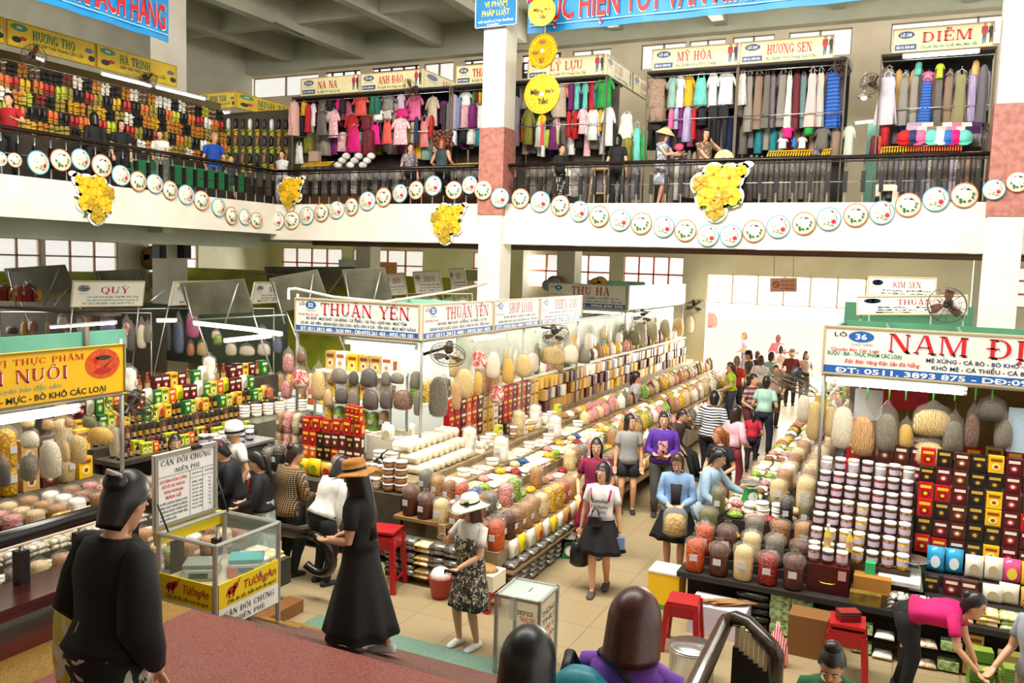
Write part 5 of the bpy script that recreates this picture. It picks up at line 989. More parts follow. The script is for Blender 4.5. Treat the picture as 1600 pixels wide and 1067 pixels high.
row(['silver'], (-4.16, 8.9, .03), (-4.16, 11.6, .03), 11, 'stacked at the aisle foot', 'foil packets at the foot of the aisle face', R9, .01, .9, 5, .07)
row(['pouch_clear', 'pouch_fruit', 'pouch_clear', 'pouch_snack'], (-4.2, 9.0, .36), (-4.2, 16, .3), 30, 'hung on the aisle edge', 'pouches hung along the aisle edge', R9, .01)
wbox('plank', (-4.24, 8.66, .28), (-4.05, 16.2, .3), M('#6a5230', .6), 'thing'); tag([o for o in COL.objects if o.name.startswith('plank')][-1], 'long narrow shelf under hung pouches on the aisle face', 'shelf')
r = thing('cabinet', 'brown wooden cabinet under the corner stall front', 'cabinet', (-5.2, 8.56, 0)); MB().box2((-.55, 0, 0), (.6, .1, .1)).build('body', M('#5d3a20', .5, 'wood', '#432711', 3), r)
# stall frame, inner shelves and boards
def frame_posts(label, pts, mat=STEEL, r_=.022, name='sign_scaffold'):
    r = thing(name, label, 'frame', (0, 0, 0))
    for a, b in pts: MB().tube([a, b], r_, 6).build('post' if abs(V(a).z - V(b).z) > .5 else 'beam', mat, r)
    return r
ax, ay = cA.x, cA.y
frame_posts('grey steel frame carrying the signs of the corner stall', [((ax, ay + .06, 1.1), (ax, ay + .06, 3.3)), ((lA.x, ay + .06, 1.05), (lA.x, ay + .06, 3.35)), ((lA.x, ay + .06, 2.78), (ax, ay + .06, 2.78)), ((ax - .04, ay + .1, 2.78), (ax - .04, ay + 10.9, 2.78)), ((ax - .04, ay + 6.1, 1.1), (ax - .04, ay + 6.1, 3.3)), ((ax - .04, ay + 3.5, 1.1), (ax - .04, ay + 3.5, 3.3)), ((cB.x - .04, cB.y, 1.1), (cB.x - .04, cB.y, 3.4)), ((cB.x - .04, cB.y + 5.8, 0), (cB.x - .04, cB.y + 5.8, 3.4)), ((lB.x, cB.y + .05, 1), (lB.x, cB.y + .05, 3.4)), ((cB.x, cB.y + .06, 2.78), (lB.x, cB.y + .06, 2.78)), ((cB.x - .04, cB.y, 2.78), (cB.x - .04, cB.y + 5.8, 2.78))], ALU)
r = thing('stall_partition', 'white and green back wall inside the corner stall', 'partition', (0, 0, 0)); MB().box2((-9.0, 12.2, .2), (-6.9, 12.26, 2.7)).build('board', WB, r); MB().box2((-6.95, 12.3, 1.1), (-6.9, 26, 2.7)).build('side_board', M('#cfd8c4', .6), r)
tag(wbox('green_board', (lA.x + .3, ay + 2.2, 2.8), (ax - .1, ay + 2.26, 3.25), GRN, 'thing'), 'pale green board behind the aisle signs', 'board'); tag(wbox('green_board', (-8.4, cB.y + 1.5, 2.8), (-6.75, cB.y + 1.56, 3.5), GRN, 'thing'), 'pale green board behind the far aisle sign', 'board')
r = thing('metal_shelf', 'white metal shelf in the back of the corner stall', 'shelf', (-8.2, 11.2, 0)); [MB().box2((-.6, -.25, z), (.9, .25, z + .03)).build('shelf_board', WB, r) for z in (1.15, 1.6, 2.05)]; [MB().box2((x, y, 0), (x + .03, y + .03, 2.1)).build('leg', ALU, r) for x in (-.6, .87) for y in (-.25, .22)]
row(['box_tan', 'box_white', 'box_yellow', 'box_tan'], (-8.6, 11.2, 2.08), (-7.5, 11.2, 2.08), 6, 'on the top back shelf', 'cartons on the back shelf', 0, .01, (1.3, 2, 1.5)); row(['box_yellow', 'bag_white', 'box_tan'], (-8.6, 11.2, 1.63), (-7.5, 11.2, 1.63), 6, 'on the middle back shelf', 'cartons on the back shelf', 0, .01, (1.1, 1.5, 1.3)); row(['bag_yellow', 'bag_green', 'bag_tan'], (-8.6, 11.1, 1.18), (-7.5, 11.1, 1.18), 6, 'on the low back shelf', 'cartons on the back shelf', 0, .01)
# ---------------- hanging bags
hb = MB(); hb.loft([[(w * cos(t) * (1 + .05 * sin(3 * t + z * 20)), w * .62 * sin(t) * (1 + .06 * sin(4 * t + z * 14)), z) for t in [2 * pi * j / 16 for j in range(16)]] for z, w in ((-.98, .2), (-.93, .4), (-.8, .46), (-.6, .45), (-.42, .4), (-.3, .26), (-.26, .1))]); HBM = drop(hb.build('b', WHITE))
HF = {k: M(a, .4, kd, c, sc, bump=.5) for k, (a, kd, c, sc) in dict(cream=('#ecd28c', 'noodle', '#b98f42', 6), black=('#4a4436', 'noodle', '#120f0c', 7), grey=('#8a8268', 'noodle', '#3a3426', 7), yellow=('#f0c53a', 'noodle', '#b9821c', 7), red=('#c2201c', 'blotch', '#f0d8c4', 5), pink=('#d99a92', 'bits', '#a3524a', 10), white=('#f6f0dc', 'noodle', '#cdbb92', 7), tan=('#dca860', 'noodle', '#9a6a2c', 5), brown=('#8a5a3a', 'bits', '#4a2414', 10), olive=('#86843f', 'noodle', '#45431f', 7), orange=('#e88a3a', 'noodle', '#a8501c', 6), green=('#a9c23a', 'bits', '#5a7a1c', 6), blue=('#4a6f9a', 'noodle', '#1c3450', 6)).items()}
HF['magenta'] = M('#e0569c', .4, 'noodle', '#a82a6a', 6); HF['violet'] = M('#9a7ac0', .4, 'noodle', '#5f4488', 6)
hf = MB(); hf.loft([[(w * cos(t) * (1 + f * (-1) ** j), w * .7 * sin(t) * (1 + f * (-1) ** j), z) for j, t in enumerate([2 * pi * j / 18 for j in range(18)])] for z, w, f in ((-1, .26, 0), (-.95, .44, 0), (-.7, .5, .02), (-.4, .46, .05), (-.2, .36, .08), (-.08, .14, .1), (0, .05, .1))], True, False); hf.tube([(0, 0, -.04), (0, 0, .16)], .012, 5); HFM = drop(hf.build('f', CREASE))
_hm = {}
def hbag(x0, x1, y0, y1, p, food, label, group, cat='bag'):
    """p maps (px, py) to a point on the plane the bags hang in."""
    a, e, t, b = p(x0, y0), p(x1, y0), p((x0 + x1) / 2, y0), p((x0 + x1) / 2, y1)
    if food not in _hm: _hm[food] = HBM.copy(); _hm[food].materials[0] = HF[food]
    o = ob('hanging_bag', _hm[food], loc=t); w = (x1 - x0) / FPX * _f.dot(t - EYE) * 1.05; o.scale = (w, min(w, .3), t.z - b.z); o.rotation_euler.z = rnd.uniform(-.3, .3); ob('film', HFM, o); tag(o, label, cat, group)
def hbags(spec, p, where, group, desc={}):
    cnt = {}
    for s in spec.split():
        f, c = s.split(':'); x0, x1, y0, y1 = map(float, c.split(',')); i = cnt.get(f, 0); cnt[f] = i + 1
        d = {'cream': 'cream noodles', 'black': 'black dried fish', 'grey': 'grey dried fish', 'yellow': 'yellow noodles', 'red': 'red snacks', 'pink': 'pink snacks', 'white': 'white crackers', 'tan': 'tan fish strips', 'brown': 'brown squid', 'olive': 'dried mushrooms', 'nuts': 'nut sweets', 'green': 'green goods', 'blue': 'blue goods', 'orange': 'orange goods', 'magenta': 'magenta goods', 'violet': 'violet goods'}[f]
        hbag(x0, x1, y0, y1, p, f, f'hanging bag of {d}, {nth(i)} from left {where}', group)
pA = lambda x, y: aty(x, y, ay + .12)
hbags("cream:484,512,563,626 cream:503,523,598,636 grey:514,546,566,600 black:545,561,572,602 black:562,592,565,606 grey:594,612,572,604 grey:608,634,576,600 grey:640,661,570,609 black:522,546,598,631 grey:543,564,600,641 black:563,596,597,641 black:592,616,600,640 brown:614,646,598,641 grey:645,662,604,650", pA, 'under the front sign of corner stall', 'bags hanging under the front sign of the corner stall')
hbags("pink:440,462,541,584 brown:461,481,540,568 red:455,484,566,607 pink:437,459,584,624", lambda x, y: aty(x, y, ay + .04), 'on the left post of corner stall', 'bags hanging on the left post of the corner stall')
hbags("grey:670,702,566,652 cream:712,742,560,622 tan:706,722,585,640 yellow:738,756,566,618 red:737,762,535,580 white:760,784,535,592 yellow:785,805,545,600 red:764,790,590,630", lambda x, y: atx(x, y, ax + .05), 'along the aisle side of corner stall', 'bags hanging along the aisle side')
hbags("cream:842,886,533,570 white:880,905,528,568 grey:902,925,536,568 cream:806,832,540,590 white:1010,1030,490,535 white:1030,1050,488,530 cream:1050,1070,486,526 white:990,1012,492,540 yellow:1085,1100,482,510 pink:1100,1122,480,512 white:1070,1086,484,520", lambda x, y: atx(x, y, -6.1 if x < 960 else -6.6), 'farther along the aisle stalls', 'bags hanging farther along the aisle')
hbags("yellow:935,950,503,530 yellow:952,972,508,528 black:905,920,500,530 olive:980,1002,508,540 grey:885,900,560,580", lambda x, y: aty(x, y, 20.9), 'under the sign numbered 49', 'bags under the sign numbered 49')
ks_ = 'cream white yellow cream tan white olive cream white yellow tan cream'.split(); cnt_ = {}
for i in range(26):
    y = ay + 1.3 + i * .52 + rnd.uniform(-.1, .1); f = ks_[(i * 5) % 12]; z0 = 2.62 - .1 * (i % 3); o = ob('hanging_bag', (_hm.setdefault(f, HBM.copy())), loc=(-6.32 + .08 * (i % 2) - (.45 if y > 16 else 0), y, z0)); o.data.materials[0] = HF[f]; o.scale = (rnd.uniform(.26, .36), .2, rnd.uniform(.45, .75)); o.rotation_euler.z = pi / 2 + rnd.uniform(-.6, .6); ob('film', HFM, o); c_ = cnt_.get(f, 0); cnt_[f] = c_ + 1
    tag(o, f'hanging bag of {f} dried food, {nth(c_)} of its colour along aisle boards', 'bag', 'bags hanging in a row along the aisle stalls')
row('bag_green bag_yellow box_tan bag_olive pouch_snack box_white bag_tan box_yellow'.split(), (-6.62, 10.6, 1.78), (-6.62, 14.4, 1.78), 15, 'on the high aisle shelf', 'goods on the high aisle shelf', R9, .01, 1.0); tag(wbox('shelf_board', (-6.78, 10.4, 1.75), (-6.46, 26, 1.78), WB, 'thing'), 'long white shelf above the carton wall on the aisle', 'shelf')
far_goods('far_shelf_bags', 'far row of bags on the long white shelf above the cartons', 'bag', spots(((-6.62, 1.78),), 14.7, 25.6, .25), fb)
# ---------------- stall B: the right stall
counter('dark stepped display counter of the right stall', [((-2.25, 9.15, .46), (2.2, 9.5, .52)), ((-2.2, 9.5, .1), (2.2, 9.85, .62)), ((-2.1, 9.85, .1), (2.2, 10.2, .74)), ((-2.1, 10.2, .1), (2.2, 10.65, .9)), ((-2.1, 10.65, .1), (-.95, 26, .82)), ((-1.6, 10.66, .82), (-.95, 25, .98))], M('#241d18', .7, name='dark_counter_board'))
gb = 'bags on the right stall'
row('bag_orange bag_brown bag_cream bag_red bag_brown'.split(), (-2.08, 9.28, .52), (-1.02, 9.28, .52), 5, 'in the front row, right stall', gb, 0, .0, (1.08, 1.0, 1.12))
row('bag_orange bag_brown bag_cream bag_grey bag_brown'.split(), (-2.06, 9.62, .62), (-1.0, 9.62, .62), 5, 'in the second row, right stall', gb, 0, .01, (1.05, 1, 1.05))
row('bag_olive heap_yellow bag_grey bag_nuts bag_tan'.split(), (-2.12, 9.98, .74), (-1.0, 9.98, .74), 5, 'in the third row, right stall', gb, 0, .01, (1.1, 1, 1))
row('bag_olive heap_green heap_pink heap_red bag_black'.split(), (-2.05, 10.3, .9), (-1.05, 10.3, .9), 6, 'in the fourth row, right stall', gb, 0, .01, 1)
row('heap_cream heap_pink heap_white tub_white tub_white'.split(), (-2.05, 10.52, .9), (-1.05, 10.52, .9), 7, 'in the fifth row, right stall', gb, 0, .02, 1.05, 2, .08)
for k, x in enumerate((-2.0, -1.8)): row('pack_cream heap_white pack_pink pack_green heap_nuts pack_white heap_pink pack_tan heap_green'.split(), (x, 10.75, .82), (x, 15, .82), 19, f'in the {("outer", "inner")[k]} tray row, right aisle side', 'goods on the aisle side of the right stall', 0, .008, (.7, 1.05, 1.1), 2, .05)
row('bag_cream tub_white bag_tan bag_white bag_cream tub_tan bag_nuts'.split(), (-1.45, 10.85, .98), (-1.45, 15, .98), 15, 'in the raised row, right aisle side', 'goods on the aisle side of the right stall', 0, .02, 1.05)
row(['bag_cream', 'bag_cream', 'bag_tan'], (-1.1, 10.7, 1.0), (-1.1, 13, 1.0), 9, 'in the innermost bag row, right aisle side', 'goods on the aisle side of the right stall', 0, .02, 1.2)
row('bag_tan pouch_clear pack_white bag_cream'.split(), (-2.28, 10.9, .3), (-2.28, 15, .3), 18, 'hung on the right aisle face', 'goods hung on the right aisle face', R9, .02)
tag(wbox('shelf_plank', (-2.4, 10.7, .27), (-2.12, 24.3, .3), COUN, 'thing'), 'narrow shelf along the aisle face of the right stall', 'shelf')
r = thing('chest', 'red-brown wooden drawer chest with brass handle, right stall', 'chest', (-.68, 9.3, .52)); MB().box2((-.21, 0, 0), (.21, .3, .3)).build('body', M('#4e130f', .35, 'wood', '#380b09', 4), r); MB().tube([(-.08, -.02, .13), (-.04, -.03, .12), (.04, -.03, .12), (.08, -.02, .13)], .008, 6).build('handle', M('#c79a3a', .3, metal=.8), r); MB().box2((.1, -.004, .17), (.18, 0, .27)).build('paper', M('#d9a8a8', .6, 'stripe', '#b86a6a', 60), r)
JR = [['jar_nuts', 'jar_brown', 'jar_red'], ['jar_yellow'], ['jar_brown'], ['jar_yellow'], ['jar_brown'], ['jar_white'], ['jar_red']]
for k in range(7): row([['jar_nuts', 'jar_yellow', 'jar_yellow', 'jar_yellow', 'jar_brown'], ['jar_brown', 'jar_brown', 'jar_nuts', 'jar_yellow'], ['jar_brown', 'jar_red', 'jar_brown'], ['jar_white', 'jar_brown']][min(k // 2, 3)], (-.86 + .0 * k, 9.6 + .16 * k, .82 + .125 * k), (.02, 9.6 + .16 * k, .82 + .125 * k), 7, f'in the {nth(k)} jar row from the bottom', 'white-lidded jars on the right stall', 0, .004, 1.28, 1)
c = MB(); [c.box2((-.95, 9.52 + .16 * k, .5), (.1, 9.72 + .16 * k, .82 + .125 * k)) for k in range(7)]; tag(c.build('jar_steps', M('#3a2418', .6)), 'wooden steps under the rows of jars, right stall', 'shelf')
row(['jar_nuts', 'jar_brown', 'jar_pink'], (-.84, 9.42, .82), (-.56, 9.42, .82), 3, 'standing on the drawer chest', 'jars on the drawer chest', 0, .0, 1.25)
row(['bottle_oil', 'bottle_oil'], (-.72, 9.5, .95), (-.5, 9.5, .95), 2, 'in front of the jar rows', 'bottles before the jars', 0, 0, 1.1)
for k in range(6): row([['box_red', 'box_red', 'box_wine', 'box_black', 'box_yellow', 'box_wine', 'box_brown'], ['box_black', 'box_wine', 'box_brown', 'box_black', 'box_black', 'box_wine', 'box_wine'], ['box_red', 'box_black', 'box_brown', 'box_black', 'box_yellow', 'box_wine', 'box_red']][k % 3], (.2, 10.12 + .05 * k, .9 + .182 * k), (1.35, 10.12 + .05 * k, .9 + .182 * k), 8, f'in the {nth(k)} coffee carton row from the bottom', 'coffee cartons on the right stall', 0, .004, (.98, .9, .9), 1, .2, .02)
for k in range(3): row(['box_wine', 'box_wine'], (1.6, 10.15, .9 + .33 * k), (1.95, 10.15, .9 + .33 * k), 2, f'in the {("bottom", "middle", "top")[k]} row of big mug cartons', 'big cartons at the far right', 0, 0, (2, 1.2, 1.6), 1, .2, .02)
row(['box_red', 'box_wine', 'box_brown', 'box_brown', 'box_wine'], (-.6, 10.85, 1.5), (.1, 10.85, 1.5), 5, 'behind the topmost jars', 'cartons behind the jars', 0, 0, 1, 2, .2, .02)
tag(wbox('carton_shelf', (-.9, 10.75, .9), (2.2, 11.2, 1.5), COUN, 'thing'), 'dark shelf behind the jars and coffee cartons', 'shelf')
row(['pouch_blue', 'pouch_blue', 'pouch_clear', 'pouch_clear', 'pouch_pinky', 'pouch_fruit', 'pouch_fruit', 'pouch_fruit'], (.35, 9.98, .74), (1.75, 9.98, .74), 9, 'before the coffee cartons', 'snack pouches before the coffee cartons', 0, .02, 1.15)
row(['box_black', 'box_wine', 'box_wine', 'pouch_clear', 'pouch_clear', 'pouch_snack', 'pouch_fruit', 'pouch_fruit'], (.3, 9.66, .62), (1.75, 9.66, .62), 9, 'in the second row of snacks', 'snack pouches before the coffee cartons', 0, .02, (1, 1, .9))
row(['pack_black', 'pack_black', 'pack_red', 'pack_yellow', 'pack_yellow', 'pack_green', 'pack_white', 'pack_pink'], (.0, 9.32, .52), (1.8, 9.3, .52), 10, 'along the front edge of snacks', 'packets at the front edge of the right stall', 0, .02, 1.1, 3, .045)
for k, x in enumerate((-1.42, -1.12, -.9)): row(['beanpack' if k == 0 else 'greenpack'], (x, 9.26, .02), (x, 9.27, .02), 1, f'in {("left", "middle", "right")[k]} stack below the right stall shelf', 'packets below the right stall', 0, .01, 1.1, 5, .083)
row(['greenpack', 'pack_white', 'box_black', 'pack_tan', 'greenpack', 'box_tan', 'beanpack'], (-.3, 9.22, .02), (.7, 9.22, .02), 6, 'on the floor under the right stall', 'packets below the right stall', 0, .01, 1, 2, .2)
for k in range(5): row([['bricks', 'bricksy'], ['bricks', 'bricks', 'bricksy']][k % 2], (.75, 9.0 - .16 * (k % 2), .01 + .125 * (k // 2 * 1)), (1.75, 9.05 - .16 * (k % 2), .01 + .125 * (k // 2 * 1)), 5, f'in the {nth(k)} layer at lower right', 'stacks of flat packs at lower right', .1, .0, 1, 1, .1, .05)
row([['bricks', 'bricksy', 'bricks'], ['bricksy', 'bricks', 'bricks']], (1.0, 8.6, .01), (2.1, 8.6, .01), 6, 'in the middle block at lower right', 'stacks of flat packs at lower right', .1, .0, 1.1, 3, .14, .03)
row(['bricksy'], (1.2, 8.3, .01), (1.9, 8.35, .01), 4, 'on the floor at lower right corner', 'stacks of flat packs at lower right', .1, .02, 1.1)
pB = lambda x, y: aty(x, y, nL.y + .14)
hbags("cream:1264,1290,605,690 cream:1290,1312,618,684 white:1302,1338,612,702 tan:1331,1370,628,714 grey:1370,1406,625,706 yellow:1406,1429,650,700 cream:1430,1489,625,682 cream:1431,1476,675,730 grey:1477,1509,640,708 brown:1512,1533,628,700 black:1530,1572,616,658 grey:1558,1584,638,702 white:1248,1268,600,660", pB, 'under the large right sign', 'bags hanging under the large right sign')
c = MB()
for x in (1291, 1319, 1357, 1391, 1417, 1460, 1494, 1526, 1552): p = pB(x, 596); c.tube([p, p - V((0, 0, .22))], .01, 5)
tag(c.build('hanging_strings', M('#58c238', .5)), 'green strings holding the bags under the large right sign', 'string', kind='stuff')
tag(MB().box(pB(1282, 636), (.14, .01, .28)).build('price_tag', M('#f2d21c', .5, 'stripe', '#8a6a10', 40)), 'yellow handwritten tag hanging at the left end under right sign', 'tag')
tag(MB().box(pB(1590, 672), (.2, .01, .5)).build('notice', M('#d9e6ec', .5, 'stripe', '#7fa6bf', 40)), 'pale printed notice hanging at the right edge', 'notice')
r = thing('stall_partition', 'mustard brown back wall inside the right stall', 'partition'); MB().box2((-.6, 13.0, .5), (4, 13.06, 2.64)).build('board', M('#8a6a1c', .6, 'mottle', '#745613', 2), r)
row(['box_yellow'], (1.7, 12.4, 1.5), (2.3, 12.4, 1.5), 3, 'stacked inside at the far right', 'yellow boxes inside the right stall', 0, 0, (1.4, 1.5, 1.3), 3, .27, .03)
tag(wbox('back_counter', (-.5, 12.0, .5), (3.5, 12.9, 1.5), COUN, 'thing'), 'dark counter at the back of the right stall', 'counter'); row(['box_tan', 'box_red', 'box_white', 'box_black', 'bottle_sauce', 'box_red'], (-.3, 12.2, 1.5), (1.4, 12.2, 1.5), 9, 'on the back counter, right stall', 'goods on the right back counter', 0, .02, 1.3)
tag(MB().box(aty(1403, 620, 12.6), (.75, .02, .34)).build('poster', M('#c9202a', .5, 'mottle', '#b0161f', 3)), 'red poster on the back wall of right stall', 'poster'); tag(MB().box(aty(1357, 632, 12.6), (.36, .03, .42)).build('whiteboard', WHITE), 'small white framed board inside the right stall', 'board')
frame_posts('steel frame carrying the large sign of the right stall', [((nL.x + .03, nL.y + .08, .9), (nL.x + .03, nL.y + .08, 3.2)), ((nL.x, nL.y + .08, 2.68), (2.3, nL.y + .08, 2.68)), ((2.25, nL.y + .08, .9), (2.25, nL.y + .08, 3.2)), ((nL.x + .03, nL.y + .1, 2.7), (nL.x + .03, 13.3, 2.7))], ALU)
r = thing('board_enclosure', 'green board enclosure on top of the right stall', 'partition'); MB().box2((-.95, 13.2, 2.72), (1.3, 13.25, 3.22)).build('back_board', M('#4d8a66', .6, 'mottle', '#3f7656', 2), r); MB().box2((-.99, 10.85, 2.72), (-.95, 13.25, 3.2)).build('side_board', M('#6f8f74', .6), r); MB().box2((1.5, 13.2, 2.72), (4, 13.25, 3.22)).build('right_board', M('#4d8a66', .6), r); MB().box2((-.95, 10.85, 2.66), (4, 13.2, 2.7)).build('roof_board', COUN, r); [MB().tube([(-.4 + .9 * k, 13.1, 3.2), (-.1 + .9 * k, 12.4, 2.72)], .02, 6).build('strut', ALU, r) for k in range(2)]
tag(wbox('green_board', (-1.3, 17.6, 2.75), (.9, 17.66, 3.35), M('#3f7a58', .6), 'thing'), 'green board beneath the topmost white sign at right', 'board'); wbox('stall_box', (-.9, 14.3, 0), (.92, 17.2, 2.72), COUN, 'thing')
tag([o for o in COL.objects if o.name == 'stall_box'][0], 'closed dark stall block behind the right stall', 'stall')
r = thing('sack', 'orange and white striped sack on top of the right stall', 'sack', (-.32, 12.3, 2.7)); MB().loft([[(q * .3 * cos(t), q * .22 * sin(t), z) for t in [2 * pi * j / 16 for j in range(16)]] for z, q in ((0, .9), (.08, 1.05), (.25, .95), (.38, .5), (.42, .15), (.47, .22))]).build('body', M('#d88a3a', .6, 'stripev', '#efe6cf', 4), r)
r = thing('box', 'yellow carton with red and green stripes by right column', 'box', (1.02, 12.2, 2.7)); m = MB(); m.box((0, 0, .17), (.85, .4, .34)); m.mi = 1; m.box((.05, -.203, .17), (.1, .004, .3)); m.mi = 2; m.box((.18, -.203, .17), (.1, .004, .3)); m.mi = 3; m.prism(ellipse(-.2, .2, .08, .05), .004, (0, -.2, 0)); m.build('body', [M('#efc81a', .5), M('#d8503a', .5), M('#3f9a3a', .5), NAVY], r)
tag(MB().box((.4, 12.0, 2.74), (1.6, .6, .06)).box((.5, 12.0, 2.79), (.9, .5, .04)).build('flattened_cartons', M('#b08a68', .7)), 'flattened brown cartons lying on top of the right stall', 'carton')
# ---------------- stall C: left, behind the stair rail
counter('sloping tray counter behind the stair rail at left', [((-6.75, 3.0, .2), (-6.25, 7.4, .5)), ((-7.2, 3.0, .2), (-6.75, 7.4, .62)), ((-7.65, 3.0, .2), (-7.2, 7.4, .76)), ((-8.1, 3.0, .2), (-7.65, 7.4, .9)), ((-8.9, 3.0, .2), (-8.1, 7.4, .98))], M('#3a3a30', .6))
gc = 'goods on the left tray stall'
for k, (x, z, ks) in enumerate(((-6.4, .5, ['pack_white', 'pack_yellow', 'pack_red', 'pack_green']), (-6.62, .5, ['pack_white', 'pack_cream', 'pack_yellow', 'pack_white']), (-6.88, .62, ['bag_tan', 'bag_cream', 'bag_pink', 'bag_green', 'bag_tan']), (-7.1, .62, ['bag_nuts', 'bag_cream', 'bag_tan', 'bag_white']), (-7.32, .76, ['bag_cream', 'bag_tan', 'bag_pink', 'bag_grey']), (-7.53, .76, ['pack_grey', 'pack_olive']), (-7.75, .9, ['pack_grey', 'pack_olive', 'pack_grey']), (-7.97, .9, ['box_tan', 'pouch_snack', 'pouch_clear', 'jar_brown', 'jar_black']))):
    row(ks, (x, 3.2, z), (x, 7.25, z), 18, f'in the {nth(k)} tray row from the stair rail', gc, R9, .01, (.82, .85, .62) if ks[0].startswith('bag') else 1.1, 2 if ks[0].startswith('pack') else 1, .045)
for k, x in enumerate((-8.22, -8.45, -8.68)): row(['bag_cream', 'bag_tan', 'bag_white', 'bag_nuts', 'bag_pink'], (x, 3.2, .98), (x, 7.2, .98), 17, f'in the {nth(k)} heap row on the raised tray', gc, R9, .01, (.88, .86, .6))
row([['jar_brown', 'jar_nuts']], (-7.9, 7.0, .9), (-7.75, 7.3, .9), 3, 'by the clerk in navy shirt', 'jars by the clerk', 0, 0, 1.2, 3, .16)
pC = lambda x, y: atx(x, y, YB.x - .12) 
hbags("cream:28,56,640,668 white:30,62,664,700 black:-12,17,705,762 grey:26,60,698,752 white:58,97,668,748 cream:92,112,680,722 cream:104,136,664,725 yellow:134,178,658,694 white:170,191,652,714 tan:64,86,650,672 tan:98,118,648,668 olive:126,152,645,668 brown:40,60,700,740", pC, 'under the yellow sign', 'bags hanging under the yellow sign')
frame_posts('grey frame carrying the yellow sign at left', [((YB.x - .05, YB.y, 1), (YB.x - .05, YB.y, 3.0)), ((YB.x - .04, YB.y - 2.8, 2.43), (YB.x - .04, YB.y, 2.43)), ((YB.x - .05, 3.0, .9), (YB.x - .05, 3.0, 3.0))], ALU)
r = thing('green_partition', 'turquoise green boards above the yellow sign', 'partition'); [MB().box2((-10.0, 5.1 + 1.28 * k, 2.2), (-9.96, min(8.3, 6.35 + 1.28 * k), 2.82)).build('board', M('#6fb398', .6, 'mottle', '#5fa388', 2), r) for k in range(3)]; [MB().tube([(-9.9, 6.36 + 1.28 * k, 2.1), (-9.9, 6.36 + 1.28 * k, 2.9)], .03, 6).build('post', ROOFW, r) for k in range(2)]
tag(wbox('shelf_board', (-9.6, 3, .3), (-8.9, 7.2, 1.1), COUN, 'thing'), 'dark back counter of the left tray stall', 'counter'); row(['box_yellow', 'bag_yellow', 'box_tan', 'box_brown', 'bag_cream'], (-9.2, 3.4, 1.1), (-9.2, 7, 1.1), 16, 'on the back counter, left tray stall', 'goods on the left back counter', R9, .02, 1.3, 2, .34)
# ---------------- stall D: sauces and boxes beyond the notice board
counter('tiered counter of sauces beyond the notice board', [((-9.75, 7.6, 1.08), (-9.3, 10.2, 1.14)), ((-10.1, 7.6, .5), (-9.75, 11.6, 1.26)), ((-10.45, 7.6, .5), (-10.1, 11.6, 1.4)), ((-10.8, 7.6, .5), (-10.45, 11.6, 1.54)), ((-11.2, 7.6, .5), (-10.8, 12.4, 1.68)), ((-9.72, 7.7, .1), (-9.66, 10, 1.08))], COUN)
gd = 'goods on the sauce stall'
row('bottle_sauce bottle_sauce bottle_fishsauce bottle_sauce box_lime box_lime box_orange'.split(), (-9.45, 7.75, 1.14), (-9.45, 10.1, 1.14), 26, 'in the front sauce row', gd, R9, .01, .8); row('bottle_sauce bottle_fishsauce bottle_sauce bottle_sauce box_lime box_yellow'.split(), (-9.6, 7.75, 1.14), (-9.6, 10.1, 1.14), 26, 'in the second sauce row', gd, R9, .01, .85)
row('bottle_sauce bottle_soy bottle_soy bottle_sauce bottle_soy bottle_fishsauce'.split(), (-9.9, 7.75, 1.26), (-9.9, 11.4, 1.26), 36, 'in the third sauce row', gd, R9, .01, .9); row('box_yellow bottle_soy bottle_soy box_green box_lime pouch_snack'.split(), (-10.25, 7.75, 1.4), (-10.25, 11.4, 1.4), 30, 'in the fourth sauce row', gd, R9, .01, 1)
row('pouch_fruit box_wine box_wine pouch_clear box_green box_lime box_orange'.split(), (-10.6, 7.75, 1.54), (-10.6, 11.4, 1.54), 26, 'in the fifth sauce row', gd, R9, .01, 1.2); row('bottle_fishsauce bottle_fishsauce box_wine box_wine box_yellow box_wine bottle_fishsauce box_green pouch_clear bag_white'.split(), (-11.0, 7.75, 1.68), (-11.0, 12.2, 1.68), 28, 'in the sixth sauce row', gd, R9, .01, 1.3)
row('bag_white bag_tan bag_yellow tub_yellow bag_cream'.split(), (-11.0, 12.4, 1.35), (-9.9, 13.4, 1.35), 9, 'on the rear table of sauce stall', gd, .3, .02, 1); row('bag_orange tub_yellow tub_nuts bag_nuts'.split(), (-10.6, 11.9, 1.2), (-9.4, 12.9, 1.2), 9, 'on the right table of sauce stall', gd, .3, .02, 1)
tag(wbox('table', (-11.4, 11.75, 1.15), (-9.2, 13.6, 1.2), M('#b9c4bc', .5), 'thing'), 'pale metal table right of the sauce stall', 'table'); tag(wbox('storage_box', (-11.3, 11.9, .1), (-9.3, 13.4, 1.15), COUN, 'thing'), 'dark boxes under the pale metal table', 'box')
row(['tub_white'], (-9.85, 10.5, 1.24), (-9.5, 11.5, 1.24), 6, 'in the white-lid tub row', gd, 0, 0, 1, 2, .1); tag(wbox('glass_cabinet', (-9.9, 10.25, .2), (-9.35, 11.7, 1.24), M('#6b6a5a', .3), 'thing'), 'grey cabinet under the white-lid tubs', 'cabinet')
row(['jar_black', 'jar_grey', 'jar_white'], (-9.1, 8.9, 1.14), (-9.05, 9.75, 1.14), 6, 'in the glass jar group', gd, 0, .02, 1.5); row(['jar_black', 'jar_black'], (-8.92, 9.0, 1.14), (-8.9, 9.6, 1.14), 4, 'in the front glass jar group', gd, 0, .02, 1.2)
r = thing('glass_cabinet', 'steel-framed glass cabinet under the glass jars', 'cabinet', (-9.0, 9.3, .2)); MB().box2((-.28, -.55, 0), (.28, .6, .9)).build('body', M('#4b4f45', .2), r); MB().box2((-.3, -.57, .9), (.3, .62, .94)).build('top', ALU, r)
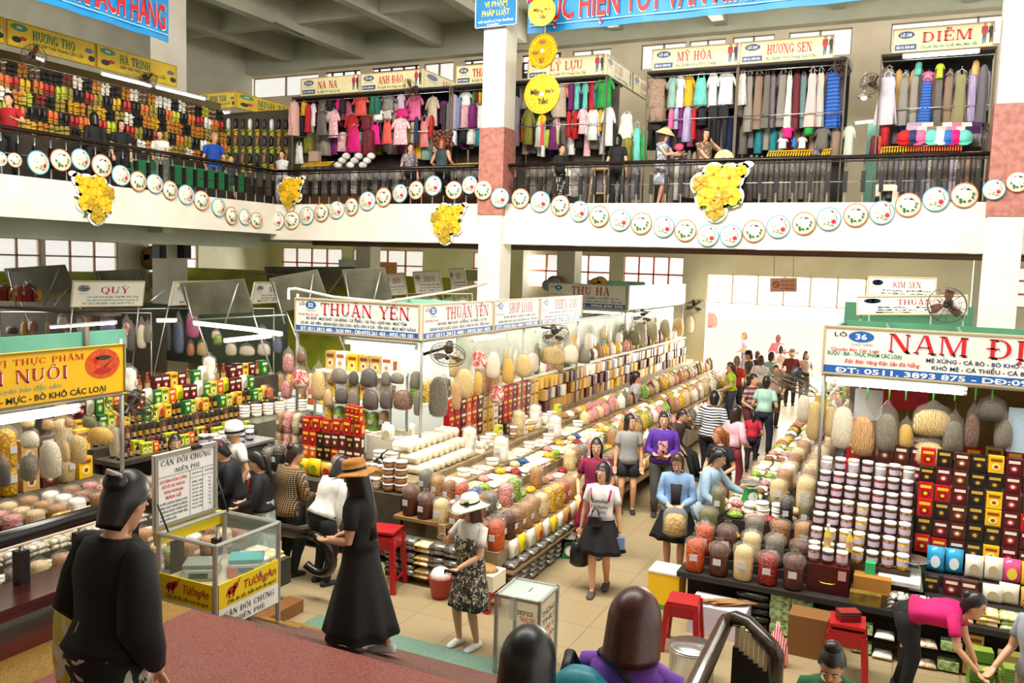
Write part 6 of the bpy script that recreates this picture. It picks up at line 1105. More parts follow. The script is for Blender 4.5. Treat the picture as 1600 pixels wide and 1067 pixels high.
row(['pack_brown', 'pack_red', 'pack_tan', 'pack_white'], (-8.75, 7.7, .88), (-8.75, 8.6, .88), 6, 'on the low table by the glass jars', gd, R9, .02, 1.2, 3, .045); tag(wbox('low_table', (-9.1, 7.5, .2), (-8.4, 8.7, .88), M('#3b2a1e', .6), 'thing'), 'low dark table before the sauce stall', 'table')
# ---------------- rear left: hanging goods, tin boards, struts
hbags("cream:70,78,492,528 orange:130,148,488,512 violet:155,182,486,524 yellow:134,162,510,544 blue:154,180,510,542 red:188,208,490,544 white:210,232,494,545 brown:98,122,508,540 white:86,110,488,512 black:8,30,505,522 pink:40,62,495,520 white:118,134,490,520 olive:12,34,524,548 orange:44,66,522,550 green:66,86,530,556 magenta:178,196,520,552 grey:222,240,498,536 black:196,214,500,548 yellow:30,46,494,526", lambda x, y: aty(x, y, 14.3), 'below the three-letter red sign', 'bags hanging in the rear left stalls')
hbags("black:250,270,488,548 blue:268,290,486,552 magenta:286,316,480,528 green:330,350,515,540 white:350,372,530,556 white:372,400,535,556 white:400,425,530,556 white:330,345,512,530 cream:306,326,528,556 orange:290,306,530,556 pink:400,420,506,530 blue:426,442,520,552", lambda x, y: aty(x, y, 15.6), 'behind the sauce stall', 'bags hanging behind the sauce stall')
hbags("white:640,665,462,482 white:668,690,462,482 grey:690,712,464,482 white:712,735,464,484 black:655,675,460,478", lambda x, y: aty(x, y, 17.0), 'above the corner sign top', 'bags hanging behind the corner stall')
tag(MB().box(aty(120, 520, 15.2), (6.5, .06, 1.6)).build('stall_board', M('#3c3526', .8)), 'dark board behind the rear left hanging bags', 'board'); tag(MB().box(aty(330, 525, 16.4), (5, .06, 1.5)).build('stall_board', M('#39442f', .8)), 'dark board behind the hanging bags at the sauce stall', 'board')
def tin(label, x0, y0, x1, y1, h, y, lean=.35):
    p, q = aty(x0, y0, y), aty(x1, y1, y); Mx, w = mat_frame(p, q, lean); r = thing('shutter_board', label, 'board', group='grey tin shutter boards'); r.matrix_world = Mx
    MB().box2((0, 0, 0), (w, .04, h)).build('board', GRY, r); [MB().tube([(x_, .06, .1), (x_, .06 , -p.z)], .02, 6).build('leg', ALU, r) for x_ in (.08, w - .08)]; MB().tube([(w * .08, -.02, h * .9), (w * .3, -.5, -.15)], .018, 6).build('strut', ALU, r); MB().tube([(w * .92, -.02, h * .9), (w * .75, -.5, -.15)], .018, 6).build('strut', ALU, r)
tin('large grey tin shutter board right of the three-letter sign', 297, 492, 396, 488, .75, 14.0); tin('grey tin shutter board behind the left end of corner sign', 440, 487, 514, 475, .8, 15.0); tin('grey tin shutter board left of the small cream signs', 546, 470, 612, 468, .75, 16.0); tin('dark tin shutter board at far left behind the red packets', 22, 460, 116, 456, .7, 14.2); tin('dark tin shutter board behind the three-letter sign', 158, 452, 236, 450, .6, 18.5); tin('dark tin board in the rear between pillar and corner stall', 420, 445, 560, 447, .6, 21)
tag(wbox('yellow_hoarding', (-23.8, 22.5, 0), (-12.9, 22.56, 3.4), M('#b8bd2c', .6, 'mottle', '#8f9a24', 1.5), 'thing'), 'yellow-green hoarding along the rear left stalls', 'board'); tag(wbox('hoarding', (-23.9, 8, 2.6), (-23.84, 22.4, 3.2), M('#a6b02a', .6, 'mottle', '#86932a', 1.5), 'thing'), 'yellow-green hoarding below the left windows', 'board')
row(['bag_red', 'pouch_snack', 'bag_orange'], aty(8, 470, 13.6), aty(60, 472, 13.6), 5, 'on the rear shelf at far left', 'red packets on the far left shelf', 0, .02, 1.3); tag(MB().box(aty(60, 483, 13.7), (5.2, .5, .06)).build('shelf', ROOFW), 'rear shelf carrying red packets at far left', 'shelf')
frame_posts('long steel beams and struts over the rear left stalls', [(aty(-20, 486, 13.6), aty(260, 482, 15.0)), (aty(300, 500, 13.6), aty(446, 492, 14)), (aty(40, 440, 14), aty(60, 460, 13.2)), (aty(84, 478, 13.4), aty(112, 442, 14.2)), (aty(236, 470, 14), aty(264, 448, 14.6))], ALU, .02)
tag(MB().tube([aty(451, 468, 10.2), aty(451, 452, 10.4), aty(462, 451, 10.5), aty(520, 464, 11), aty(600, 472, 11), aty(690, 458, 14), aty(760, 443, 15.5)], .025, 6).build('cable', M('#ddd5c0', .5)), 'pale bundle of cable looping above the corner sign', 'cable')
for px_, sd in ((249, 'left'), (288, 'right')): r = thing('loudspeaker', f'black loudspeaker on the {sd} side of the rear pillar', 'speaker', atx(px_, 393, -18.16)); MB().box((0, 0, 0), (.26, .24, .36)).build('cabinet', BLACK, r); MB().box((.135, 0, 0), (.01, .18, .28)).build('grille', M('#26262a', .7, 'dots', '#0c0c0e', 60), r)
for y_, xa_, xb_, py_ in ((14.3, 0, 236, 487), (15.6, 246, 428, 482), (17.0, 636, 738, 459)):
    a_, b__ = aty(xa_, py_, y_), aty(xb_, py_ + (2 if y_ < 15 else 0), y_); frame_posts(f'rear steel rail with hanging bags at depth of the {"three-letter sign" if y_ < 15 else "grey tin boards" if y_ < 16 else "small cream signs"}', [(a_, b__), (a_, (a_.x, a_.y, 0)), (b__, (b__.x, b__.y, 0))], ALU, .016, 'hanging_rail')
# stuff on the roofs of the far stalls
for i, (px, py, y, w_, d, h_, c, l, n, cat) in enumerate(((868, 446, 22, .9, .5, .35, '#a3703c', 'brown rattan heap above the far sign', 'rattan_bundle', 'bundle'), (938, 445, 22, .9, .6, .3, '#c79a3f', 'woven bamboo baskets above the far sign', 'basket', 'basket'), (862, 448, 21.5, .8, .4, .3, '#8fa3b5', 'blue-grey sack on the far stall roof', 'sack', 'sack'), (603, 425, 20, .0, 0, 0, '', '', '', ''), (545, 424, 26.9, .9, .1, .9, '#a9b4cf', 'blue patterned cloth hung by the rear windows', 'cloth', 'cloth'), (605, 420, 26.7, .6, .4, .5, '#c07f3e', 'brown carton by the rear windows', 'carton', 'box'), (740, 430, 26.7, .7, .4, .4, '#9a9584', 'grey air conditioner near white column', 'air_conditioner', 'machine'), (222, 404, 20.9, 1.0, .5, .7, '#a07440', 'jumble of brown bags on a loft left', 'bag_heap', 'bag'))):
    if w_:
        m = MB()
        for q in range(4 if d > .2 else 1): m.ball((rnd.uniform(-.2, .2) + (.5 if px < 300 else 0), 0, rnd.uniform(0, .1)), h_ * .55, 10, 7, (1.2, .8, 1)) if d > .2 and 'carton' not in n and 'cond' not in n else m.box((0, 0, 0), (w_, d, h_)) if q == 0 else None
        o = m.build(n, M(c, .7, 'noodle', None, 9)); o.location = aty(px, py, y); tag(o, l, cat)
tag(wbox('loft', (-19.2, 20.4, 3.3), (-16.5, 21.6, 3.36), M('#7d6a48', .7), 'thing'), 'wooden loft board carrying brown bags', 'shelf')
# fluorescent tubes and fans downstairs
tube_light('tube under the front sign of the corner stall', (ax - 1.35, ay + .1, 2.68), (ax - .1, ay + .1, 2.68)); tube_light('tube under the second aisle sign', (ax - .1, ay + 1.7, 2.68), (ax - .1, ay + 2.9, 2.68)); tube_light('tube under the bleached aisle sign', (ax - .1, ay + 4.1, 2.68), (ax - .1, ay + 5.3, 2.68)); tube_light('tube under the sign numbered 49', (cB.x - 1.3, cB.y + .2, 2.68), (cB.x - .1, cB.y + .2, 2.68)); tube_light('tube under the far blank aisle sign', (cB.x - .1, cB.y + 1, 2.68), (cB.x - .1, cB.y + 2.2, 2.68))
tube_light('tube under the large right sign', (nL.x + .15, nL.y + .0, 2.6), (nL.x + 1.55, nL.y + .0, 2.6)); tube_light('tube under the yellow sign at left', (YB.x + .02, YB.y - 1.75, 2.34), (YB.x + .02, YB.y - .55, 2.34))
tube_light('tube above the rear left hanging bags', aty(78, 512, 13.4), aty(182, 505, 13.4)); tube_light('short tube left of the grey tin board', aty(245, 502, 13.6), aty(276, 502, 13.6)); tube_light('long tube below the grey tin board', aty(302, 506, 12.6), aty(400, 517, 12.6)); tube_light('tube over the metal table left of corner stall', aty(350, 534, 12.8), aty(425, 526, 12.8)); tube_light('tube at the left post of corner stall', aty(395, 517, 12), aty(441, 524, 12))
fan('tilted grey fan right of the yellow sign', atz(205, 632, 2.15), (.35, -.9, -.9), .27, (YB.x - .05, YB.y + .05, 2.2)); fan('black fan at the corner post of corner stall', atx(700, 552, ax + .35), (.25, -.7, -.75), .24, (ax, ay + .1, 2.6)); fan('fan under the bleached aisle sign', atx(868, 522, ax + .3), (.6, -.6, -.8), .24, atx(846, 512, ax)); fan('fan left of the sign numbered 49', aty(925, 503, 19.5), (.6, -.6, -.6), .26, aty(912, 498, 20)); fan('fan under the blank far sign corner', aty(1005, 494, 20.8), (.4, -.6, -.9), .3, aty(990, 488, 20.6)); fan('fan near the bright gate', aty(1086, 478, 22.5), (.5, -.6, -.8), .28, aty(1072, 473, 23)); fan('big dark fan above the crowd at right stall', aty(1238, 597, 10.4), (-.3, -.35, -1), .3, aty(1262, 585, 10.7)); fan('fan in front of the sign numbered 39', aty(1480, 476, 14), (-.2, -1, -.2), .26, aty(1490, 485, 14.2))
for k_, (o, used) in PR.items():
    if not used:
        for ch in list(o.children): bpy.data.objects.remove(ch)
        bpy.data.objects.remove(o)
# ------------------------------------------------------------------ furniture and loose things near the stairs
TEAL = M('#3f9c9a', .35, name='teal_tray'); SCB = M('#8f988c', .4, name='scale_grey')
def atc(px, py): return atx(px, py, -5.2)
r = thing('scale_case', 'glass case with yellow and white panels holding two scales, by the stairs', 'display case', (0, 0, 0))
X0, X1, Y0, Y1 = -5.86, -5.2, 5.2, 5.98
fr = MB()
for x, y in ((X0, Y0), (X1, Y0), (X0, Y1), (X1, Y1)): fr.tube([(x, y, .84 if y == Y0 else .51), (x, y, 1.46)], .022, 6, smooth=False)
for z in (1.45, .7): [fr.tube([a, b_], .018, 6, smooth=False) for a, b_ in (((X0, Y0, z), (X1, Y0, z)), ((X1, Y0, z), (X1, Y1, z)), ((X1, Y1, z), (X0, Y1, z)), ((X0, Y1, z), (X0, Y0, z)))]
fr.build('frame', ALU, r)
YP = M('#efd21c', .4, name='bright_yellow_panel'); BRW = M('#b01f1c', .5, name='dark_red_logo')
for nm, p0, p1, sw in (('front', (X0, Y0 - .02, 0), (X1, Y0 - .02, 0), -.28), ('side', (X1 + .02, Y0, 0), (X1 + .02, Y1, 0), .0)):
    Mx, w = mat_frame(p0, p1); e = bpy.data.objects.new('panel', None); m = MB(); m.T = Mx
    m.box2((.02, 0, .89), (w - .02, .012, 1.11)); yo = m.build('yellow_panel', YP, r); m = MB(); m.T = Mx; m.box2((.02, 0, .7), (w - .02, .012, .888)); wo = m.build('white_panel', WHITE, r)
    ux, uy = Mx.col[0].xyz, Mx.col[2].xyz; o_ = V(p0); bpy.data.objects.remove(e)
    put_text('logo_lettering', yo, 'TườngAn', .3, .985, w - .36, .075, BRW, 'N', ux=ux, uy=uy, o=o_, slant=.25); put_text('lettering', yo, 'Dầu ăn tốt, hiểu món ăn ngon!', .12, .915, w - .18, .032, DARKL, 'N', ux=ux, uy=uy, o=o_, slant=.2)
    g = MB(); nz = ux.cross(uy)
    for pts in (ellipse(.17, 1.02, .05, .035, 14), [(.13, 1.02), (.15, 1.02), (.15, .96), (.13, .96)], [(.18, 1.02), (.2, 1.02), (.2, .96), (.18, .96)], ellipse(.215, 1.045, .03, .028, 12), [(.225, 1.05), (.24, 1.05), (.265, 1.09), (.28, 1.1), (.262, 1.1), (.24, 1.075)], [(.12, 1.03), (.1, .98), (.112, .98), (.135, 1.02)]): g.prism(pts, .003, o_, ux, uy)
    g.build('elephant_logo', BRW, yo)
    put_text('title', wo, 'CÂN ĐỐI CHỨNG', .08, .8, w - .16, .05, DARKL, 'S', ux=ux, uy=uy, o=o_); put_text('lettering', wo, '(MIỄN PHÍ)', .2, .725, w - .4, .04, DARKL, 'S', ux=ux, uy=uy, o=o_)
g = MB(); g.box2((X0, Y0 - .004, 1.11), (X1, Y0, 1.44)); g.box2((X1 - .004, Y0, 1.11), (X1, Y1, 1.44)); g.box2((X0, Y1, 1.11), (X1, Y1 + .004, 1.44)); g.build('glass', GLASS, r)
MB().box2((X0, Y0, 1.02), (X1, Y1, 1.04)).build('shelf', M('#b5a88a', .5), r)
for nm, x, y, c, rz in (('grey tray', -5.62, 5.46, SCB, .1), ('teal tray', -5.38, 5.76, TEAL, .15)):
    s = thing('weighing_scale', f'electronic scale with {nm} inside the glass case', 'scale', (x, y, 1.04), rz + .5); m = MB()
    m.loft([[(a * .15 * q, b_ * .15 * q - .02 * (1 - q), z) for a, b_ in ((-1, -1.1), (1, -1.1), (1, 1), (-1, 1))] for z, q in ((0, 1), (.03, 1), (.085, .8))], False); m.build('body', SCB, s); MB().box((0, .03, .105), (.3, .24, .03)).build('tray', c, s); MB().box((0, -.152, .045), (.16, .012, .045), rot=Matrix.Rotation(-.5, 3, 'X')).build('display', M('#20261f', .2), s)
tag(MB().box((-5.3, 5.5, 1.1), (.1, .004, .1), .4).build('red_card', M('#d8483a', .5)), 'red card standing between the scales', 'card')
tl, tr, bl_, br_ = [atx(x, y, -5.9) for x, y in ((242.5, 712), (341.5, 689), (241.6, 830), (338.5, 795.5))]
Mx, w = mat_frame((-5.9, bl_.y, (bl_.z + br_.z) / 2), (-5.9, br_.y, (bl_.z + br_.z) / 2)); h = (tl.z + tr.z - bl_.z - br_.z) / 2
r = thing('notice_board', 'metal-framed white notice board about weights standing on the case', 'notice board'); r.matrix_world = Mx
MB().box2((0, 0, 0), (w, .03, h)).build('board', M('#ecebe6', .4), r); f = MB(); b = .035; [f.box2(*q) for q in (((0, -.015, 0), (w, 0, b)), ((0, -.015, h - b), (w, 0, h)), ((0, -.015, b), (b, 0, h - b)), ((w - b, -.015, b), (w, 0, h - b)))]; f.build('frame', M('#a39f90', .4, metal=.4), r)
put_text('title', r, 'CÂN ĐỐI CHỨNG', .1 * w, .83 * h, .8 * w, .075 * h, DARKL, 'S'); put_text('title', r, '(MIỄN PHÍ)', .3 * w, .71 * h, .42 * w, .06 * h, DARKL, 'S')
for i, t in enumerate(('QUY ĐỊNH VỀ ĐO LƯỜNG', 'ĐỐI VỚI CÁC PHÉP ĐO', 'TRONG THƯƠNG MẠI', 'BÁN LẺ')): put_text('lettering', r, t, (.08 + .03 * i) * w, (.6 - .075 * i) * h, (.42 - .06 * i) * w, .038 * h, RED, 'B')
for i, t in enumerate(('KHỐI LƯỢNG HÀNG HÓA', 'BÁN CHO KHÁCH HÀNG', 'KHÔNG ĐƯỢC THIẾU QUÁ', 'GIỚI HẠN CHO PHÉP NÊU', 'BẢNG BÊN DƯỚI')): put_text('lettering', r, t, .08 * w, (.3 - .055 * i) * h, (.43 if i < 4 else .25) * w, .028 * h, DARKL, 'B')
for i, t in enumerate(('Đến 100', 'Trên 100 - 200', 'Trên 200 - 500', 'Trên 500 - 1000', 'Trên 1000 - 2000', 'Trên 2000 - 5000', 'Trên 5000 - 10.000', 'Trên 10.000')): put_text('lettering', r, t, .58 * w, (.5 - .052 * i) * h, .17 * w, .022 * h, DARKL, 'B'); put_text('lettering', r, str(2 + 3 * i), .86 * w, (.5 - .052 * i) * h, .03 * w, .022 * h, DARKL, 'B')
put_text('lettering', r, 'LƯỢNG HÀNG HÓA', .58 * w, .62 * h, .16 * w, .02 * h, DARKL, 'B'); put_text('lettering', r, 'GIỚI HẠN', .8 * w, .62 * h, .13 * w, .02 * h, DARKL, 'B')
l = MB(); l.box2((.55 * w, -.003, .06 * h), (.553 * w, 0, .68 * h)); l.box2((.76 * w, -.003, .06 * h), (.763 * w, 0, .68 * h)); l.box2((.06 * w, -.003, .68 * h), (.94 * w, 0, .684 * h)); l.box2((.55 * w, -.003, .57 * h), (.94 * w, 0, .573 * h)); l.build('table_lines', DARKL, r); MB().box((w * .62, -.03, h + .0), (.09, .05, .03)).build('clip', BLACK, r)
tag(MB().box2((-5.92, Y0, 1.33), (-5.89, Y1, 1.46)).build('yellow_strip', YP), 'yellow strip under the notice board', 'strip')
for i, (q0, q1) in enumerate((((246, 788), (263, 831)), ((340, 748), (356, 800)))): tag(MB().tube([atx(*q0, -5.85), atx(*q1, -5.75)], .008, 6).build('strap', BLACK), f'black strap at the {("left", "right")[i]} edge of notice board', 'strap')
# ballot box
r = thing('ballot_box', 'clear suggestion box with aluminium edges and red lettering at stair foot', 'box', (-3.42, 6.98, .004), radians(2)); w, d, h = .44, .46, .78
f = MB()
for x in (0, w):
    for y in (0, d): f.box((x, y, h / 2), (.03, .03, h))
for z in (.015, h - .015): f.box((w / 2, 0, z), (w, .03, .03)); f.box((w / 2, d, z), (w, .03, .03)); f.box((0, d / 2, z), (.03, d, .03)); f.box((w, d / 2, z), (.03, d, .03))
f.build('frame', ALU, r); g = MB(); g.box2((.015, 0, .03), (w - .015, .004, h - .03)); g.box2((w - .004, .015, .03), (w, d - .015, h - .03)); g.box2((0, .015, .03), (.004, d - .015, h - .03)); g.box2((.015, d - .004, .03), (w - .015, d, h - .03)); g.build('glass', GLASS, r)
MB().box2((.015, .015, h - .02), (w - .015, d - .015, h - .012)).build('lid', M('#b9c8bf', .15, alpha=.75, name='frosted_lid'), r); MB().box((w * .55, d * .55, h - .008), (.004, .1, .006)).build('slot', BLACK, r)
MB().box2((.14, -.02, h - .22), (.2, .0, h + .005)).build('tape', M('#e6eae4', .2, alpha=.5, name='clear_tape'), r)
for t, x, z, c in (('THÙNG THƯ', .24, .56, RED), ('GÓP Ý', .24, .48, RED), ('DROP BOX', .22, .62, DARKL)): put_text('lettering', r, t, x, z, .16, .045, c, 'B', eps=.006)
for t, z, c in (('THÙNG', .6, DARKL), ('THƯ', .52, DARKL), ('GÓP Ý', .43, RED), ('PHẢN ÁNH', .35, RED)): put_text('lettering', r, t, .06, z, .32, .05, c, 'B', ux=(0, 1, 0), o=(w, 0, 0), eps=.006)
tag(MB().box((-3.2, 7.2, .12), (.3, .3, .2), .3).build('papers', M('#d8cfae', .7, 'mottle', '#b9ac80', 8)), 'crumpled papers inside the clear suggestion box', 'paper')
# red plastic stools
def stool(label, p, h=.45, w=.17, rz=0, n=1):
    r = thing('plastic_stool', label, 'stool', p, rz, 'red plastic stools'); m = M('#a3141a', .35, name='red_plastic')
    for k in range(n): MB().box((0, 0, h - .015 + .06 * k), (w * 1.7, w * 1.7, .03)).build('seat', m, r)
    for a in (-1, 1):
        for c in (-1, 1): MB().loft([[(a * x + p_ * .03, c * x + q_ * .03, z) for p_, q_ in ((-1, -1), (1, -1), (1, 1), (-1, 1))] for x, z in ((w, 0), (w * .78, h - .03))], False).build('leg', m, r)
    q = w * .86
    for a in (-1, 1): MB().box((a * q * .97, 0, h - .09), (.02, q * 2, .12)).build('apron', m, r); MB().box((0, a * q * .97, h - .09), (q * 2, .02, .12)).build('apron', m, r); MB().box((a * w * .93, 0, .14), (.018, w * 1.8, .03)).build('stretcher', m, r)
stool('tall stack of red plastic stools behind the girl in the brown hat', (-5.55, 8.25, 0), .66, .2, .2, 2); stool('red plastic stool behind the woman in slogan T-shirt', (-3.95, 10.9, 0), .5, .17, .1); stool('red plastic stool behind the woman in checked shirt', (-3.6, 13.6, 0), .48, .17)
stool('red plastic stool in front of the right stall', (-1.98, 8.42, 0), .52, .18, .1); stool('dark red stool with a packet on it, lower right', (-.42, 8.6, 0), .5, .19, .05, 2); stool('small red stool carrying the foam tray', (-4.25, 8.3, 0), .26, .14)
tag(MB().box((-.42, 8.6, .61), (.2, .13, .09), .5).build('packet', M('#8e1a1a', .3, 'stripe', '#1a1413', 12)), 'red and black packet on the dark red stool', 'packet')
r = thing('foam_tray', 'white foam box of dried fish on small red stool', 'crate', (-4.25, 8.3, .26)); MB().box((0, 0, .09), (.42, .32, .18)).build('box', M('#e6dcc0', .7), r); MB().lathe([(.001, .17), (.19, .18), (.15, .22), (.001, .23)], 12, sx=1, sy=.75).build('fish', FOOD['tan'], r)
r = thing('basket', 'red plastic basket with white bags under the corner stall', 'basket', (-4.8, 8.3, 0)); MB().lathe([(.1, 0), (.12, .1), (.14, .24), (.15, .25), (.13, .24), (.11, .1), (.09, .01)], 16).build('body', M('#b5331f', .4, 'stripe', '#8a2013', 40), r); MB().ball((0, 0, .26), .13, 10, 7, (1, 1, .8)).build('bags', M('#efe6e2', .3, 'noodle', '#d9c4c0', 14), r)
def dial_scale(label, p, rz=0, s=1.0, c='#1f7a3c'):
    r = thing('dial_scale', label, 'scale', p, rz); r.scale = (s,) * 3; MB().loft([[(.1 * q * a, .08 * q * b_, z) for a, b_ in ((-1, -1), (1, -1), (1, 1), (-1, 1))] for z, q in ((0, 1.1), (.03, 1.05), (.2, .75), (.22, .6))], False).build('body', M(c, .35), r); m = MB(); m.prism(ellipse(0, .11, .075, .075, 22), .012, (0, -.085, 0)); m.mi = 1; m.prism(ellipse(0, .11, .06, .06, 22), .014, (0, -.085, 0)); m.mi = 2; m.box((.015, -.1, .125), (.006, .004, .05)); m.build('dial', [STEEL, M('#eef2ea', .4), BLACK], r); MB().lathe([(.001, .24), (.06, .24), (.15, .29), (.155, .3), (.06, .255), (.001, .25)], 20).build('pan', STEEL, r); return r
dial_scale('green dial scale on the floor at the aisle foot of corner stall', (-4.0, 10.35, 0), .4); dial_scale('steel-panned dial scale before the jars on right stall', (.12, 9.68, .62), 0, 1.05, '#aebdae'); dial_scale('small green scale on the right stall by the reaching woman', (-1.75, 10.75, .98), .5, .9, '#2f9a4a')
r = thing('box', 'yellow carton with green base beside the orange shreds', 'box', (-2.42, 9.42, 0)); MB().box((0, 0, .24), (.36, .34, .36)).build('body', M('#e8b714', .5), r); MB().box((0, 0, .03), (.365, .345, .06)).build('base', M('#3f8f2a', .5), r); MB().box((0, 0, .43), (.37, .35, .02)).build('lid', M('#e9e2d0', .6), r)
r = thing('fish_box', 'white carton topped with dried fish at right stall foot', 'box', (-1.72, 9.0, 0)); MB().box((0, 0, .16), (.6, .4, .32)).build('body', M('#cfc4d0', .6), r); m = MB(); [m.tube([(-.3 + .04 * i, -.15 + .02 * (i % 3), .33 + .012 * (i % 4)), (0 + .03 * i, .0, .36), (.2 + .02 * i, .14, .33)], .022, 6, flat=.4) for i in range(9)]; m.build('fish', FOOD['tan'], r)
r = thing('steel_pot', 'round steel pot with lid at the foot of right stairs rail', 'pot', (-1.72, 7.75, 0)); MB().lathe([(.001, 0), (.2, 0), (.21, .02), (.21, .3), (.225, .31), (.225, .33), (.21, .335)], 26).build('body', STEEL, r); MB().lathe([(.22, .335), (.215, .35), (.17, .345), (.16, .36), (.001, .365)], 26).build('lid', STEEL, r)
r = thing('striped_bag', 'pink and white striped plastic bag standing on the floor', 'bag', (-1.05, 8.5, 0)); MB().loft([[(q * .11 * cos(t), q * .08 * sin(t), z) for t in [2 * pi * j / 14 for j in range(14)]] for z, q in ((0, .9), (.05, 1.05), (.2, .95), (.3, .55), (.36, .25), (.44, .12))]).build('body', M('#c9263a', .35, 'stripev', '#efc4c8', 14), r)
tag(MB().box((-.78, 8.95, .21), (.42, .3, .42)).build('cardboard_box', M('#7d5426', .7)), 'brown cardboard box under the right stall shelf', 'box')
tag(MB().box((-.25, 9.45, .69), (.36, .22, .14)).build('cardboard_box', M('#a8742c', .6)), 'small brown carton beside the drawer chest', 'box'); tag(MB().box((-.3, 9.22, .58), (.3, .1, .12)).build('tray', M('#8a6f2c', .4, 'mottle', '#5f4a1c', 10)), 'packed tray below the small brown carton', 'tray')
tag(MB().box((-.28, 9.5, .82), (.1, .1, .12)).build('tape_holder', M('#2fae68', .3)), 'green plastic tape holder on the small carton', 'holder'); tag(MB().box((.0, 9.55, .76), (.4, .26, .05), .15, Matrix.Rotation(.3, 3, 'X')).build('plastic_sheets', M('#ecebe6', .25, 'mottle', '#cfd0cc', 7)), 'white plastic bags lying before the dial scale', 'bag')
tag(wbox('carton', (-.45, 9.3, .52), (.25, 9.62, .62), M('#6b4d22', .7), 'thing'), 'flat carton under the dial scale and small carton', 'box')
r = thing('shopping_bag', 'yellow and clear carrier bag held by the woman in black sweater', 'bag', atz(106, 1000, 1.95)); MB().loft([[(q * .1 * cos(t), q * .05 * sin(t), z) for t in [2 * pi * j / 12 for j in range(12)]] for z, q in ((-.3, .7), (-.1, 1), (.1, .9), (.3, .5))]).build('body', M('#c9c23a', .3, 'blotch', '#d8dccb', 6), r)
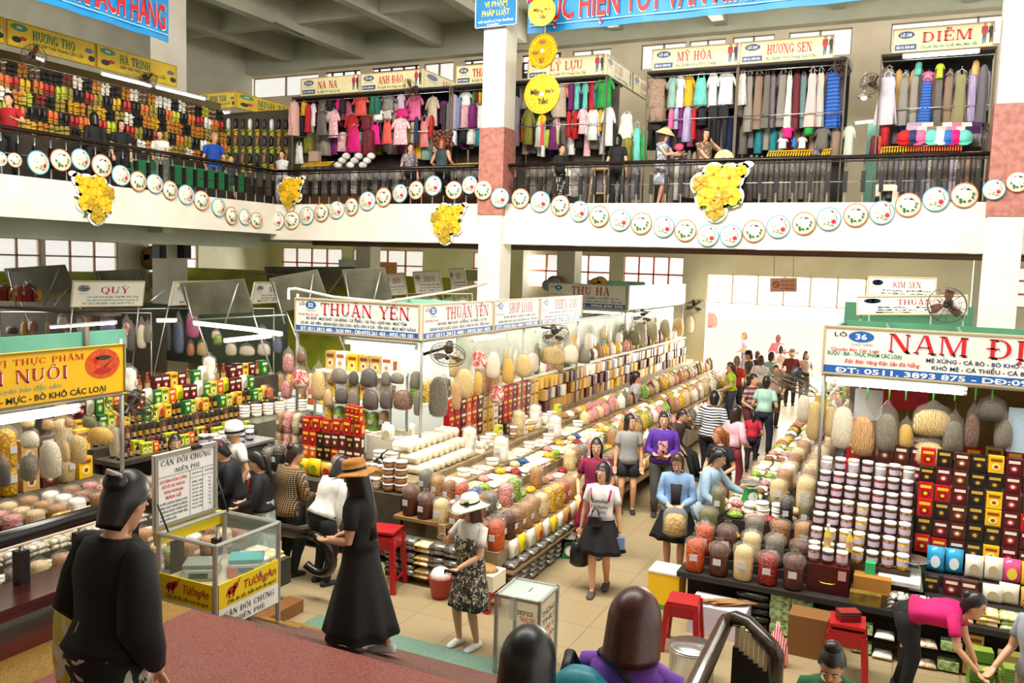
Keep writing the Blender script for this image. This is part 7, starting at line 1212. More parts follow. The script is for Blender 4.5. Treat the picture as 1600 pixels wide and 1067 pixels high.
# ------------------------------------------------------------------ people
BODIES = []
def ik(a, t, l1, l2, pole):
    a, t, pole = V(a), V(t), V(pole); d = t - a; L_ = min(d.length, (l1 + l2) * .995); u = d.normalized(); t = a + u * L_
    x = (l1 * l1 - l2 * l2 + L_ * L_) / (2 * L_); h = sqrt(max(0, l1 * l1 - x * x)); p = (pole - u * pole.dot(u)).normalized()
    return a + u * x + p * h, t
def person(label, pos, rz, H=1.58, lean=0, side=0, head=(0, 0), hl=(.2, -.06, .8), hr=(-.2, -.06, .8), fl=(.1, 0), fr=(-.1, 0), top=('tee', '#f2efe8'), bottom=('pants', '#1d1c20'), hair=('long', '#120d0b', .3), hat=None, shoes='#2a2624', sit=None, fine=.013, bangs=0, skin=None, build_=1.0, group=None, hv=1.0, feet=True, hemz=None, name='person', face=True):
    """A standing (or seated: sit = seat height) figure facing -y locally; rz turns it. Lengths are for a 1.6 m body."""
    r = thing(name, label, 'person', pos, radians(rz), group); r.scale = (H / 1.6,) * 3
    hz = .84 if sit is None else sit + .08; B = MB(); sk = skin or SKIN; w_ = build_
    Rl = Matrix.Rotation(lean, 3, 'X') @ Matrix.Rotation(side, 3, 'Y')
    def up(p): q = V(p) - V((0, 0, .84)); q = Rl @ q if q.z > 0 else q; return V((0, 0, hz)) + q
    TR = [(.77, .12, .1), (.84, .158, .118), (.92, .15, .108), (1.0, .122, .088), (1.1, .132, .098), (1.19, .148, .11), (1.26, .15, .1), (1.315, .135, .078), (1.345, .075, .056)]
    def tri(z):
        if z <= TR[0][0]: return TR[0][1:]
        for a, b in zip(TR, TR[1:]):
            if a[0] <= z <= b[0]: f = (z - a[0]) / (b[0] - a[0]); return tuple(a[i] + (b[i] - a[i]) * f for i in (1, 2))
        return TR[-1][1:]
    def ring(z, rx, ry, e=0., n=18, fold=0., k=6): return [up(((rx * w_ + e) * cos(t) * (1 + fold * sin(k * t)), (ry * w_ + e) * sin(t) * (1 + fold * sin(k * t + 1)), z)) for t in [2 * pi * j / n for j in range(n)]]
    B.loft([ring(*q) for q in TR])
    B.tube([up((0, .01, 1.3)), up((0, 0, 1.42))], .046, 12)
    # head
    hq = Matrix.Rotation(lean * .9 if lean else 0, 3, 'X') @ Matrix.Rotation(side, 3, 'Y') @ Matrix.Rotation(radians(head[0]), 3, 'Z') @ Matrix.Rotation(radians(head[1]), 3, 'X'); nb = up((0, 0, 1.385))
    if lean > .6: hq = Matrix.Rotation(lean * .55, 3, 'X') @ Matrix.Rotation(radians(head[0]), 3, 'Z') @ Matrix.Rotation(radians(head[1]), 3, 'X')
    def hd(p): return nb + hq @ (V(p) + V((0, -.012, .105)))
    HR = [(-.118, .02, .03, -.045), (-.108, .036, .05, -.03), (-.08, .052, .07, -.016), (-.04, .064, .085, -.006), (0, .07, .092, 0), (.04, .073, .094, .004), (.08, .064, .082, .008), (.105, .042, .055, .01), (.115, .01, .012, .01)]
    B.loft([[hd((rx * cos(t), ry * sin(t) * (.96 if sin(t) < 0 else 1) + oy, z)) for t in [2 * pi * j / 18 for j in range(18)]] for z, rx, ry, oy in HR])
    B.tube([hd((0, -.088, .012)), hd((0, -.105, -.022)), hd((0, -.098, -.034))], [.007, .013, .01], 8)
    for s in (-1, 1): B.ball(hd((s * .072, .008, -.01)), .022, 7, 5, (.35, .7, 1.2)); 
    B.ball(hd((0, -.082, -.062)), .02, 8, 5, (1.1, .5, .6))
    # arms and hands
    AR = {}; hands = {}
    for s, tgt in ((1, hl), (-1, hr)):
        sh = up((s * .15 * w_, .005, 1.278)); tg = up(tgt) if len(tgt) == 3 else V(tgt[:3]) + V((0, 0, hz - .84)); el, wr = ik(sh, tg, .27, .24, V((s * .55, .75, -.5)))
        B.tube([up((s * .06, 0, 1.305)), sh + (up((0, 0, 1.3)) - sh) * .25, sh, sh.lerp(el, .5), el, el.lerp(wr, .35), wr], [.035, .046, .048 * w_, .041 * w_, .034, .034, .023], 10)
        d = (wr - el).normalized(); side_ = d.cross(V((0, 0, 1)) if abs(d.z) < .85 else V((0, -1, 0))).normalized(); nrm = side_.cross(d).normalized()
        if nrm.dot(V((0, 0, 0)) - V((wr.x, 0, 0))) < 0 and abs(d.z) > .85: nrm = -nrm; side_ = -side_
        pc = wr + d * .045; B.loft([[pc + d * a + side_ * (.036 * k * cos(t)) + nrm * (.014 * k * sin(t)) for t in [2 * pi * j / 10 for j in range(10)]] for a, k in ((-.05, .6), (-.02, .95), (.02, 1.1), (.045, .95))])
        cd = nrm if s > 0 else nrm
        for q, ln in ((-.027, .058), (-.009, .07), (.009, .066), (.027, .05)):
            a0 = pc + d * .035 + side_ * q; a1 = a0 + d * ln * .5 + cd * .006; a2 = a1 + (d * .6 + cd * .8) * ln * .45; B.tube([a0, a1, a2], [.0085, .008, .0065], 7)
        a0 = pc - d * .02 + side_ * .032; B.tube([a0, a0 + d * .03 + side_ * .022, a0 + d * .055 + side_ * .02 + cd * .014], [.011, .0095, .007], 7)
        AR[s] = (sh, el, wr); hands[s] = pc + d * .02
    # legs
    LG = {}
    for s, ft in ((1, fl), (-1, fr)):
        hip = V((s * .082 * w_, 0, hz)); an = V((ft[0], ft[1], .075 if len(ft) < 3 else ft[2] + .075)); kn, an = ik(hip, an, .4, .385, V((s * .08, -1, .1 if sit is None else .8)))
        B.tube([hip + V((0, 0, .03)), hip.lerp(kn, .3), kn.lerp(hip, .1), kn, kn.lerp(an, .3), an], [.085 * w_, .078 * w_, .052 * w_, .048, .05 * w_, .03], 12)
        B.loft([[an + V((rx * cos(t), y + ry * sin(t) * 0, z + rz_ * sin(t))) for t in [2 * pi * j / 10 for j in range(10)]] for y, rx, z, rz_, ry in ((.05, .022, -.045, .025, 0), (.0, .034, -.03, .042, 0), (-.07, .038, -.05, .025, 0), (-.13, .036, -.06, .016, 0), (-.155, .02, -.063, .01, 0))])
        LG[s] = (hip, kn, an)
    b = B.build('body', sk, r); b.data.name = 'body'
    md = b.modifiers.new('join', 'REMESH'); md.mode = 'VOXEL'; md.voxel_size = fine; md.use_smooth_shade = True
    sm = b.modifiers.new('soft', 'SMOOTH'); sm.factor = .5; sm.iterations = 2 if fine < .01 else 1; BODIES.append(b)
    # face
    if face and fine < .0125:
        for s in (-1, 1):
            m = MB(); m.ball(hd((s * .03, -.0835, .002)), .0125, 8, 6, (1.2, .5, .62)); m.mi = 1; m.ball(hd((s * .03, -.0885, .002)), .0065, 8, 6, (1, .4, .95)); m.build('eye', [M('#e9e2d8', .3), M('#140c08', .2)], r)
            MB().tube([hd((s * .016, -.0905, .022)), hd((s * .03, -.0885, .027)), hd((s * .047, -.079, .02))], .0035, 5).build('eyebrow', M('#1a100b', .6), r)
        MB().tube([hd((-.023, -.0805, -.06)), hd((0, -.0935, -.058)), hd((.023, -.0805, -.06))], [.003, .0072, .003], 7).build('mouth', M('#a8403c', .4), r)
    # clothes
    def mt(c): return M(*c) if isinstance(c, tuple) else c if not isinstance(c, str) else M(c, .8, 'mottle', '#%02x%02x%02x' % tuple(int(int(c[i:i + 2], 16) * .8) for i in (1, 3, 5)), 5)
    bz = 1.0
    if bottom:
        kd, bc = bottom[:2]; ln = bottom[2] if len(bottom) > 2 else None; m = MB()
        if kd in ('pants', 'shorts'):
            m.loft([ring(z, rx, ry, .014) for z, rx, ry in TR[:4]])
            for s in (-1, 1):
                hip, kn, an = LG[s]; fr_ = ln if ln is not None else (1 if kd == 'pants' else .0)
                if kd == 'pants': m.tube([hip + V((0, 0, .03)), hip.lerp(kn, .3), kn, kn.lerp(an, .5), an + V((0, 0, -.01))], [.1 * w_, .094 * w_, .068 * w_, .06, .052], 14)
                else: m.tube([hip + V((0, 0, .03)), hip.lerp(kn, .35), hip.lerp(kn, .62)], [.1 * w_, .1 * w_, .09 * w_], 14)
            m.build('trousers' if kd == 'pants' else 'shorts', mt(bc), r)
        else:
            hem = ln or .5; fl_ = bottom[3] if len(bottom) > 3 else .2; cx, cy = (fl[0] + fr[0]) / 2, (fl[1] + fr[1]) / 2; rows = []
            sp = abs(fl[0] - fr[0]) / 2 + .06; spy = abs(fl[1] - fr[1]) / 2 + .09
            for i in range(9):
                f = i / 8; z = 1.0 + (hem - 1.0) * f; g = min(1, f * 1.6); k = max(0, f - .25) / .75
                t0 = tri(max(z, .84)); rx = (t0[0] + .012) * w_ + .012 * g + max(fl_ * .35, (sp - .1) * .9) * k; ry = (t0[1] + .014) * w_ + .014 * g + max(fl_ * .25, (spy - .1) * .7) * k
                rows.append([up((0, 0, z)) * 0 + V((rx * cos(t) * (1 + .09 * k * sin(8 * t)) + cx * k, ry * sin(t) * (1 + .09 * k * sin(8 * t + 1)) + cy * k, hz + z - .84)) for t in [2 * pi * j / 40 for j in range(40)]])
            inner = [[V((p.x * .97, p.y * .97, p.z)) for p in q] for q in rows[::-1]]
            m.loft(rows + inner, True, False); m.build('skirt' if kd == 'skirt' else 'dress_skirt', mt(bc), r)
    if top:
        kd, tc = top[:2]; hem = hemz or (top[2] if len(top) > 2 else .9); m = MB(); e = .022 if kd in ('jacket', 'long', 'sweater') else .016
        R = [q for q in TR if q[0] > hem + .02]; h0 = (hem, tri(max(hem, .82))[0] + .012, tri(max(hem, .82))[1] + .012)
        ez = {1.345: .012}
        m.loft([ring(z, rx, ry, ez.get(z, e), 26, .02 if z < 1.2 else 0, 7) for z, rx, ry in [h0] + R])
        ar = {'tee': .45, 'tank': 0, 'dress': .35, 'long': 2, 'jacket': 2, 'sweater': 2, 'batwing': 2}[kd]
        for s in (-1, 1):
            sh, el, wr = AR[s]
            if ar == 2: q = .024 if kd == 'batwing' else .008; m.tube([up((s * .05, 0, 1.318)), sh + (up((0, 0, 1.32)) - sh) * .3, sh, sh.lerp(el, .5), el, el.lerp(wr, .5), wr.lerp(el, .12)], [.03, .052, .06 + q * .4, .053 + q * 1.3, .048 + q * 1.6, .043 + q, .036], 12)
            elif ar: m.tube([up((s * .05, 0, 1.318)), sh + (up((0, 0, 1.32)) - sh) * .3, sh, sh.lerp(el, ar), sh.lerp(el, ar + .15)], [.03, .05, .06, .057, .06], 12)
        m.build({'tee': 't_shirt', 'tank': 'tank_top', 'dress': 'dress_top', 'long': 'shirt', 'jacket': 'jacket', 'sweater': 'sweater', 'batwing': 'sweater'}[kd], mt(tc), r)
    # hair
    if hair:
        st, hc, L_ = hair; m = MB(); n = 30; out = []; hm = M(hc, .36, 'noodle', '#%02x%02x%02x' % tuple(min(255, int(int(hc[i:i + 2], 16) * 1.5 + 10)) for i in (1, 3, 5)), 36)
        for sc, flip in ((1.15, 0), (1.08, 1)):
            rows = []
            for i in range(13):
                row_ = []
                for j in range(n):
                    a = 2 * pi * j / n - pi; fa = abs(a)          # 0 at the face
                    lo = (.03 if bangs else .062) if fa < 1.0 else -.105
                    if fa >= 1.0: lo = -.02 - min(1, (fa - 1.0) / .5) * (.085 if st in ('short', 'bun', 'pony', 'topknot') else L_)
                    if st in ('short', 'bun', 'pony', 'topknot') and fa < 1.7 and fa >= 1.0: lo = .03 - .06 * (fa - 1.0)
                    if i <= 7: th = i / 7 * (pi / 2 if lo <= 0 else math.acos(lo / .118)); z = .118 * cos(th); q = sin(th)
                    else: z = lo if lo > 0 else lo * (i - 7) / 5; q = 1 if lo <= 0 else sin(math.acos(lo / .118))
                    tuck = 1 if z >= 0 else max(.6, 1 + z * 2.6) if st in ('short', 'bun', 'pony', 'topknot') else max(.62, 1 + z * (.9 if hv == 1 else -.5))
                    row_.append(hd((.076 * sc * hv * q * sin(a) * tuck, -.098 * sc * hv * q * cos(a) * (1 if fa < 1.5 else tuck) + .01 + (.02 * min(1, -z * 8) if z < 0 and fa > 1.5 else 0), z * sc + (.004 if z > 0 else 0))))
                rows.append(row_)
            out += rows if not flip else rows[::-1]
        m.loft(out, True, False)
        if st == 'bun': m.ball(hd((0, .09, .07)), .055, 10, 8, (1.1, .9, .9))
        if st == 'topknot': m.ball(hd((0, .03, .14)), .05, 10, 8, (1.2, 1, .8))
        if st == 'pony': m.tube([hd((0, .09, .05)), hd((0, .125, .02)), hd((0, .12, -.08)), hd((0, .1, -.2)), hd((0, .09, -.3))], [.022, .034, .036, .028, .008], 10)
        m.build('hair', hm, r)
    if hat:
        kd, c, c2 = hat; m = MB()
        if kd == 'brim':
            prof = [(.2, .035), (.15, .045), (.094, .06), (.09, .12), (.075, .15), (.03, .142), (.001, .138)] if c != 'cone' else None
            m.loft([[hd((rr * cos(t), rr * 1.12 * sin(t) + .005, z + .02 * (rr > .14) * cos(2 * t) - (.012 if rr > .14 else 0))) for t in [2 * pi * j / 28 for j in range(28)]] for rr, z in prof] ); o = m.build('hat', mt(c), r)
            k = MB(); k.loft([[hd((q * .0965 * cos(t), q * .108 * sin(t) + .005, z)) for t in [2 * pi * j / 24 for j in range(24)]] for z, q in ((.06, 1.0), (.083, .99))], True, False); 
            if c2 == 'bow': k.ball(hd((.075, -.075, .085)), .028, 7, 5, (1, .5, 1)); k.ball(hd((.05, -.09, .08)), .022, 7, 5, (1, .5, 1))
            k.build('band', BLACK, o)
        elif kd == 'cone':
            m.loft([[hd((rr * cos(t), rr * sin(t), z)) for t in [2 * pi * j / 24 for j in range(24)]] for rr, z in ((.215, .03), (.11, .125), (.003, .215), (.1, .115), (.205, .028))], True, False); m.build('hat', M(c, .6, 'mottle', '#c9b078', 20), r)
        elif kd == 'cap':
            m.loft([[hd((rr * cos(t), rr * 1.15 * sin(t) + .005, z)) for t in [2 * pi * j / 20 for j in range(20)]] for rr, z in ((.087, .035), (.088, .07), (.07, .12), (.03, .138), (.001, .14))]); m.loft([[hd((.075 * cos(t) * q, -.085 - d + 0 * t, .04 + .01 * sin(t))) for t in [2 * pi * j / 10 for j in range(10)]] for d, q in ((0, 1), (.05, .95), (.085, .6))]); m.build('cap', mt(c), r)
        elif kd == 'helmet': m.loft([[hd((rr * cos(t), rr * 1.12 * sin(t) + .005, z)) for t in [2 * pi * j / 22 for j in range(22)]] for rr, z in ((.1, -.03), (.112, .03), (.112, .07), (.09, .13), (.04, .158), (.001, .162))]); o = m.build('helmet', M('#ecebe4', .2), r); k = MB(); k.loft([[hd((.1135 * cos(t), .127 * sin(t) + .005, z)) for t in [2 * pi * j / 22 for j in range(22)]] for z in (.0, .03)], True, False); k.build('trim', BLACK, o)
    if shoes and feet:
        for s in (-1, 1):
            an = LG[s][2]; m = MB(); m.loft([[an + V((rx * cos(t), y, max(-.075, z + q * sin(t)))) for t in [2 * pi * j / 12 for j in range(12)]] for y, rx, z, q in ((.068, .02, -.05, .03), (.055, .036, -.045, .042), (.0, .043, -.045, .046), (-.07, .046, -.052, .034), (-.14, .043, -.058, .024), (-.175, .022, -.064, .014))]); m.build('shoe', mt(shoes) if isinstance(shoes, (str, tuple)) else shoes, r)
    r['_'] = 0; del r['_']
    T = Matrix.Translation(pos) @ Matrix.Rotation(radians(rz), 4, 'Z') @ Matrix.Scale(H / 1.6, 4)
    return dict(root=r, hand={s: T @ hands[s] for s in hands}, up=lambda p: T @ up(p), T=T, hd=lambda p: T @ hd(p))
def fz(x, y, z=0): p = atz(x, y, z); p.z = z; return p
def hz_(px, py, top_z, zf=0): p = atz(px, py, top_z); p.z = zf; return p          # ground point under a head whose top is at height top_z
FLOR = ('#e6d9b8', .8, 'floral', '#34302c', 26); NAVYW = ('#141c33', .8, 'zigzag', '#d8d8d4', 7)
# -- near the stairs
w1 = person('woman in loose black sweater and flowered trousers, back turned, nearest at left', (-3.03, 2.4, 1.333), 172, 1.62, .12, head=(12, 14), hl=(.2, -.16, .84), hr=(-.23, -.1, .8), top=('batwing', '#0b0a0a', .88), bottom=('pants', ('#0e0d0e', .8, 'blotch', '#cfc6b8', 9)), hair=('bun', '#0d0a09', .1), fine=.007, build_=1.16)
m = MB(); m.tube([w1['hd']((-.03, .1, .1)), w1['hd']((0, .15, .11)), w1['hd']((.04, .1, .09))], .012, 6); tag(m.build('hair_clip', M('#c9b9a8', .3)), 'pale claw clip in the bun of the woman in black sweater', 'hair clip')
g2 = person('young woman in wide tan hat and long black skirt walking down the stairs', (-3.93, 5.5, .667), -72, 1.6, .04, head=(-12, 10), hl=(.06, -.24, .98), hr=(-.1, -.24, .96), fl=(.08, -.2), fr=(-.08, .22, .0), top=('tee', '#0d0c0c', .92), bottom=('skirt', ('#0c0b0b', .85, 'mottle', '#1a1614', 30), .22, .34), hair=('long', '#120c0a', .42), hat=('brim', '#b5792c', 'k'), shoes='#eceae4', fine=.007, build_=1.1)
g3 = person('girl in white hat and flowered pinafore dress taking a photo', (-3.91, 7.36, 0), -14, 1.55, 0, head=(-14, 8), hl=(.06, -.26, .92), hr=(-.17, -.24, 1.18), fl=(.09, .02), fr=(-.12, -.02), top=('tee', '#f2eee4', 1.0), bottom=('dress', FLOR, .44, .16), hair=('long', '#2b140d', .36), hat=('brim', '#efe9cf', 'bow'), shoes='#efece4', fine=.007, bangs=1)
m = MB(); P_ = g3['up']; m.loft([[P_((x, y - .125, z)) for x, y in ((-.13, .01), (.0, -.012), (.13, .01), (.12, .05), (-.12, .05))] for z in (1.0, 1.1, 1.2)]); o = m.build('bib', M(*FLOR), g3['root']); o.matrix_parent_inverse = g3['T'].inverted()
tag(MB().box(g3['hand'][-1] + V((.0, -.03, .06)), (.075, .012, .15)).build('phone', M('#c9b184', .3)), 'gold phone held up by the girl in white hat', 'phone'); tag(MB().box(g3['hand'][1] + V((0, -.02, .0)), (.15, .03, .04)).build('purse', M('#1b1a22', .4)), 'dark purse in the left hand of the girl in white hat', 'purse')
g4 = person('girl with glasses in slogan T-shirt and black skirt walking', (-3.25, 9.4, 0), 8, 1.57, 0, head=(-16, -8), hl=(.24, .0, .74), hr=(-.25, .02, .74), fl=(.07, .14, .02), fr=(-.05, -.14), top=('tee', '#f1eee8', .93), bottom=('skirt', '#0d0c0d', .52, .3), hair=('bob', '#0f0b0a', .1), shoes='#4a433c', fine=.007, bangs=1)
m = MB(); [m.tube([g4['hd']((s * .03 + .02 * cos(t), -.098, .002 + .014 * sin(t))) for t in [i * pi / 5 for i in range(11)]], .002, 4) for s in (-1, 1)]; tag(m.build('glasses', M('#c9c6c0', .3)), 'glasses on the girl in slogan T-shirt', 'glasses')
for t, z, w_, st in (('Smile', 1.15, .2, 'B'), ('Lächeln', 1.08, .2, 'N'), ('SOURIRE', 1.01, .19, 'N')):
    o = put_text('slogan_lettering', None, t, -w_ / 2, z, w_, .045, DARKL, st, o=(0, -.15, 0), eps=.001); o.parent = g4['root']
def bag(label, p, rz, c, sx=.13, sy=.06, h=.22, handle=.18, nm='handbag'):
    r = thing(nm, label, 'bag', p, rz); MB().loft([[(q * sx * cos(t) * (abs(cos(t)) ** .4 if 0 else 1), q * sy * sin(t), z) for t in [2 * pi * j / 16 for j in range(16)]] for z, q in ((-h, .7), (-h * .9, 1), (-h * .4, 1.02), (-.02, .8), (0, .5))]).build('body', M(c, .35), r); MB().tube([(sx * .5 * cos(t), 0, -.02 + handle * sin(t)) for t in [i * pi / 8 for i in range(9)]], .008, 6).build('handle', M(c, .35), r)
bag('black plastic carrier bag hanging from the right hand of the slogan girl', g4['hand'][-1] - V((0, 0, .12)), .4, '#0e0e10', .12, .08, .3, .12, 'carrier_bag')
bag('small black cross-body bag on the slogan girl', g4['up']((-.04, -.17, 1.0)), .14, '#121112', .09, .03, .14, .1)
tag(MB().box(g4['hand'][1] - V((0, .02, .06)), (.12, .08, .14), .4).build('folded_cloth', M('#5f7ea8', .6)), 'blue cloth thing in the left hand of slogan girl', 'cloth')
for s in (-1, 1): m = MB(); m.tube([g4['up']((s * .1, -.1, 1.16)), g4['up']((s * .12, -.075, 1.29)), g4['up']((s * .115, .04, 1.335)), g4['up']((s * .11, .12, 1.2))], .016, 6, flat=.4); tag(m.build('backpack_strap', M('#c2276e', .5)), f'magenta backpack strap over the {("", "left", "right")[s]} shoulder of the slogan T-shirt girl', 'strap')
person('woman in magenta dress half hidden behind the slogan girl', (-3.75, 10.55, 0), 10, 1.6, 0, head=(6, 4), hl=(.2, -.1, .8), hr=(-.2, -.12, .86), top=('tee', '#8f1146', .9), bottom=('dress', '#8f1146', .4, .15), hair=('long', '#150e0b', .22), fine=.009)
g6 = person('woman in grey checked shirt and dark shorts looking aside', (-4.0, 12.75, 0), 22, 1.57, 0, head=(38, 2), hl=(.22, -.05, .78), hr=(-.21, -.08, .76), top=('tee', ('#6e6c6a', .8, 'plaid', '#b9b7b2', 60), .82), bottom=('shorts', '#16181f'), hair=('bob', '#110c0b', .12), fine=.009)
g7 = person('woman in purple jacket over dark flowered top facing the camera', (-3.5, 12.95, 0), 14, 1.62, 0, head=(0, 2), hl=(.1, -.2, .98), hr=(-.12, -.2, .99), fl=(.1, .05), fr=(-.09, -.1), top=('jacket', '#5a2aa0', .84), bottom=('pants', '#4a4746'), hair=('short', '#1a110d', .1), fine=.009, build_=1.12)
def panel(P_, mat, z0, z1, w0, w1, name, root, e=.0):
    """A shirt front seen in the opening of a jacket."""
    m = MB(); m.loft([[P_['up']((x * w, -(.118 + e + .012 * (z < 1.2)) * (1 if z < 1.28 else .72) + .01 * abs(x), z)) for x in (-1, -.5, 0, .5, 1)] + [P_['up']((x * w, -.05, z)) for x in (1, 0, -1)] for z, w in ((z0, w0), ((z0 + z1) / 2, (w0 + w1) / 2), (z1, w1))]); o = m.build(name, mat, root); o.matrix_parent_inverse = P_['T'].inverted(); return o
panel(g7, M('#2a1a22', .8, 'floral', '#c98a8a', 18), .9, 1.3, .09, .06, 'blouse', g7['root'], .04)
g8 = person('woman in light blue cardigan and black skirt looking down at her bag', (-2.6, 10.38, 0), 10, 1.6, 0, head=(-4, 26), hl=(.09, -.22, .98), hr=(-.08, -.22, .98), fl=(.08, -.02), fr=(-.08, .02), top=('long', '#8fb2e0', .86), bottom=('skirt', '#0c0b0d', .5, .34), hair=('bob', '#2b1710', .15), fine=.008, shoes='#8a7a68')
panel(g8, M('#121113', .8), .92, 1.22, .05, .07, 'black_top', g8['root'], .03)
r = thing('chips_bag', 'clear bag of yellow crisps held by the woman in blue cardigan', 'bag', (g8['hand'][1] + g8['hand'][-1]) / 2 - V((-.02, .03, .02)), .2); MB().loft([[(q * .13 * cos(t) * (1 + .06 * sin(5 * t)), q * .07 * sin(t), z) for t in [2 * pi * j / 16 for j in range(16)]] for z, q in ((-.32, .7), (-.28, 1), (-.12, 1), (-.06, .6), (-.05, .2))]).build('crisps', FOOD['yellow'] if 0 else M('#e0b552', .5, 'bits', '#b98a2c', 22, bump=.8), r); MB().loft([[(q * .15 * cos(t), q * .08 * sin(t), z) for t in [2 * pi * j / 16 for j in range(16)]] for z, q in ((-.34, .6), (-.3, 1), (-.05, 1), (.03, .6), (.05, .4))], True, False).build('film', FILM, r)
g9 = person('woman in pale blue shirt reaching over the right stall, hair in a knot', hz_(1108, 697, 1.58) + V((-.05, 0, 0)), 78, 1.58, .28, head=(0, 6), hl=(.24, -.42, 1.12), hr=(-.2, -.3, .95), top=('long', '#a8c8de', .62), bottom=('pants', '#b9cbd6'), hair=('bun', '#0e0b0a', .1), fine=.009)
person('woman with brown ponytail in black top beside the reaching woman', hz_(1130, 668, 1.56), -20, 1.56, .1, head=(-50, 6), hl=(.16, -.22, .95), hr=(-.16, -.22, .95), top=('tee', '#141213', .9), bottom=('pants', '#9a4f24'), hair=('pony', '#6b3a1c', .1), fine=.011)
person('man in navy sweater with white zigzag band, back to camera', hz_(1114, 612, 1.7), 168, 1.7, .12, head=(20, 8), hl=(.17, -.2, .95), hr=(-.17, -.2, .95), top=('sweater', NAVYW, .84), bottom=('pants', '#141518'), hair=('short', '#0d0b0a', .1), fine=.011, build_=1.2)
person('woman in black sleeveless dress sitting at the corner stall', (-4.05, 14.9, 0), 60, 1.6, .1, head=(10, 0), hl=(.1, -.45, .8), hr=(-.14, -.3, 1.12), fl=(.12, -.5), fr=(-.06, -.48), sit=.46, top=('tank', '#121012', .9), bottom=('shorts', '#141214'), hair=('bun', '#110c0a', .1), fine=.011); tag(wbox('stool_block', (-4.2, 14.75, 0), (-3.9, 15.05, .44), M('#8f1a1c', .4), 'thing'), 'red seat under the sitting woman in black', 'stool')
person('woman in brown top sitting with hand to her brow', (-4.0, 15.6, 0), 70, 1.58, .2, head=(0, 8), hl=(.06, -.22, 1.42), hr=(-.14, -.3, .9), fl=(.12, -.5), fr=(-.06, -.5), sit=.46, top=('tee', '#4b3a38', .9), bottom=('pants', '#1c191b'), hair=('short', '#1c110c', .1), fine=.012); tag(wbox('stool_block', (-4.15, 15.45, 0), (-3.85, 15.75, .44), M('#8f1a1c', .4), 'thing'), 'red seat under the woman with hand to her brow', 'stool')
person('woman with long ponytail in striped shirt behind the goods', hz_(997, 582, 1.6) + V((-.1, 0, 0)), 120, 1.6, .1, top=('tee', ('#e8e4dc', .8, 'stripe', '#3a3c46', 16)), hair=('pony', '#1d0f0b', .1), hl=(.16, -.24, 1.0), fine=.013)
for spec in (('woman in lime green T-shirt leaning to the goods', 1122, 565, 1.58, -80, ('tee', '#b5d62a'), ('pants', '#2a2f3f'), ('pony', '#3a1d12', .1), None), ('man in black cap and grey top beyond the lime shirt', 1128, 545, 1.68, -60, ('tee', '#5d5a58'), ('pants', '#2c2c30'), ('short', '#15100d', .1), ('cap', '#141414', 0)), ('man in orange-red shirt with black backpack, back turned', 1145, 557, 1.7, 175, ('tee', '#cf3a1c'), ('pants', '#33302e'), ('short', '#6b4a2a', .1), None),
    ('man in grey and maroon striped shirt facing sideways', 1174, 584, 1.66, 60, ('tee', ('#a79f98', .8, 'stripe', '#7a2a3a', 3)), ('pants', '#5c2028'), ('short', '#17110e', .1), None), ('man in mint green shirt with his back turned', 1197, 588, 1.7, 170, ('tee', '#b5dccb'), ('pants', '#1d2230'), ('short', '#17110e', .1), None), ('girl in pink shirt with long dark hair, back turned', 1164, 637, 1.56, 150, ('long', '#f0b8c4'), ('pants', '#7a2030'), ('long', '#1f120e', .45), None),
    ('child in red top by the mint shirt man', 1194, 643, 1.2, 190, ('tee', '#c9203a'), ('pants', '#232025'), ('pony', '#120d0b', .1), None), ('woman in pale top standing in the glare of the gate', 1166, 520, 1.62, -70, ('tee', '#d8d0e0'), ('pants', '#9a8f9a'), ('short', '#8a5a3a', .1), None), ('woman in dark sleeveless top near the gate', 1176, 548, 1.6, 170, ('tank', '#3a2c34'), ('pants', '#4a3f44'), ('bun', '#5a3320', .1), None), ('man in white shirt near the gate', 1189, 556, 1.66, 180, ('tee', '#efe9e4'), ('pants', '#8a7a70'), ('short', '#3a2018', .1), None),
    ('person in rose red shirt farthest out at the gate', 1216, 524, 1.66, 185, ('long', '#d8606a'), ('pants', '#6b4a4a'), ('short', '#5a2a20', .1), None), ('person in pale hat beside the rose red shirt', 1238, 545, 1.66, 10, ('tee', '#8a3a3a'), ('pants', '#4a3030'), ('short', '#3a2018', .1), ('brim', '#e0c8a8', 'k')), ('woman with long hair right of the pale hat', 1258, 548, 1.6, 30, ('tee', '#e0cfc8'), ('pants', '#5a4a48'), ('long', '#2a140e', .3), None), ('man in white shirt left of the pale hat', 1220, 540, 1.66, 170, ('tee', '#f0e8e0'), ('pants', '#7a6a60'), ('short', '#2c1810', .1), None),
    ('woman with dark knot under the big dark fan', 1212, 570, 1.58, 20, ('tee', '#d8b8a0'), ('pants', '#3a2a28'), ('bun', '#241410', .1), None), ('man in blue-grey shirt left edge of the gate crowd', 1204, 550, 1.68, 160, ('tee', '#a8bcc0'), ('pants', '#3f4a52'), ('short', '#2a1a12', .1), None), ('vendor in white shirt sitting behind the right aisle goods', 1254, 616, 1.42, -150, ('tee', '#efe6dc'), ('pants', '#3a3030'), ('long', '#1a0f0c', .2), None)):
    lb, px, py, hh, rz, tp, bt, hr_, ht = spec; p = hz_(px, py, hh); dx = -2.75 if p.y > 11 and p.x > -2.7 and p.y < 26 and 'vendor' not in lb else p.x
    if 'vendor' in lb: p = aty(1254, 616, 12.2); p = V((-.75, 12.2, 0)); dx = -.75
    person(lb, (max(-4.1, dx) if p.y < 26.5 and 'vendor' not in lb else dx, p.y, 0), rz, hh, .1, top=tp, bottom=bt, hair=hr_, hat=ht, hl=(.17, -.22, .95), hr=(-.17, -.2, .93), fine=.015, fl=(.1, .08), fr=(-.1, -.08))
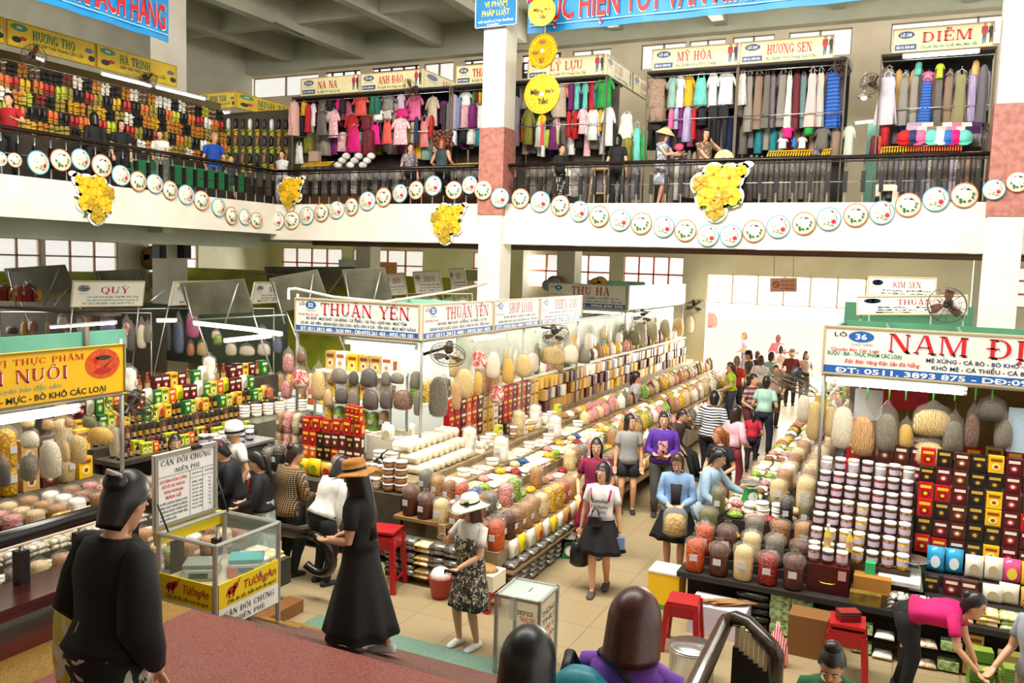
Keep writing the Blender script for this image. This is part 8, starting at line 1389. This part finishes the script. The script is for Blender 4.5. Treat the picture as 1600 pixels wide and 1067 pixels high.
# -- lower right
pk = person('woman in bright pink T-shirt bending over the stacked packs', (.08, 8.5, 0), 80, 1.52, 1.38, head=(0, -25), hl=(.14, -.62, .42, 0), hr=(-.2, -.66, .5, 0), fl=(.12, .05), fr=(-.12, -.05), top=('tee', '#d8126e', .9), bottom=('pants', '#0d0c0f'), hair=('bun', '#120c0b', .1), fine=.008, build_=1.1)
gw = person('woman in green top looking down, head and shoulders at the bottom edge', hz_(1302, 990, 1.6), 12, 1.58, .1, head=(-14, 26), hl=(.15, -.2, .9), hr=(-.15, -.2, .9), top=('long', '#12542c', .9), hair=('topknot', '#140d0b', .08), fine=.007)
person('woman in grey T-shirt cut off by the right edge', hz_(1640, 915, 1.58), -55, 1.56, .1, head=(-8, 8), hl=(.2, -.15, .85), hr=(-.2, -.25, .9), top=('tee', '#a9b0ba', .9), hair=('short', '#17100d', .1), bottom=('pants', '#7a6a58'), fine=.009, build_=1.15)
ph = atz(985, 937, 2.6); pu = person('woman in purple T-shirt with turquoise backpack, head from behind', (ph.x, ph.y + .02, 1.0), 176, 1.6, .05, head=(6, 4), top=('tee', '#8a4fc4', .9), hair=('long', '#34120b', .1), fine=.007, build_=1.15, hv=1.22)
q = atz(826, 992, 2.56); person('head with smooth black hair at the bottom edge, seen from behind', (q.x, q.y - .02, 1.0), 190, 1.56, .05, top=('tee', '#17161a', .9), hair=('long', '#0b0909', .2), fine=.008, hv=1.2)
r = thing('backpack', 'turquoise backpack on the shoulder of the woman in purple', 'backpack', pu['up']((.12, .2, 1.18)), radians(176)); MB().loft([[(q_ * .15 * cos(t), q_ * .1 * sin(t), z) for t in [2 * pi * j / 18 for j in range(18)]] for z, q_ in ((-.25, .8), (-.2, 1), (.0, 1), (.1, .85), (.16, .4))]).build('body', M('#1796ac', .45, 'mottle', '#12788c', 6), r); MB().loft([[(q_ * .11 * cos(t), .07 + q_ * .06 * sin(t), z) for t in [2 * pi * j / 14 for j in range(14)]] for z, q_ in ((-.22, .8), (-.18, 1), (-.05, 1), (-.0, .6))]).build('pocket', M('#12788c', .45), r); MB().tube([(.08, -.1, -.1), (.09, -.16, .08), (.1, -.1, .17), (.08, .0, .1)], .022, 6, flat=.4).build('strap', M('#1a1c20', .5), r)
m = MB().tube([pu['up']((-.12, .13, 1.0)), pu['up']((-.1, .1, 1.26)), pu['up']((.02, .1, 1.345)), pu['up']((.12, .02, 1.36)), pu['up']((.14, -.1, 1.2))], .026, 6, flat=.3); tag(m.build('shoulder_strap', M('#3a4048', .6)), 'grey strap across the back of the woman in purple', 'strap')
# -- left side shoppers
person('man in maroon cap and dark jacket bending over the goods', (-7.6, 7.95, 0), -40, 1.62, .25, head=(-15, 22), hl=(.1, -.26, .95), hr=(-.12, -.26, .95), top=('jacket', '#14161c', .82), hair=('short', '#120e0c', .1), hat=('cap', '#5a1a20', 0), fine=.01, build_=1.25); 
c7 = person('girl with glasses and ponytail in black cardigan and pale skirt', (-6.95, 7.75, 0), -60, 1.56, .1, head=(-10, 16), hl=(.12, -.28, .96), hr=(-.1, -.26, .98), top=('long', '#121016', .88), bottom=('skirt', ('#d8d8c4', .8, 'floral', '#8f9a88', 30), .2, .18), hair=('pony', '#0f0b0a', .1), fine=.01)
tag(MB().tube([c7['up']((.1, -.13, 1.3)), c7['up']((0, -.17, 1.12)), c7['up']((-.14, -.12, .95))], .01, 5).build('bag_strap', M('#c2243a', .5)), 'red strap across the girl in black cardigan', 'strap')
person('person in white motorbike helmet behind the capped man', (-8.1, 9.0 - .45, 0), -30, 1.66, .1, top=('tee', '#e2ddd2', .88), hair=None, hat=('helmet', 0, 0), fine=.012)
person('shopper in black and tan plaid shirt, back turned', (-6.78, 7.98, 0), 165, 1.62, .1, head=(-18, 12), hl=(.16, -.24, 1.0), hr=(-.16, -.24, 1.0), top=('long', ('#17140f', .85, 'plaid', '#b08d5c', 13), .78), bottom=('pants', '#12110f'), hair=('bun', '#21130d', .08), fine=.009, build_=1.32)
person('woman in white long-sleeved top bending to the corner stall', (-6.25, 7.95, 0), 160, 1.56, .42, head=(10, 10), hl=(.14, -.3, 1.02), hr=(-.18, -.1, .72), top=('long', '#e9e5dd', .86), bottom=('pants', '#0f0e10'), hair=('bob', '#0f0b0a', .14), fine=.009, build_=1.28)
person('clerk in navy printed T-shirt behind the left tray stall', (-8.45, 7.75, 0), 60, 1.6, .1, hl=(.16, -.3, 1.05), top=('tee', ('#141c34', .8, 'blotch', '#3a4a7a', 8), .88), hair=('short', '#120e0c', .1), fine=.012)
# -- upstairs
def upp(lb, px, py, hh, rz, tp, bt, hr_, y=None, x=None, zf=5.2, **k):
    t_ = V((0, 0, 0)); p = aty(px, py, y) if y is not None else atx(px, py, x); p.z = zf; return person(lb, p, rz, hh, top=tp, bottom=bt, hair=hr_, fine=k.pop('fine', .013), **k)
U = 17.95
upp('woman in conical hat and white flowered dress on the balcony', 1037, 196, 1.62, 78, ('dress', ('#ece8e0', .8, 'floral', '#8a8f98', 14), .9), ('dress', ('#ece8e0', .8, 'floral', '#8a8f98', 14), .45, .1), ('long', '#3a1d12', .3), U, hat=('cone', '#e3d2a0', 0), hl=(.08, -.42, 1.08), hr=(-.05, -.38, 1.1), fine=.011, head=(0, 14))
tag(MB().ball(aty(1061, 230, U - .05), .09, 8, 6, (1.2, .5, .9)).build('red_cloth', M('#d83a5c', .6)), 'small red purse held by the woman in conical hat', 'purse')
h2 = upp('long-haired woman in beige blouse holding a conical hat', 1103, 198, 1.6, 20, ('tee', ('#b59a80', .8, 'floral', '#6b4f3c', 18), .88), ('shorts', '#efe9e2'), ('long', '#150d0b', .3), U, hl=(.16, -.2, 1.28), hr=(.1, -.3, .9), fine=.011, head=(12, 4))
m = MB(); m.loft([[(rr * cos(t), -d, rr * sin(t)) for t in [2 * pi * j / 24 for j in range(24)]] for rr, d in ((.2, 0), (.1, .06), (.003, .11), (.09, .05), (.19, -.005))], True, False); o = m.build('conical_hat', M('#e3d2a0', .6, 'mottle', '#c9b078', 20)); o.location = aty(1131, 249, U - .3); tag(o, 'plain conical hat held against the railing by the long-haired woman', 'hat')
upp('woman in black T-shirt with bobbed hair, back turned, upstairs', 966, 218, 1.56, 180, ('tee', '#121113'), ('pants', '#171618'), ('bob', '#0d0b0b', .1), U)
upp('older woman in black top seated by the gold coins', 878, 218, 1.5, 60, ('tee', '#17151a'), ('skirt', ('#efe9dc', .8, 'dots', '#1a1818', 24), .35, .2), ('bun', '#1a1310', .1), 18.0, zf=5.1, hl=(.05, -.34, 1.05))
upp('woman with curly red-brown hair in grey tank top, back turned', 692, 207, 1.64, 172, ('tank', '#34464a', .85), ('pants', '#17161a'), ('long', '#6b3418', .12), U, build_=1.15, hl=(.3, -.2, .95), hr=(-.3, -.1, .95))
m = MB(); [m.ball(aty(692 + rnd.uniform(-14, 14), 217 + rnd.uniform(-12, 14), U + .0), .07, 7, 5) for i in range(26)]; tag(m.build('curly_hair', M('#6b3418', .5, 'noodle', '#3a1a0c', 30)), 'mass of red-brown curls on the woman in grey tank top', 'hair')
upp('woman in grey flowered T-shirt looking at clothes upstairs', 641, 221, 1.55, 60, ('tee', ('#b9b0b4', .8, 'floral', '#6a5f68', 20)), ('pants', '#1b1a20'), ('pony', '#140e0c', .1), U)
upp('girl in white T-shirt with folded arms at the balcony corner', 441, 234, 1.5, 10, ('tee', '#efece6'), ('pants', '#c9c3ba'), ('bun', '#17100d', .1), 18.0, hl=(-.08, -.2, 1.05), hr=(.08, -.2, 1.02))
upp('man in bright blue T-shirt with cropped hair at the railing', 334, 190, 1.7, 60, ('tee', '#1450b8', .8), ('pants', '#3f4450'), ('short', '#8a7560', .1), x=-16.15, skin=M('#d99a74', .5, name='ruddy_skin'), build_=1.1, head=(10, 20), hl=(.15, -.25, .95))
upp('woman with bobbed hair and black top facing out over the left railing', 189, 197, 1.55, 70, ('tee', '#17151a'), ('pants', '#191820'), ('bob', '#0f0b0a', .1), x=-16.0, fine=.012)
upp('person in black with dark hair, back turned, left balcony', 147, 187, 1.6, -100, ('long', '#131112'), ('pants', '#161518'), ('bob', '#0d0a09', .12), x=-16.0)
upp('person in red shirt leaning on the railing at far left', 14, 160, 1.62, 30, ('tee', '#b3121a'), ('pants', '#1d1b20'), ('short', '#100c0b', .1), x=-15.9, hl=(.25, -.32, 1.1))
upp('man in white shirt leaning his arms on the left railing', 252, 223, 1.5, 40, ('tee', '#e3ddd2'), ('pants', '#8a8680'), ('short', '#15100d', .1), x=-15.85, lean=.35, hl=(.1, -.38, 1.0), hr=(-.12, -.38, 1.0))
upp('fair-haired child sitting behind the left railing', 361, 246, 1.15, 60, ('tee', '#3a3a44'), ('shorts', '#4a4a52'), ('bob', '#b98a4a', .1), x=-15.9)
dg = None
bpy.context.view_layer.update(); dg = bpy.context.evaluated_depsgraph_get()
for b in BODIES:
    me = bpy.data.meshes.new_from_object(b.evaluated_get(dg)); b.modifiers.clear(); b.data = me
    me.polygons.foreach_set('use_smooth', [True] * len(me.polygons))
